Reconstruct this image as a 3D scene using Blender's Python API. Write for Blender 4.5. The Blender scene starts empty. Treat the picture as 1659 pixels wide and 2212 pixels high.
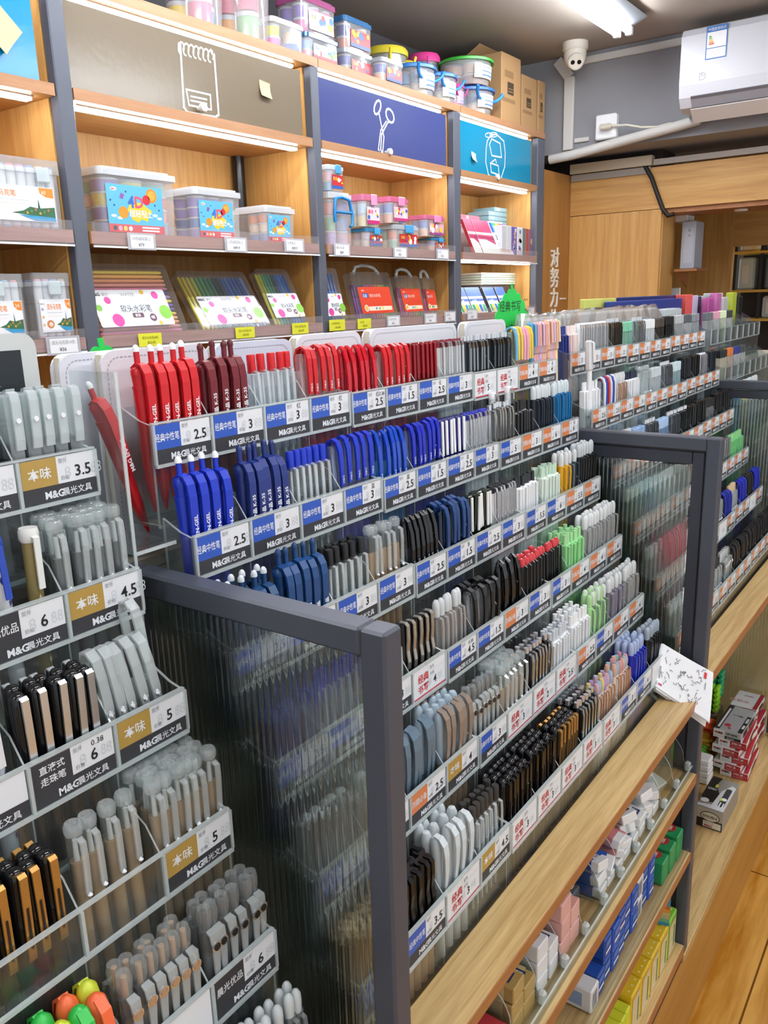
import bpy, math, random
from mathutils import Matrix, Vector
random.seed(7)
SC = bpy.context.scene
COL = SC.collection
H = 1.46                      # eye height
FZ = .05                      # floor level
# ---------------------------------------------------------------- camera
FPX = 1776.3
RT, UP, BK = (0.58082, -0.81350, -0.02932), (0.21957, 0.12188, 0.96795), (-0.78386, -0.56865, 0.24942)
cd = bpy.data.cameras.new('camera'); cam = bpy.data.objects.new('camera', cd); COL.objects.link(cam)
cd.sensor_fit = 'VERTICAL'; cd.sensor_height = 24.0; cd.lens = FPX / 2212 * 24.0; cd.clip_start = 0.02
cam.matrix_world = Matrix(((RT[0], UP[0], BK[0], 0), (RT[1], UP[1], BK[1], 0), (RT[2], UP[2], BK[2], H), (0, 0, 0, 1)))
SC.camera = cam
# ---------------------------------------------------------------- light and exposure
W = bpy.data.worlds.new('shop_ambient'); SC.world = W; W.use_nodes = True
W.node_tree.nodes['Background'].inputs[0].default_value = (0.93, 0.97, 1.0, 1)
W.node_tree.nodes['Background'].inputs[1].default_value = 0.52
LAMP_E, LED_E = 32.0, 15.0
vs = SC.view_settings
SC.display_settings.display_device = 'sRGB'
vs.view_transform = 'Standard'; vs.look = 'None'; vs.gamma = 1.0; vs.exposure = 0.78; vs.use_curve_mapping = False
cy = SC.cycles
cy.max_bounces = 7; cy.diffuse_bounces = 3; cy.glossy_bounces = 3; cy.transmission_bounces = 5
cy.transparent_max_bounces = 40; cy.caustics_reflective = False; cy.caustics_refractive = False
cy.sample_clamp_indirect = 6.0; cy.use_adaptive_sampling = True; cy.adaptive_threshold = .025


def at(px, py, X=None, Y=None, Z=None):
    """the point of the place that the photograph shows at px,py on the plane X=, Y= or Z= (Z above the floor)"""
    u, v = (px - 829.5) / FPX, (py - 1106.0) / FPX
    d = [RT[i] * u - UP[i] * v - BK[i] for i in range(3)]
    k = X / d[0] if X is not None else Y / d[1] if Y is not None else (Z - H) / d[2]
    return Vector((d[0] * k, d[1] * k, d[2] * k + H))


# ---------------------------------------------------------------- materials
def lin(h):
    if isinstance(h, str):
        h = h.lstrip('#'); c = [int(h[i:i + 2], 16) / 255 for i in (0, 2, 4)]
    else:
        c = h
    return tuple((x / 12.92 if x <= .04045 else ((x + .055) / 1.055) ** 2.4) for x in c) + (1,)


MATS = {}


def nt(name):
    m = bpy.data.materials.new(name); m.use_nodes = True; t = m.node_tree; t.nodes.clear()
    o = t.nodes.new('ShaderNodeOutputMaterial'); MATS[name] = m
    return m, t, o


def M(name, col, rough=.45, metal=0., spec=.5, coat=0., bump=0., bscale=60.):
    if name in MATS: return MATS[name]
    m, t, o = nt(name); b = t.nodes.new('ShaderNodeBsdfPrincipled')
    b.inputs['Base Color'].default_value = lin(col); b.inputs['Roughness'].default_value = rough
    b.inputs['Metallic'].default_value = metal; b.inputs['Specular IOR Level'].default_value = spec
    b.inputs['Coat Weight'].default_value = coat
    if bump:
        tc = t.nodes.new('ShaderNodeTexCoord')
        n = t.nodes.new('ShaderNodeTexNoise'); n.inputs['Scale'].default_value = bscale; n.inputs['Detail'].default_value = 3
        bp = t.nodes.new('ShaderNodeBump'); bp.inputs['Strength'].default_value = bump; bp.inputs['Distance'].default_value = .002
        t.links.new(tc.outputs['Object'], n.inputs['Vector']); t.links.new(n.outputs['Fac'], bp.inputs['Height']); t.links.new(bp.outputs['Normal'], b.inputs['Normal'])
    t.links.new(b.outputs[0], o.inputs[0]); return m


def P(col, rough=.35):
    """a plain plastic or paper of that colour"""
    return M('plastic_' + col.strip('#') + ('_matt' if rough > .5 else ''), col, rough)


def wood(name, c1, c2, scale, rough=.42, streak=1.0):
    if name in MATS: return MATS[name]
    m, t, o = nt(name); b = t.nodes.new('ShaderNodeBsdfPrincipled'); L = t.links.new
    tc = t.nodes.new('ShaderNodeTexCoord'); mp = t.nodes.new('ShaderNodeMapping'); mp.inputs['Scale'].default_value = scale
    n = t.nodes.new('ShaderNodeTexNoise'); n.inputs['Scale'].default_value = 1.0; n.inputs['Detail'].default_value = 6; n.inputs['Roughness'].default_value = .62; n.inputs['Distortion'].default_value = .6
    n2 = t.nodes.new('ShaderNodeTexNoise'); n2.inputs['Scale'].default_value = 6.0; n2.inputs['Detail'].default_value = 3
    r = t.nodes.new('ShaderNodeValToRGB'); r.color_ramp.elements[0].position = .36; r.color_ramp.elements[1].position = .64
    r.color_ramp.elements[0].color = lin(c1); r.color_ramp.elements[1].color = lin(c2)
    mx = t.nodes.new('ShaderNodeMath'); mx.operation = 'MULTIPLY_ADD'; mx.inputs[1].default_value = .35 * streak; mx.inputs[2].default_value = 0
    ad = t.nodes.new('ShaderNodeMath'); ad.operation = 'ADD'; sb = t.nodes.new('ShaderNodeMath'); sb.operation = 'SUBTRACT'; sb.inputs[1].default_value = .17 * streak
    L(tc.outputs['Object'], mp.inputs[0]); L(mp.outputs[0], n.inputs['Vector']); L(mp.outputs[0], n2.inputs['Vector'])
    L(n2.outputs['Fac'], mx.inputs[0]); L(mx.outputs[0], sb.inputs[0]); L(n.outputs['Fac'], ad.inputs[0]); L(sb.outputs[0], ad.inputs[1]); L(ad.outputs[0], r.inputs[0])
    L(r.outputs[0], b.inputs['Base Color']); b.inputs['Roughness'].default_value = rough; L(b.outputs[0], o.inputs[0]); return m


def grazing(t, lo, hi):
    lw = t.nodes.new('ShaderNodeLayerWeight'); lw.inputs[0].default_value = .5
    pw = t.nodes.new('ShaderNodeMath'); pw.operation = 'POWER'; pw.inputs[1].default_value = 4.5
    mu = t.nodes.new('ShaderNodeMath'); mu.operation = 'MULTIPLY_ADD'; mu.inputs[1].default_value = hi; mu.inputs[2].default_value = lo; mu.use_clamp = True
    t.links.new(lw.outputs['Facing'], pw.inputs[0]); t.links.new(pw.outputs[0], mu.inputs[0]); return lw, mu


def clear(name, tint='#f4f8f8', haze=.04, hazecol='#ffffff', rough=.05, gloss=1.0):
    """thin clear plastic: lets light through, mirrors at grazing angles, a little milky"""
    if name in MATS: return MATS[name]
    m, t, o = nt(name); L = t.links.new
    tr = t.nodes.new('ShaderNodeBsdfTransparent'); tr.inputs[0].default_value = lin(tint)
    gl = t.nodes.new('ShaderNodeBsdfGlossy'); gl.inputs['Roughness'].default_value = rough
    df = t.nodes.new('ShaderNodeBsdfDiffuse'); df.inputs[0].default_value = lin(hazecol)
    lw, mu = grazing(t, .045 * gloss, .75 * gloss)
    a = t.nodes.new('ShaderNodeMixShader'); c = t.nodes.new('ShaderNodeMixShader'); a.inputs[0].default_value = haze
    L(tr.outputs[0], a.inputs[1]); L(df.outputs[0], a.inputs[2]); L(mu.outputs[0], c.inputs[0])
    L(a.outputs[0], c.inputs[1]); L(gl.outputs[0], c.inputs[2]); L(c.outputs[0], o.inputs[0]); return m


def ribbed(name):
    m, t, o = nt(name); L = t.links.new
    tr = t.nodes.new('ShaderNodeBsdfTransparent'); tr.inputs[0].default_value = lin('#e4ebe8')
    rf = t.nodes.new('ShaderNodeBsdfRefraction'); rf.inputs['IOR'].default_value = 1.3; rf.inputs['Roughness'].default_value = .06; rf.inputs[0].default_value = lin('#e8efee')
    gl = t.nodes.new('ShaderNodeBsdfGlossy'); gl.inputs['Roughness'].default_value = .09
    lw, mu = grazing(t, .13, .8)
    a = t.nodes.new('ShaderNodeMixShader'); a.inputs[0].default_value = .45; c = t.nodes.new('ShaderNodeMixShader')
    L(tr.outputs[0], a.inputs[1]); L(rf.outputs[0], a.inputs[2]); L(mu.outputs[0], c.inputs[0]); L(a.outputs[0], c.inputs[1]); L(gl.outputs[0], c.inputs[2]); L(c.outputs[0], o.inputs[0]); return m


def emit(name, col, e):
    m, t, o = nt(name); b = t.nodes.new('ShaderNodeEmission'); b.inputs[0].default_value = lin(col); b.inputs[1].default_value = e
    t.links.new(b.outputs[0], o.inputs[0]); return m


OAK = wood('oak_laminate', '#c1935a', '#d5ab74', (2.2, 45, 45))            # grain along X
OAKV = wood('oak_panel_upright', '#c28f4e', '#d6a864', (30, 30, 1.3))      # grain along Z
OAKY = wood('oak_panel_across', '#c28f4e', '#d6a864', (30, 1.3, 30))       # grain along Y
LEDGE = wood('ledge_oak', '#ae8d5a', '#ccae78', (3.2, 75, 75), .36, 1.3)
EDGE = wood('brown_edge_band', '#9a6338', '#a87244', (2, 30, 30), .45)
LIP = wood('shelf_edge_rosewood', '#b58572', '#c99a86', (3, 60, 60), .4)
FLOORM = wood('floor_laminate', '#a8701f', '#d6a655', (1.0, 9, 9), .14, 1.2)
STEEL = M('dark_grey_steel', '#474b56', .38, 0, .5)
POSTM = M('wall_post_grey', '#585d69', .5)
WHITE = M('white_plastic', '#eceef0', .35)
PAPER = M('white_paper', '#eef0f4', .6)
BLACK = M('black_plastic', '#0e0f11', .25)
DARK = M('dark_print', '#2c2c2f', .4)
INK = M('ink_black', '#121216', .5)
GREYT = M('grey_print', '#9a9ca2', .6)
PALET = M('pale_grey_print', '#cfd2d6', .6)
CHROME = M('chrome', '#e0e2e6', .22, .85)
ACR = clear('clear_acrylic', '#f4f8f8', .02, '#ffffff', .05, 1.1)
ACRE = clear('acrylic_edge', '#f0f6f6', .42, '#f4fbfb', .08, 1.6)
CLR = clear('clear_plastic', '#f6f9fa', .06, '#ffffff', .06, 1.3)
FROST = clear('frosted_plastic', '#f2f7f9', .50, '#e6f1f4', .2, 1.0)
FILM = clear('crinkled_film', '#fafcfc', .20, '#ffffff', .12, 3.0)
RIB = ribbed('ribbed_glass')
LEDM = emit('led_strip_light', '#f4f7ff', LED_E)
TUBEM = emit('fluorescent_tube', '#f7faff', LAMP_E)


# ---------------------------------------------------------------- mesh builder
class MB:
    def __init__(s):
        s.v, s.f, s.k, s.sm, s.m = [], [], [], [], []
        s.M = Matrix.Identity(4)

    def mi(s, m):
        if m not in s.m: s.m.append(m)
        return s.m.index(m)

    def add(s, vs_, fs, m, smooth=False):
        b = len(s.v); k = s.mi(m)
        s.v += [s.M @ Vector(p) for p in vs_]
        for f in fs: s.f.append([b + i for i in f]); s.k.append(k); s.sm.append(smooth)
        return s

    def box(s, x0, y0, z0, x1, y1, z1, m, ch=0.):
        if ch:
            c = min(ch, .45 * min(x1 - x0, y1 - y0, z1 - z0)); V = []; F = []
            for i in range(8):
                sx, sy, sz = i & 1, i >> 1 & 1, i >> 2 & 1
                p = [x1 if sx else x0, y1 if sy else y0, z1 if sz else z0]; g = [-c if q else c for q in (sx, sy, sz)]
                for a in range(3):
                    q = list(p)
                    for d in range(3):
                        if d != a: q[d] += g[d]
                    V.append(q)
            ix = lambda i, a: i * 3 + a
            for a in range(3):
                o = [d for d in range(3) if d != a]; u, w = 1 << o[0], 1 << o[1]
                for sgn in (0, 1):
                    q = sgn << a; L = [q, q | u, q | u | w, q | w]
                    if (a == 1) ^ (sgn == 0): L.reverse()
                    F.append([ix(i, a) for i in L])
            for a in range(3):          # edges along a
                o = [d for d in range(3) if d != a]; u, w = 1 << o[0], 1 << o[1]
                for q in (0, u, w, u | w):
                    i, j = q, q | 1 << a
                    F.append([ix(i, o[0]), ix(j, o[0]), ix(j, o[1]), ix(i, o[1])])
            for i in range(8): F.append([ix(i, 0), ix(i, 1), ix(i, 2)])
            cc = Vector(((x0 + x1) / 2, (y0 + y1) / 2, (z0 + z1) / 2)); G = []
            for f in F:
                a, b, d = (Vector(V[f[0]]), Vector(V[f[1]]), Vector(V[f[2]])); n = (b - a).cross(d - a)
                G.append(f if n.dot(sum((Vector(V[i]) for i in f), Vector()) / len(f) - cc) > 0 else f[::-1])
            return s.add(V, G, m)
        V = [(x0, y0, z0), (x1, y0, z0), (x1, y1, z0), (x0, y1, z0), (x0, y0, z1), (x1, y0, z1), (x1, y1, z1), (x0, y1, z1)]
        return s.add(V, [(3, 2, 1, 0), (4, 5, 6, 7), (0, 1, 5, 4), (1, 2, 6, 5), (2, 3, 7, 6), (3, 0, 4, 7)], m)

    def prism(s, poly, z0, z1, m, side=None):
        n = len(poly)
        V = [(x, y, z0) for x, y in poly] + [(x, y, z1) for x, y in poly]
        s.add(V, [list(range(n - 1, -1, -1)), list(range(n, 2 * n))], m)
        return s.add(V, [(i, (i + 1) % n, n + (i + 1) % n, n + i) for i in range(n)], side or m)

    def lathe(s, prof, m, n=10, c=(0, 0, 0), cap=True, ax=None):
        """prof: (r, z) from bottom to top"""
        o = s.M
        if ax is not None: s.M = o @ Matrix.Translation(c) @ Vector(ax).to_track_quat('Z', 'Y').to_matrix().to_4x4(); c = (0, 0, 0)
        cs = [(math.cos(2 * math.pi * i / n), math.sin(2 * math.pi * i / n)) for i in range(n)]
        ring = lambda r, z: [(c[0] + r * a, c[1] + r * b, c[2] + z) for a, b in cs]
        for j in range(len(prof) - 1):
            if j and abs(ang(prof[j - 1], prof[j]) - ang(prof[j], prof[j + 1])) < .7: continue
            e = j + 1
            while e < len(prof) - 1 and abs(ang(prof[e - 1], prof[e]) - ang(prof[e], prof[e + 1])) < .7: e += 1
            V = []; F = []
            for q in range(j, e + 1): V += ring(*prof[q])
            for q in range(e - j):
                for i in range(n): F.append((q * n + i, q * n + (i + 1) % n, (q + 1) * n + (i + 1) % n, (q + 1) * n + i))
            s.add(V, F, m, True)
        if cap:
            if prof[0][0] > 1e-5: s.add(ring(*prof[0]), [list(range(n - 1, -1, -1))], m)
            if prof[-1][0] > 1e-5: s.add(ring(*prof[-1]), [list(range(n))], m)
        s.M = o
        return s

    def tube(s, path, r, m, n=6):
        pts = [Vector(p) for p in path]; V = []; F = []; up = None
        for i, p in enumerate(pts):
            t = (pts[min(i + 1, len(pts) - 1)] - pts[max(i - 1, 0)]).normalized()
            a = t.orthogonal().normalized() if up is None else (up - up.dot(t) * t).normalized()
            up = a; b = t.cross(a); rr = r[i] if isinstance(r, (list, tuple)) else r
            V += [p + (a * math.cos(2 * math.pi * k / n) + b * math.sin(2 * math.pi * k / n)) * rr for k in range(n)]
        for i in range(len(pts) - 1):
            for k in range(n): F.append((i * n + k, i * n + (k + 1) % n, (i + 1) * n + (k + 1) % n, (i + 1) * n + k))
        s.add(V, F, m, True)
        return s.add(V, [list(range(n - 1, -1, -1)), list(range((len(pts) - 1) * n, len(pts) * n))], m)

    def strip(s, path, w, t, m, smooth=True):
        """a flat band: path of (y, z) in the YZ plane, width w along X (number or list), thickness t"""
        n = len(path); V = []; F = []
        for i, (y, z) in enumerate(path):
            a, b = path[max(i - 1, 0)], path[min(i + 1, n - 1)]; d = Vector((b[0] - a[0], b[1] - a[1])).normalized(); nx, nz = -d[1] * t / 2, d[0] * t / 2
            h = (w[i] if isinstance(w, (list, tuple)) else w) / 2
            V += [(-h, y + nx, z + nz), (h, y + nx, z + nz), (h, y - nx, z - nz), (-h, y - nx, z - nz)]
        for i in range(n - 1):
            for k in range(4): F.append((i * 4 + k, i * 4 + (k + 1) % 4, i * 4 + 4 + (k + 1) % 4, i * 4 + 4 + k))
        s.add(V, F, m)
        return s.add(V, [(0, 3, 2, 1), (n * 4 - 4, n * 4 - 3, n * 4 - 2, n * 4 - 1)], m)

    def build(s, name, parent=None, recenter=True):
        me = bpy.data.meshes.new(name)
        org = Vector((0, 0, 0))
        if parent is None and recenter and s.v:
            lo = [min(p[i] for p in s.v) for i in range(3)]; hi = [max(p[i] for p in s.v) for i in range(3)]
            org = Vector(((lo[0] + hi[0]) / 2, (lo[1] + hi[1]) / 2, lo[2]))
        if parent is not None and recenter: org = parent.get('_o') and Vector(parent['_o']) or Vector(parent.location)
        me.from_pydata([tuple(p - org) for p in s.v], [], s.f)
        for m in s.m: me.materials.append(m)
        me.polygons.foreach_set('material_index', s.k); me.polygons.foreach_set('use_smooth', s.sm); me.update()
        o = bpy.data.objects.new(name, me); COL.objects.link(o)
        if parent is None: o.location = org
        else:
            o.parent = parent
            if recenter: o['_o'] = tuple(org)
        return o


def ang(a, b): return math.atan2(b[0] - a[0], b[1] - a[1])


TXT = {}


def glyphs(t, bold=0.):
    k = (t, bold)
    if k not in TXT:
        c = bpy.data.curves.new('lettering', 'FONT'); c.body = t; c.size = 1; c.resolution_u = 2; c.offset = bold
        o = bpy.data.objects.new('lettering', c); me = bpy.data.meshes.new_from_object(o)
        TXT[k] = ([(v.co.x, v.co.y) for v in me.vertices], [list(p.vertices) for p in me.polygons])
        bpy.data.objects.remove(o); bpy.data.curves.remove(c); bpy.data.meshes.remove(me)
    return TXT[k]


class Lay:
    """flat print laid on a face: origin o, right u, up v; each layer sits a hair above the one before"""
    def __init__(s, mb, o, u, v, step=.00025):
        s.mb, s.o, s.u, s.v = mb, Vector(o), Vector(u).normalized(), Vector(v).normalized()
        s.n = s.u.cross(s.v).normalized(); s.st = step

    def p(s, a, b, h): return s.o + s.u * a + s.v * b + s.n * (h * s.st)
    def poly(s, pts, m, h=1): s.mb.add([s.p(a, b, h) for a, b in pts], [list(range(len(pts)))], m); return s
    def rect(s, a, b, c, d, m, h=1): return s.poly([(a, b), (c, b), (c, d), (a, d)], m, h)
    def disc(s, a, b, r, m, h=1, n=16, ry=None): return s.poly([(a + r * math.cos(2 * math.pi * i / n), b + (ry or r) * math.sin(2 * math.pi * i / n)) for i in range(n)], m, h)

    def rrect(s, a, b, c, d, r, m, h=1): return s.poly([(x + a, y + b) for x, y in rr(c - a, d - b, r)], m, h)

    def line(s, pts, w, m, h=1):
        for i_, ((a, b), (c, d)) in enumerate(zip(pts, pts[1:])):
            l = math.hypot(c - a, d - b) or 1; nx, ny = -(d - b) / l * w / 2, (c - a) / l * w / 2; ex, ey = (c - a) / l * w * .4, (d - b) / l * w * .4
            s.poly([(a - nx - ex, b - ny - ey), (c - nx + ex, d - ny + ey), (c + nx + ex, d + ny + ey), (a + nx - ex, b + ny - ey)], m, h + .12 * (i_ % 8))
        return s

    def text(s, t, a, b, size, m, h=2, bold=.0, wmax=None, align='l', sx=1.0):
        V, F = glyphs(t, bold)
        if not V: return s
        x0 = min(p[0] for p in V); x1 = max(p[0] for p in V); w = (x1 - x0) * size * sx
        if wmax and w > wmax: sx *= wmax / w; w = wmax
        off = a if align == 'l' else a - w / 2 if align == 'c' else a - w
        s.mb.add([s.p(off + (x - x0) * size * sx, b + y * size, h) for x, y in V], F, m); return s


def rr(w, h, r, n=4):
    P_ = []
    for cx, cyy, a0 in ((w - r, r, -90), (w - r, h - r, 0), (r, h - r, 90), (r, r, 180)):
        for i in range(n + 1):
            a = math.radians(a0 + 90 * i / n); P_.append((cx + r * math.cos(a), cyy + r * math.sin(a)))
    return P_


def tag(o, label=None, cat=None, group=None, kind=None):
    if label: o['label'] = label
    if cat: o['category'] = cat
    if group: o['group'] = group
    if kind: o['kind'] = kind
    return o


def thing(name, label, cat, loc, group=None, rz=0.):
    o = bpy.data.objects.new(name, None); COL.objects.link(o); o.location = loc; o.rotation_euler = (0, 0, rz); o.empty_display_size = .02
    return tag(o, label, cat, group)


def part(name, mb, root): return mb.build(name, root)


def struct(name, mb, label=None): return tag(mb.build(name), label, None, None, 'structure')


def clone(o, loc, rot=None, label=None, group=None, parent=None):
    c = o.copy(); COL.objects.link(c); c.location = loc
    if rot is not None: c.rotation_euler = rot
    if label: c['label'] = label
    if group: c['group'] = group
    for ch in o.children:
        d = ch.copy(); COL.objects.link(d); d.parent = c
        for g in ch.children:
            e = g.copy(); COL.objects.link(e); e.parent = d
    return c


def one(name, mb, label, cat, group=None): return tag(mb.build(name), label, cat, group)


ORD = ['first', 'second', 'third', 'fourth', 'fifth', 'sixth', 'seventh', 'eighth', 'ninth', 'tenth', 'eleventh', 'twelfth', 'thirteenth', 'fourteenth', 'fifteenth', 'sixteenth', 'seventeenth', 'eighteenth', 'nineteenth', 'twentieth']
# ================================================================ the room
YW = 1.87                                    # front plane of the wall shelving
CE = 2.575                                   # ceiling
b = MB(); b.box(-2.5, -2.5, -.05, 7.5, 2.4, FZ, FLOORM)
fl = struct('floor', b)
# planks: dark joints pressed into the boards
def planks(m):
    t = m.node_tree; L = t.links.new; bs = [n for n in t.nodes if n.type == 'BSDF_PRINCIPLED'][0]; ramp = [n for n in t.nodes if n.type == 'VALTORGB'][0]
    tc = t.nodes.new('ShaderNodeTexCoord'); br = t.nodes.new('ShaderNodeTexBrick'); br.inputs['Scale'].default_value = 1.0
    br.inputs['Brick Width'].default_value = 1.1; br.inputs['Row Height'].default_value = .14; br.inputs['Mortar Size'].default_value = .0022
    br.inputs['Color1'].default_value = (1, 1, 1, 1); br.inputs['Color2'].default_value = (.78, .74, .68, 1); br.inputs['Mortar'].default_value = (.22, .15, .09, 1)
    mx = t.nodes.new('ShaderNodeMixRGB'); mx.blend_type = 'MULTIPLY'; mx.inputs[0].default_value = 1
    L(tc.outputs['Object'], br.inputs[0]); L(ramp.outputs[0], mx.inputs[1]); L(br.outputs[0], mx.inputs[2]); L(mx.outputs[0], bs.inputs['Base Color'])
planks(FLOORM)
CEILM = M('ceiling_paint', '#a59c92', .8, bump=.12, bscale=9)
b = MB(); b.box(-2.5, -2.5, CE, 7.5, 2.4, CE + .1, CEILM); struct('ceiling', b)
WALLG = M('grey_wall_paint', '#8b8b90', .7, bump=.15, bscale=14)
b = MB(); b.box(-2.5, 2.3, 0, 4.2, 2.4, CE, M('shop_wall_dark', '#4a4a50', .8)); struct('wall_back', b)
XB, XA = 4.12, 4.342
b = MB(); b.box(XB, -2.5, 2.141, 4.75, 2.3, CE, WALLG); struct('wall_upper_beam', b, 'grey painted beam above the wooden wall')
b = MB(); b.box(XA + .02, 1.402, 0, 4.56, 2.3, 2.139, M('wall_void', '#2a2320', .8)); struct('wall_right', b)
# wooden column beside the shelving, wooden wall, lintel and opening
b = MB(); b.box(4.014, YW, 0, XA - .001, 2.29, 2.062, wood('oak_column', '#9a6a33', '#ad7a3e', (30, 30, 1.2))); col_ = struct('wall_column', b, 'wooden column with raised white characters')
b = MB(); b.box(XA, 1.387, 0, XA + .018, YW + .02, 1.858, OAKV); struct('wall_panel_lower', b, 'upright grained wood panel left of the opening')
b = MB(); b.box(XA, -2.5, 1.861, XA + .018, YW + .02, 2.058, OAKY); b.box(XA + .018, -2.5, 1.838, XA + .30, 1.38, 1.87, EDGE); struct('wall_lintel', b, 'wooden lintel over the opening')
b = MB(); b.box(XA + .018, 1.382, 0, XA + .22, 1.40, 1.837, OAKV); struct('wall_jamb', b, 'wooden side of the opening')
b = MB(); b.box(5.45, 1.30, 0, 5.5, 2.3, CE, OAKV); b.box(5.45, -2.5, 1.71, 5.5, 1.30, CE, OAKY); struct('wall_inner', b, 'wooden wall seen through the opening')
b = MB(); b.box(4.75, 2.2, 0, 5.5, 2.3, CE, OAKV); struct('wall_inner_side', b)
b = MB(); b.box(6.9, -2.5, 0, 7.0, 2.3, CE, M('far_room_wall', '#5c5650', .8)); struct('wall_far', b)
b = MB(); b.box(XA - .03, 1.44, 2.066, XA + .03, YW - .005, 2.112, M('cream_trim', '#c9bda6', .6)); b.box(XA - .012, 1.45, 2.03, XA - .001, YW - .005, 2.062, M('trim_grey', '#a09a92', .6)); struct('trim_1', b, 'cream board along the top of the wooden wall')
b = MB(); b.box(XA - .015, -2.5, 2.066, XA + .03, 1.435, 2.092, M('trim_pale', '#b5afa8', .7)); struct('trim_2', b, 'pale strip above the lintel')

# raised characters on the column
LET = M('letter_white', '#e9e6df', .4)
def char(t, px, py, size):
    p = at(px, py, Y=YW - .001); m = MB()
    V, F = glyphs(t, .012); n = len(V); x0 = (min(q[0] for q in V) + max(q[0] for q in V)) / 2; z0 = (min(q[1] for q in V) + max(q[1] for q in V)) / 2
    A = [(p.x + (x - x0) * size, YW - .006, p.z + (z - z0) * size) for x, z in V]; B = [(x, YW - .0002, z) for x, _, z in A]
    m.add(A, F, LET)
    ed = {}
    for f in F:
        for i in range(len(f)):
            e = (f[i], f[(i + 1) % len(f)]); ed[e] = 1
    m.add(A + B, [(a, n + a, n + c, c) for a, c in ed if (c, a) not in ed], LET)
    return m
for t, x, y, s_, w in (('对', 1198, 556, .105, 'top one of the column'), ('努', 1197, 600, .105, 'second from top of the column'), ('力', 1196, 643, .105, 'third from top of the column'), ('的', 1196, 688, .105, 'lowest of the left line'), ('一', 1215, 645, .075, 'short single stroke at the right'), ('来', 1218, 690, .085, 'lowest of the right line')):
    one('wall_letter', char(t, x, y, s_), 'raised white Chinese character on the wooden column, ' + w, 'lettering', 'raised characters on the column')

# ---------------------------------------------------------------- ceiling lamps: twin tube battens
def lamp(x0, x1, y, label):
    r = thing('ceiling_lamp', label, 'lamp', ((x0 + x1) / 2, y, CE - .075), 'twin tube ceiling lamps')
    m = MB(); m.box(x0 - .02, y - .03, CE - .045, x1 + .02, y + .03, CE - .002, WHITE, .006)
    for s in (-1, 1):
        m.add([(x0, y + s * .03, CE - .04), (x1, y + s * .03, CE - .04), (x1, y + s * .092, CE - .012), (x0, y + s * .092, CE - .012), (x0, y + s * .033, CE - .044), (x1, y + s * .033, CE - .044), (x1, y + s * .095, CE - .016), (x0, y + s * .095, CE - .016)], [(0, 1, 2, 3), (7, 6, 5, 4), (2, 6, 7, 3), (0, 3, 7, 4), (1, 5, 6, 2)], M('lamp_reflector', '#b9c0c8', .3, .7))
    part('housing', m, r)
    for s in (-1, 1):
        m = MB(); m.lathe([(.013, 0), (.013, x1 - x0 - .06)], TUBEM, 12, (x0 + .03, y + s * .026, CE - .062), True, (1, 0, 0)); part('tube', m, r)
        for xx in (x0 + .005, x1 - .03):
            m = MB(); m.box(xx, y + s * .026 - .014, CE - .078, xx + .025, y + s * .026 + .014, CE - .045, WHITE, .003); part('tube_holder', m, r)
lamp(2.50, 3.73, 1.385, 'twin tube ceiling lamp whose lit end shows above the cardboard boxes')
lamp(1.05, 2.28, 1.385, 'added unseen twin tube ceiling lamp above the aisle, next behind the visible one')  # this and the next are out of view, added to light the aisle
lamp(-.5, .73, 1.385, 'added unseen twin tube ceiling lamp above the aisle, nearest the photographer')
lamp(.2, 1.43, .1, 'added unseen twin tube ceiling lamp over the pen rack front, nearer one')  # these three are out of view, added as extra room light
lamp(2.1, 3.33, .1, 'added unseen twin tube ceiling lamp over the pen rack front, farther one')
lamp(-1.7, -.47, .1, 'added unseen twin tube ceiling lamp behind the photographer')
lamp(1.4, 2.63, -1.1, 'added unseen twin tube ceiling lamp over the next aisle, farther one')  # both unseen, added to brighten the lower shelves and rack front
lamp(-.2, 1.03, -1.1, 'added unseen twin tube ceiling lamp over the next aisle, nearer one')
lamp(5.75, 6.5, .6, 'twin tube ceiling lamp in the room behind the opening')

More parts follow.
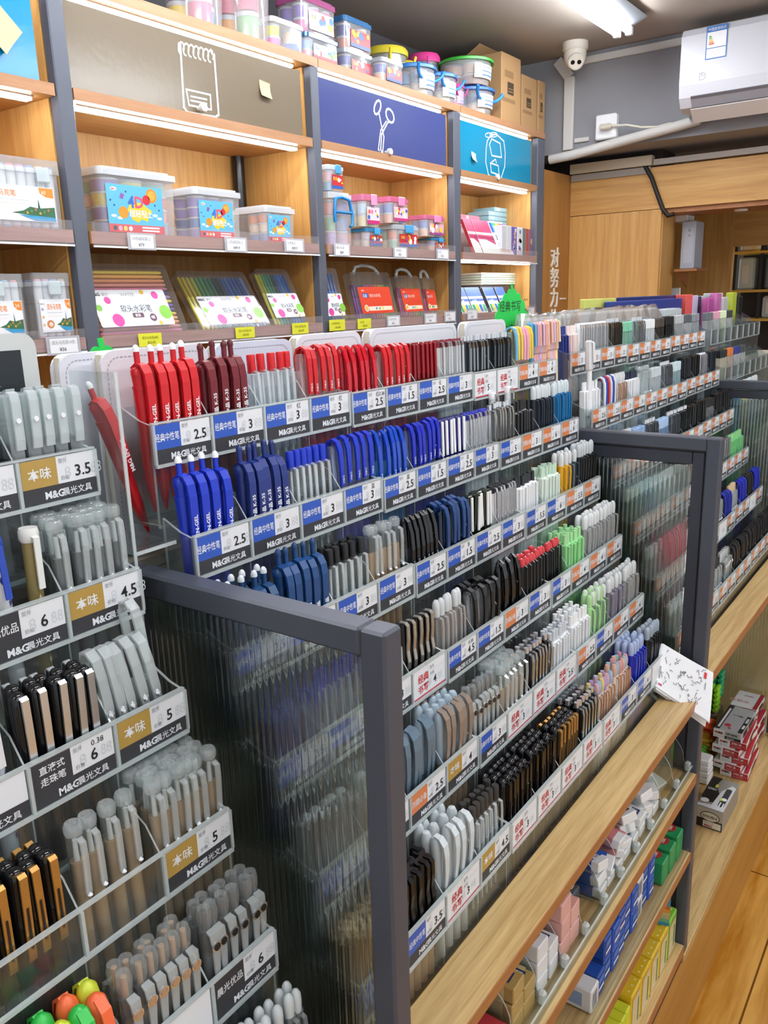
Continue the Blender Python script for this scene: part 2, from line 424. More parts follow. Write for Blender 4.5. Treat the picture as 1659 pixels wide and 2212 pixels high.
# ================================================================ wall shelving
SX = [(.36, 1.302, 1.346), (1.346, 2.246, 2.285), (2.285, 3.140, 3.196), (3.196, 3.930, 4.010)]   # inner left, post left, post right
ZT = {'S0': (2.198, 2.225), 'S1': (1.953, 1.980), 'S2': (1.620, 1.650), 'S3': (1.362, 1.391), 'S4': (1.06, 1.09)}
DOORS = [('#0a86bd', 'bright blue'), ('#776c5b', 'taupe'), ('#414b82', 'navy blue'), ('#0f8ab4', 'cyan blue')]
BAYN = ['leftmost', 'notepad drawing on it', 'scissors drawing on it', 'backpack drawing on it']
SHW = wood('shelf_board', '#b07c45', '#c08c52', (2.4, 40, 40), .45)
SHE = wood('shelf_board_edge', '#a57650', '#b48661', (2.4, 40, 40), .45)
for i, (xl, p0, p1) in enumerate(SX):
    r = thing('shelf_unit', 'wall shelving bay with lit wooden shelves and %s door, %s' % (DOORS[i][1], BAYN[i]), 'shelving', ((xl + p1) / 2, YW + .16, 0), 'wall shelving bays')
    r['_o'] = tuple(r.location)
    m = MB(); m.box(p0, YW - .002, FZ + .001, p1, YW + .03, ZT['S0'][0] - .002 if i != 2 else ZT['S0'][0] - .002, POSTM, .003); part('post', m, r)
    m = MB(); m.box(p0 - .004, YW + .031, FZ + .001, p1 - .006, YW + .32, 2.196, OAKV); part('side_panel', m, r)
    if i == 0:
        m = MB(); m.box(xl - .03, YW + .031, FZ + .001, xl - .002, YW + .32, 2.196, OAKV); part('side_panel', m, r)
    m = MB(); m.box(xl - .002, YW + .322, FZ + .001, p1 - .006, YW + .335, 2.196, OAKV); part('back_panel', m, r)
    for k, (z0, z1) in ZT.items():
        fy = 0.0 if k in ('S0', 'S1') else -.006
        xe = p0 - .006 if k != 'S0' else p1
        m = MB(); m.box(xl + .002, YW + fy, z0, xe if k != 'S0' else p1 - .001, YW + .32 if k != 'S0' else YW + .335, z1, SHW if k in ('S0', 'S1') else SHW)
        lt = MB(); m.box(xl + .002, YW + fy - .002, z0, xe if k != 'S0' else p1 - .001, YW + fy, z1, SHE if k in ('S0', 'S1') else LIP)
        s = part('shelf_board', m, r); part('edge_band', lt, s)
        if k in ('S0', 'S1') or (k == 'S2' and i == 3):
            d = .028 if k != 'S2' else .012
            m = MB(); m.box(xl + .03, YW + fy + d, z0 - .012, p0 - .05, YW + fy + d + .024, z0 - .0005, LEDM)
            part('led_strip', m, s); m = MB(); m.box(xl + .025, YW + fy + d - .002, z0 - .005, p0 - .045, YW + fy + d - .0005, z0 - .0005, M('led_channel', '#d0d3d8', .3, .8)); part('led_channel', m, s)
        if k in ('S2', 'S3', 'S4'):
            m = MB(); m.box(xl + .004, YW + fy - .006, z0 - .004, p0 - .008, YW + fy - .0035, z1 + .022, clear('shelf_guard', '#f6f6fa', .07, '#ffffff', .12, .5))
            part('shelf_guard', m, s); m = MB(); m.box(xl + .004, YW + fy - .0075, z0 - .009, p0 - .008, YW + fy - .0025, z0 - .0045, WHITE); part('guard_rail', m, s)
    # flip-up door between the two lit shelves
    dm = M('door_%d' % i, DOORS[i][0], .2, 0, .5, 0, .16, 55); dx0, dx1 = xl + .012, p0 - .030
    m = MB(); m.box(dx0, YW + .018, ZT['S1'][1] + .003, dx1, YW + .034, ZT['S0'][0] - .02, dm); d = part('cabinet_door', m, r)
    if i: 
        kx = at(*{1: (438, 233), 2: (841, 328), 3: (1074, 383)}[i], Y=YW).x; kz = at(*{1: (438, 233), 2: (841, 328), 3: (1074, 383)}[i], Y=YW).z
        m = MB(); m.lathe([(.006, 0), (.005, .012), (.012, .014), (.012, .026), (.010, .028)], M('knob_white', '#d8dad8', .3), 12, (kx, YW + .018, kz), True, (0, -1, 0)); part('knob', m, d)
        m = MB(); L = Lay(m, (0, YW + .0178, 0), (1, 0, 0), (0, 0, 1), .0004); CH = M('white_line_paint', '#e8ebee', .5)
        q = lambda a, c: (lambda v: (v.x, v.z))(at(a, c, Y=YW + .018))
        if i == 1:
            L.line([q(*a) for a in ((386, 108), (386, 95), (389, 95), (397, 232), (405, 243), (465, 253), (472, 248), (462, 118), (458, 116), (455, 108))], .0065, CH)
            for t_ in range(7):
                x, y = 392 + 10.6 * t_, 94 + 2.9 * t_
                L.line([q(x + 6 * math.cos(a) - 1, y + 10 + 13 * math.sin(a)) for a in [math.radians(90 + 30 * w) for w in range(11)]], .0045, CH)
            L.line([q(*a) for a in ((402, 193), (454, 205), (456, 237), (408, 227), (402, 193))], .005, CH)
            for y in (0, 9): L.line([q(412, 208 + y), q(446, 215 + y)], .0045, CH)
        if i == 2:
            for cx_, cy_, rx, ry, tl in ((815, 232, 7, 15, -8), (842, 250, 8, 15, 12)):
                L.line([q(cx_ + rx * math.cos(a) + tl * .02 * ry * math.sin(a), cy_ + ry * math.sin(a)) for a in [math.radians(30 * w) for w in range(13)]], .0075, CH)
            L.line([q(*a) for a in ((819, 247), (823, 268), (829, 296), (826, 333), (822, 322), (824, 290), (838, 263), (840, 264))], .006, CH)
            L.line([q(*a) for a in ((834, 262), (822, 282), (817, 323), (819, 325))], .0055, CH)
        if i == 3:
            L.line([q(*a) for a in ((1052, 305), (1060, 292), (1072, 290), (1088, 305), (1091, 330), (1090, 360), (1082, 385), (1070, 388), (1055, 378), (1049, 350), (1050, 320), (1052, 305))], .006, CH)
            L.line([q(*a) for a in ((1057, 312), (1062, 300), (1080, 310), (1083, 340), (1062, 336), (1057, 312))], .006, CH)
            L.line([q(*a) for a in ((1059, 352), (1076, 358), (1078, 378), (1061, 372), (1059, 352))], .006, CH)
            L.line([q(*a) for a in ((1062, 350), (1070, 344), (1072, 352))], .005, CH)
            for a in ((1056, 292), (1066, 291)): L.line([q(a[0] + 8 * math.cos(w * .5), a[1] + 5 * math.sin(w * .5)) for w in range(13)], .004, CH)
        part('line_drawing', m, d)
NOTE = M('sticky_note_paper', '#d9c493', .7)
def note(px, py, w, h, lab, m_=NOTE, rot=0.):
    m = MB(); p = at(px, py, Y=YW + .0175); m.M = Matrix.Translation(p) @ Matrix.Rotation(rot, 4, 'Y')
    n = 6; V = []; F = []
    for i in range(n + 1):
        z = h / 2 - h * i / n; y = -.0004 - .012 * (i / n) ** 2.2
        V += [(-w / 2, y, z), (w / 2, y, z)]
    F = [(2 * i, 2 * i + 2, 2 * i + 3, 2 * i + 1) for i in range(n)]
    V += [(a, b_ - .0006, c) for a, b_, c in V]; F += [(2 * n + 2 + f[3], 2 * n + 2 + f[2], 2 * n + 2 + f[1], 2 * n + 2 + f[0])[::1] for f in F]
    m.add(V, F, m_); return one('sticky_note', m, lab, 'note')
note(571, 194, .046, .046, 'yellowish sticky note on the taupe cabinet door', rot=.1)
note(1022, 339, .038, .036, 'small cream sticky note on the cyan cabinet door', M('sticky_note_pale', '#dcdacb', .7), .2)
note(0, 62, .075, .08, 'large yellowish sticky note on the bright blue cabinet door', rot=.75)
# ================================================================ wall-mounted things at the far end
ACW = M('air_conditioner_white', '#cfd1d9', .3)
r = thing('air_conditioner', 'white wall air conditioner with a blue energy sticker at the top right', 'air conditioner', (XB - .11, .83, 2.20), None)
y1, y0, x1, x0 = 1.20, .36, XB - .001, XB - .215
pf = [(x1, 2.235), (x0 + .07, 2.215), (x0 + .018, 2.25), (x0, 2.32), (x0 + .004, 2.49), (x0 + .02, 2.525), (x0 + .06, 2.54), (x1, 2.54)]
pf = [(x1, 2.222), (x0 + .075, 2.212), (x0 + .035, 2.226), (x0 + .008, 2.262), (x0, 2.31), (x0 + .002, 2.50), (x0 + .018, 2.526), (x0 + .05, 2.537), (x1, 2.54)]
m = MB(); V = [(x, y1, z) for x, z in pf] + [(x, y0, z) for x, z in pf]; n = len(pf)
m.add(V, [list(range(n)), list(range(2 * n - 1, n - 1, -1))], ACW); m.add(V, [(i, n + i, n + (i + 1) % n, (i + 1) % n) for i in range(n)], ACW)
part('housing', m, r)
m = MB(); m.add([(x0 + .004, y1 - .05, 2.2655), (x0 + .004, y0 + .03, 2.2655), (x0 + .033, y0 + .03, 2.2235), (x0 + .033, y1 - .05, 2.2235)], [(0, 1, 2, 3)], M('air_outlet_grey', '#8f8d93', .5))
m.add([(x0 + .003, y1 - .05, 2.2625), (x0 + .003, y0 + .03, 2.2625), (x0 + .011, y0 + .03, 2.254), (x0 + .011, y1 - .05, 2.254)], [(0, 1, 2, 3)], M('air_outlet_line', '#6e6d72', .5)); part('air_outlet', m, r)
m = MB(); m.M = Matrix.Translation((x0 + .028, 0, 2.217)) @ Matrix.Rotation(.62, 4, 'Y'); m.box(-.004, y0 + .03, -.004, .075, y1 - .045, .0, M('louver_white', '#d8d4d2', .35), .0015); part('louver', m, r)
m = MB(); L = Lay(m, (x0 - .0006, 1.098, 2.395), (0, -1, 0), (0, 0, 1), .0004); SB = M('sticker_blue', '#2f6db4', .4)
L.rect(0, 0, .085, .125, SB, 0).rect(.004, .004, .081, .102, PAPER, 1).text('中国能效标识', .008, .108, .013, PAPER, 1, wmax=.07)
for k, c in enumerate(('#2f8a4a', '#7ab648', '#e3c52f', '#e08a2c', '#c8402e')): L.poly([(.012, .088 - k * .007), (.020 + k * .003, .088 - k * .007), (.023 + k * .003, .0855 - k * .007), (.020 + k * .003, .083 - k * .007), (.012, .083 - k * .007)], P(c), 2)
L.rect(.004, .040, .081, .043, SB, 2)
for k in range(4): L.rect(.010, .033 - k * .006, .068 - 6e-3 * (k % 2), .0345 - k * .006, PALET, 2)
part('energy_sticker', m, r)
m = MB(); L = Lay(m, (x0 - .0004, 1.116, 2.322), (0, -1, 0), (0, 0, 1), .0003); L.line([(0, 0), (0, .026), (.016, .026), (.024, .018), (.022, .006), (.016, 0), (0, 0)], .003, GREYT).line([(.006, .026), (.009, .016), (.016, .016)], .003, GREYT); part('emblem', m, r)

# camera, conduits, socket, pipe, cable
CAMW = M('camera_cream', '#d9d3c8', .4)
p = at(1243, 92, Z=CE)
r = thing('security_camera', 'cream twin lens dome security camera on the ceiling', 'camera', (p.x, p.y, CE - .11))
m = MB(); m.lathe([(.052, -.035), (.058, -.028), (.058, 0)][::1], CAMW, 20, (p.x, p.y, CE)); part('base', m, r)
m = MB(); m.lathe([(.010, -.105), (.034, -.098), (.048, -.078), (.052, -.05), (.050, -.034)], CAMW, 20, (p.x, p.y, CE)); part('dome', m, r)
m = MB(); d = Vector((-.75, -.42, -.5)).normalized(); c = Vector((p.x, p.y, CE - .066)) + d * .032
m.lathe([(.036, 0), (.036, .016), (.030, .021)], CAMW, 20, c, True, d); part('lens_housing', m, r)
sd = d.cross(Vector((0, 0, 1))).normalized()
for s in (-1, 1):
    m = MB(); m.lathe([(.0095, 0), (.0095, .0012)], BLACK, 14, c + d * .021 + sd * .0145 * s, True, d); part('lens', m, r)
PIPEW = M('conduit_white', '#c9c7c3', .5)
m = MB(); m.box(XB - .022, 1.765, 2.15, XB - .001, 1.815, 2.48, PIPEW, .003)
m.M = Matrix.Translation((XB - .012, 1.79, 2.478)) @ Matrix.Rotation(math.radians(-38), 4, 'X'); m.box(-.0105, -.025, 0, .0105, .025, .105, PIPEW, .003)
one('cable_trunking', m, 'white upright cable trunking with a bent top on the grey beam', 'conduit')
m = MB(); m.box(XB - .02, -2.4, CE - .052, XB - .001, 1.775, CE - .02, PIPEW, .003); one('ceiling_conduit', m, 'long pale conduit along the edge of the ceiling', 'conduit')
m = MB(); q = at(1293, 283, X=XB)
m.box(XB - .012, q.y + .045, q.z - .04, XB - .001, 1.76, q.z - .02, PIPEW, .002); one('small_conduit', m, 'thin grey conduit between trunking and wall socket', 'conduit')
q = at(1315, 276, X=XB)
r = thing('wall_socket', 'white wall socket box with a plug on the grey beam', 'socket', (XB - .02, q.y, q.z - .055))
m = MB(); m.box(XB - .042, q.y - .052, q.z - .055, XB - .001, q.y + .052, q.z + .055, WHITE, .006); part('socket_box', m, r)
m = MB(); m.box(XB - .075, q.y - .035, q.z - .018, XB - .043, q.y + .02, q.z + .008, M('plug_cream', '#c9c2b2', .4), .006); part('plug', m, r)
pth = [(XB - .06, q.y - .034, q.z - .004)] + [tuple(at(a, c, X=XB - .05)) for a, c in ((1355, 270), (1385, 275), (1420, 274), (1450, 266))]
m = MB(); m.tube(pth, .0055, M('cord_cream', '#d5d0c2', .4)); part('power_cord', m, r)
pth = [(XB - .03, 1.985, 2.105)] + [tuple(at(a, c, X=XB - .045)) for a, c in ((1188, 345), (1235, 335), (1290, 320), (1350, 303), (1410, 287), (1465, 272), (1512, 258))]
m = MB(); m.tube(pth[1:], .022, M('pipe_wrap_white', '#c5c4c0', .7, bump=.5, bscale=120), 12); one('drain_pipe', m, 'white wrapped drain pipe sloping under the air conditioner', 'pipe')
pth = [tuple(at(a, c, X=XA - .012)) for a, c in ((1380, 338), (1392, 355), (1408, 385), (1422, 425), (1432, 452), (1443, 466), (1456, 462))]
m = MB(); m.tube(pth, .011, M('cable_black', '#171412', .5), 8); one('power_cable', m, 'black cable hanging down over the lintel', 'cable')

# things in and beyond the opening
r = thing('wall_bracket_shelf', 'small wooden bracket shelf in the opening under the grey box', 'shelf', (4.6, 1.32, 1.34))
m = MB(); q0 = at(1462, 582, X=4.55); m.box(4.5, q0.y - .115, q0.z - .012, 4.72, q0.y + .0, q0.z, EDGE); part('board', m, r)
m = MB(); m.add([(4.5, q0.y - .004, q0.z - .012), (4.7, q0.y - .004, q0.z - .012), (4.7, q0.y - .004, q0.z - .09), (4.5, q0.y - .016, q0.z - .012), (4.7, q0.y - .016, q0.z - .012), (4.7, q0.y - .016, q0.z - .09)], [(0, 1, 2), (5, 4, 3), (0, 2, 5, 3), (1, 4, 5, 2), (0, 3, 4, 1)], EDGE); part('bracket', m, r)
m = MB(); m.box(4.53, q0.y - .09, q0.z + .001, 4.68, q0.y - .02, q0.z + .235, M('grey_blue_box', '#a9b0bf', .4), .003)
L = Lay(m, (4.5297, q0.y - .025, q0.z), (0, -1, 0), (0, 0, 1)); L.rect(.01, .03, .055, .2, M('box_pale', '#b6bcc9', .4)).disc(.035, .19, .008, GREYT, 2).disc(.035, .165, .006, GREYT, 2)
one('appliance_box', m, 'tall grey blue box standing on the bracket shelf in the opening', 'box')
q = at(1468, 468, X=4.62); m = MB(); m.box(4.56, q.y - .06, q.z - .03, 4.68, q.y + .01, q.z + .02, WHITE, .006); one('adapter_box', m, 'small white box under the lintel where the black cable ends', 'box')
q = at(1460, 634, X=XA + .37); m = MB(); m.box(XA + .362, q.y - .025, q.z - .03, XA + .372, q.y + .025, q.z + .03, WHITE, .003); one('switch_plate', m, 'pale switch plate low in the opening', 'switch')
q = at(1484, 532, X=5.449); m = MB(); m.box(5.437, q.y - .02, q.z - .035, 5.449, q.y + .02, q.z + .035, M('grey_plate', '#7d7d80', .5), .003); one('switch_plate', m, 'grey switch plate on the wooden wall beyond the opening', 'switch')
q = at(1601, 449, X=XA + .15); m = MB(); m.lathe([(.03, -.008), (.032, 0)], WHITE, 16, (XA + .15, q.y, 1.838)); one('downlight', m, 'small round downlight under the lintel', 'lamp')
# black and yellow shelving in the far room with a few packs
FX = 5.85
r = thing('display_shelving', 'black framed shelving with yellow boards seen through the opening', 'shelving', (FX + .1, .9, 0))
YB = M('yellow_board', '#d1a94a', .5); BF = M('black_frame', '#1b1b1f', .5)
ya = at(1582, 600, X=FX).y
for k in range(4):
    m = MB(); y = ya - k * .16; m.box(FX, y - .018, 0, FX + .02, y, at(1580, 535, X=FX).z + .01, BF); part('upright', m, r)
zs = [at(1600, 545, X=FX).z, at(1600, 628, X=FX).z, at(1600, 690, X=FX).z]
for z in zs:
    m = MB(); m.box(FX - .004, ya - .62, z - .012, FX + .25, ya - .001, z + .004, YB); part('shelf_board', m, r)
m = MB(); m.box(FX + .26, ya - .64, 0, FX + .28, ya, zs[0] + .3, M('far_dark_back', '#2f2c2d', .8)); part('back_panel', m, r)
for k, (c, dy, w, h, z, lab) in enumerate((('#b9c9cf', .03, .1, .2, 1, 'silvery pack in the left compartment'), ('#6f7b86', .19, .1, .2, 1, 'grey blue pack in the second compartment'), ('#2a52b0', .345, .1, .2, 1, 'bright blue pack at the photo edge'), ('#8d7a7a', .19, .12, .075, 0, 'mauve box on the top board'), ('#d5c9a6', .03, .11, .05, 0, 'cream pack on the top board'), ('#b2b6b4', .19, .11, .14, 2, 'pale bag on the lower board'))):
    y = ya - dy; m = MB(); zz = zs[z] + .005
    m.box(FX + .02, y - w, zz, FX + .12, y, zz + h, M('far_pack_%d' % k, c, .25), .012)
    L = Lay(m, (FX + .0195, y - .012, zz), (0, -1, 0), (0, 0, 1)); L.rect(.012, h * .2, w * .5, h * .75, PALET)
    one('shop_pack', m, lab + ' of the black shelving beyond the opening', 'pack', 'packs on the far black shelving')
# ================================================================ goods on the wall shelves
TZ = {k: v[1] + .0008 for k, v in ZT.items()}
MC = {}
def shared(name, key, fn, root, loc, rot=(0, 0, 0)):
    """a part whose mesh is shared by all parts built alike"""
    if key not in MC:
        m = MB(); fn(m); o = m.build(name, None, False); MC[key] = o.data; COL.objects.unlink(o); bpy.data.objects.remove(o)
    o = bpy.data.objects.new(name, MC[key]); COL.objects.link(o); o.parent = root; o.location = loc; o.rotation_euler = rot
    return o
TUBC = clear('tub_plastic', '#f6f8fb', .22, '#ffffff', .1, .9)
LIDC = clear('tub_lid', '#f4f7fa', .55, '#f4f8fc', .2, .9)
def cup(col, r, h):
    def f(m):
        m.lathe([(r * .86, 0), (r * .95, h * .8)], P(col, .6), 14); m.lathe([(r, h * .8), (r, h * .94), (r * .96, h * .97)], LIDC, 14)
    return f
def clearbox(name, label, cat, x0, x1, z0, z1, dep, cups, lid=None, lab=None, y=YW + .02, group=None, cr=None, rows=3, sym=True):
    """a clear tub of modelling clay: body, lid, paper label and the clay cups seen inside"""
    w, h = x1 - x0, z1 - z0; cx, cyy = (x0 + x1) / 2, y + dep / 2
    r = thing(name, label, cat, (cx, cyy, z0), group)
    m = MB(); lh = min(.022, h * .2); rad = min(.014, w * .12)
    pl = [(a - w / 2, c - dep / 2) for a, c in rr(w, dep, rad, 3)]; tp = .955
    n = len(pl); V = [(a * tp, c * tp, .001) for a, c in pl] + [(a, c, h - lh) for a, c in pl]
    m.add(V, [(i, (i + 1) % n, n + (i + 1) % n, n + i) for i in range(n)], TUBC, True); m.add(V, [list(range(n - 1, -1, -1))], TUBC)
    m.M = Matrix.Identity(4); shared_(m, 'body', r)
    m = MB(); m.prism([(a * 1.045, c * 1.045) for a, c in pl], h - lh, h - lh * .3, lid or LIDC); m.prism([(a * .93, c * .93) for a, c in pl], h - lh * .3, h, lid or LIDC)
    shared_(m, 'lid', r)
    if lab:
        m = MB(); L = Lay(m, (-w / 2 * tp, -dep / 2 * 1.0 - .0012, 0), (1, 0, 0), (0, 0, 1)); lab(L, w * tp, h); shared_(m, 'label', r)
    if cups:
        ch = (h - lh) / rows * .96; R_ = cr or min(w / 6.6, dep / 4.4); nx = max(1, int((w * tp - .006) / (2 * R_))); k = 0
        for iy, ny in enumerate((0, 1) if dep > 4.2 * R_ else (0,)):
            for ix in range(nx if iy == 0 else 1):
                for iz in range(rows):
                    c = cups[k % len(cups)]; k += 1
                    shared('clay_cup', ('cup', c, round(R_, 4), round(ch, 4)), cup(c, R_, ch), r, ((-w * tp / 2 + .003 + R_) + ix * (w * tp - .006 - 2 * R_) / max(1, nx - 1), -dep * tp / 2 + .004 + R_ + iy * 2.05 * R_, .003 + iz * ch))
    return r
def shared_(m, name, r):
    o = m.build(name, None, False); o.parent = r; return o
RED, YEL, BLU = P('#cf2f35'), P('#f0c838'), P('#2f7fc6')
def lab4d(L, w, h):
    a, b_, c, d = .035 * w, .02 * h, .80 * w, .74 * h; W_, H_ = c - a, d - b_
    L.rect(a, b_, c, d, P('#63b7dd'), 1).rect(a, b_, c, b_ + .17 * H_, P('#d2333d'), 2)
    q = lambda x, y: (a + x * W_, b_ + y * H_)
    L.poly([q(x, y) for x, y in ((.40, .30), (.52, .22), (.58, .30), (.70, .26), (.72, .40), (.80, .48), (.70, .56), (.62, .64), (.48, .66), (.38, .58), (.34, .46), (.42, .40))], YEL, 2)
    L.text('4D', *q(.36, .54), H_ * .34, P('#e2566c'), 3, .03).text('4', *q(.36, .54), H_ * .34, P('#3b6fc0'), 4, .03)
    L.text('超轻黏土', *q(.37, .35), H_ * .17, PAPER, 4, .015, W_ * .42)
    L.disc(*q(.80, .82), .10 * W_, P('#dd8a2c'), 2).disc(*q(.80, .82), .07 * W_, P('#e9a845'), 3).disc(*q(.70, .72), .07 * W_, RED, 3)
    L.disc(*q(.27, .42), .085 * W_, P('#d99330'), 3).disc(*q(.13, .90), .055 * W_, PAPER, 2, 12, .04 * H_).text('M&G', *q(.09, .88), H_ * .05, RED, 3, .03)
    L.poly([q(x, y) for x, y in ((.22, .72), (.28, .70), (.31, .80), (.25, .83))], P('#8a57a4'), 3)
    for x, y in ((.10, .34), (.20, .30), (.84, .40), (.92, .34)): L.disc(*q(x, y), .05 * W_, PAPER, 2, 12, .03 * H_)
    for x, y in ((.12, .56), (.34, .86), (.85, .62), (.92, .52), (.06, .66)): L.disc(*q(x, y), .015 * W_, P('#2c4b86'), 3, 8)
    for k, cc in enumerate(('#2a2a2a', '#f0aac0', '#f2d545', '#f3f3f3')): L.disc(*q(.10 + .09 * k, .085), .035 * W_, P(cc), 3, 10)
    for k in range(2): L.rect(*q(.58, .04 + .065 * k), *q(.90, .075 + .065 * k), PAPER, 3)
def lab_small(c1, c2, c3):
    def f(L, w, h):
        a, b_, c, d = .18 * w, .10 * h, .93 * w, .62 * h; W_, H_ = c - a, d - b_; q = lambda x, y: (a + x * W_, b_ + y * H_)
        L.rect(a, b_, c, d, P(c1), 1).rect(a, b_, c, b_ + .22 * H_, P(c2), 2)
        random.seed(len(c1 + c2) + int(w * 1e4))
        for k in range(9): L.disc(*q(random.uniform(.1, .9), random.uniform(.35, .85)), W_ * random.uniform(.04, .11), P(random.choice([c3, '#f2cf3a', '#f4f4f4', '#2f68b8', '#cc3444'])), 2 + k * .4, 10)
        L.text('彩泥', *q(.08, .62), H_ * .26, P(c3), 7, .02)
    return f
X_ = lambda px, py, y=YW + .02: at(px, py, Y=y).x
Z_ = lambda px, py, y=YW + .02: at(px, py, Y=y).z
CL1 = ['#6f86c9', '#8676bf', '#e3cf4a', '#8f7cc0', '#d9d676', '#5d93d0', '#e7c84d', '#efe79a', '#9fc8e6', '#f0a9a2', '#e88a8a', '#a5d3c4', '#f2e28c', '#88b6e4', '#f4c9c0', '#7fc0b0']
CL2 = ['#8a84c8', '#5b86c4', '#8f7cc6', '#8c78c4', '#efc7b4', '#e8b39c', '#4d84c6', '#9c8ccc', '#f0d9c4', '#a0cbd8', '#f3e7b0', '#d9cfe8']
CL3 = ['#6c95cf', '#e7ded2', '#e99a80', '#86b58e', '#f0c2ac', '#5f9f86', '#f0e6c0', '#9fc4e4', '#efb7a6']
t = []
for k, (a, c, yb, yt, cups, lab, d, rows) in enumerate(((228, 388, 508, 357, CL1, 'largest of the three', .21, 4), (428, 526, 515, 402, CL2, 'middle one of the three', .17, 4), (577, 641, 520, 442, CL3, 'smallest of the three', .15, 3))):
    clearbox('clay_tub', 'clear tub of clay cups with blue 4D label, %s' % lab, 'clay tub', X_(a, yb), X_(c, yb), TZ['S2'], Z_(a + 2, yt), d, cups, None, lab4d, group='labelled clay tubs', rows=rows)
m = MB(); q = at(516, 380, Y=YW + .30); m.tube([(q.x, YW + .30, TZ['S2']), (q.x, YW + .30, 1.955)], .022, BLACK, 10); one('support_pole', m, 'black pole standing behind the clay tubs under the taupe door', 'pole')

# clear boxes of clay in the scissors bay
SB_ = [('jar', 702, 764, 530, 412, None, None, ['#c8b7e0', '#a9d2b2', '#f0b7b0', '#e9c9d8', '#b9c8ec'], 'big rounded clear clay jar with a blue handle, leftmost under the scissors door'),
       ('b', 697, 744, 412, 354, lab_small('#c8353c', '#2f5fae', '#f2cf3a'), '#e8f0f6', ['#8fc4e8', '#f0c7d4'], 'small clear clay box lying on top of the big handled jar'),
       ('b', 779, 829, 533, 490, lab_small('#b53a48', '#2c66b0', '#f2cf3a'), '#4aa6dd', ['#f0e2d0', '#e2d8ea'], 'small clear clay box with a blue catch under the pink catch box'),
       ('b', 772, 823, 490, 418, lab_small('#f1d9e4', '#c8357c', '#e25f9a'), '#f09ac0', ['#f3e6b8', '#c8e2ee'], 'tall clear clay box with pink catch beside the handled jar'),
       ('b', 838, 906, 534, 480, lab_small('#c2353c', '#2c56a6', '#f2cf3a'), '#dfe8ef', ['#9ed0b4', '#f0a08e', '#e8e2a4'], 'clear clay box with red and blue label in the middle of the scissors bay'),
       ('b', 829, 884, 480, 421, lab_small('#e8c7d8', '#c2407f', '#f2d84a'), '#f08cba', ['#efbba6', '#6f93cf', '#f1e6c4'], 'clear clay box with pink catch stacked in the middle of the scissors bay'),
       ('b', 921, 963, 536, 507, lab_small('#c8353c', '#2f5fae', '#f2cf3a'), '#48a0d8', ['#f0c4a6', '#8898d8'], 'lowest small clear clay box, rightmost under the scissors door'),
       ('b', 905, 962, 507, 459, lab_small('#d6a9bc', '#9a4a86', '#f2d84a'), '#f08cba', ['#f2cdb8', '#7f9ada', '#efe39c'], 'clear clay box with pink catch stacked rightmost under the scissors door')]
tops = {}
for k, (kind, a, c, yb, yt, lab, lid, cups, txt) in enumerate(SB_):
    base = TZ['S2'] if yb > 520 else tops[k - 1] + .001
    if k == 1: base = tops[0] + .001
    x0, x1 = X_(a + 14, yb), X_(c, yb); z1 = base + (Z_(a, yt) - Z_(a, yb))
    o = clearbox('clay_jar' if kind == 'jar' else 'clay_box', txt, 'clay box', x0, x1, base, z1, .09 if kind != 'jar' else .1, cups, clear('lid_' + lid[1:], lid, .5, lid, .15) if lid else None, lab, group='clay boxes under the scissors door', rows=3 if kind == 'jar' else 2, cr=.024 if kind == 'jar' else min(.019, (x1 - x0) / 4.5))
    tops[k] = z1 + (.001 if kind != 'jar' else 0)
    if kind == 'jar':
        w, h = x1 - x0, z1 - base; m = MB(); y = -.062
        m.tube([(-w * .40, y, h * .42), (-w * .42, y, h * .62), (-w * .36, y, h * .86), (-w * .1, y, h * .90), (w * .24, y, h * .86), (w * .36, y, h * .60), (w * .36, y, h * .40), (w * .26, y, h * .36)], .006, P('#1f84c8'), 8)
        m.tube([(-w * .40, y, h * .62), (w * .34, y, h * .62)], .005, P('#1f84c8'), 8); shared_(m, 'handle', o)
    elif lid:
        w, h = x1 - x0, z1 - base; m = MB(); m.box(-w * .10, -.0535, h * .66, w * .22, -.0472, h * 1.0, P(lid if lid[1] not in 'de' else '#4aa0d8'), .002); shared_(m, 'catch', o)

# boxes, packs and books in the backpack bay
def plainbox(name, label, cat, x0, x1, y0, y1, z0, z1, col, group=None, deco=None, ch=.002, rot=None):
    m = MB()
    if rot: m.M = Matrix.Translation((x0, y0, z0)) @ rot; o_ = (0, 0, 0, x1 - x0, y1 - y0, z1 - z0)
    else: o_ = (x0, y0, z0, x1, y1, z1)
    m.box(*o_, col if not isinstance(col, str) else P(col), ch)
    if deco: deco(m, o_)
    return one(name, m, label, cat, group)
def front(m, o, st=.0004): return Lay(m, (o[0], o[1] - .0002, o[2]), (1, 0, 0), (0, 0, 1), st)
zb = TZ['S2']
bx = [(1084, 1094, '#c9ced6', 'pale grey'), (1095, 1104, '#d7dbe0', 'white grey'), (1105, 1116, '#6a62b0', 'violet patterned'), (1117, 1128, '#dfe3ea', 'white patterned'), (1129, 1134, '#5d7f86', 'teal grey'), (1135, 1141, '#b0544c', 'brick red'), (1142, 1157, '#8e6478', 'mauve patterned')]
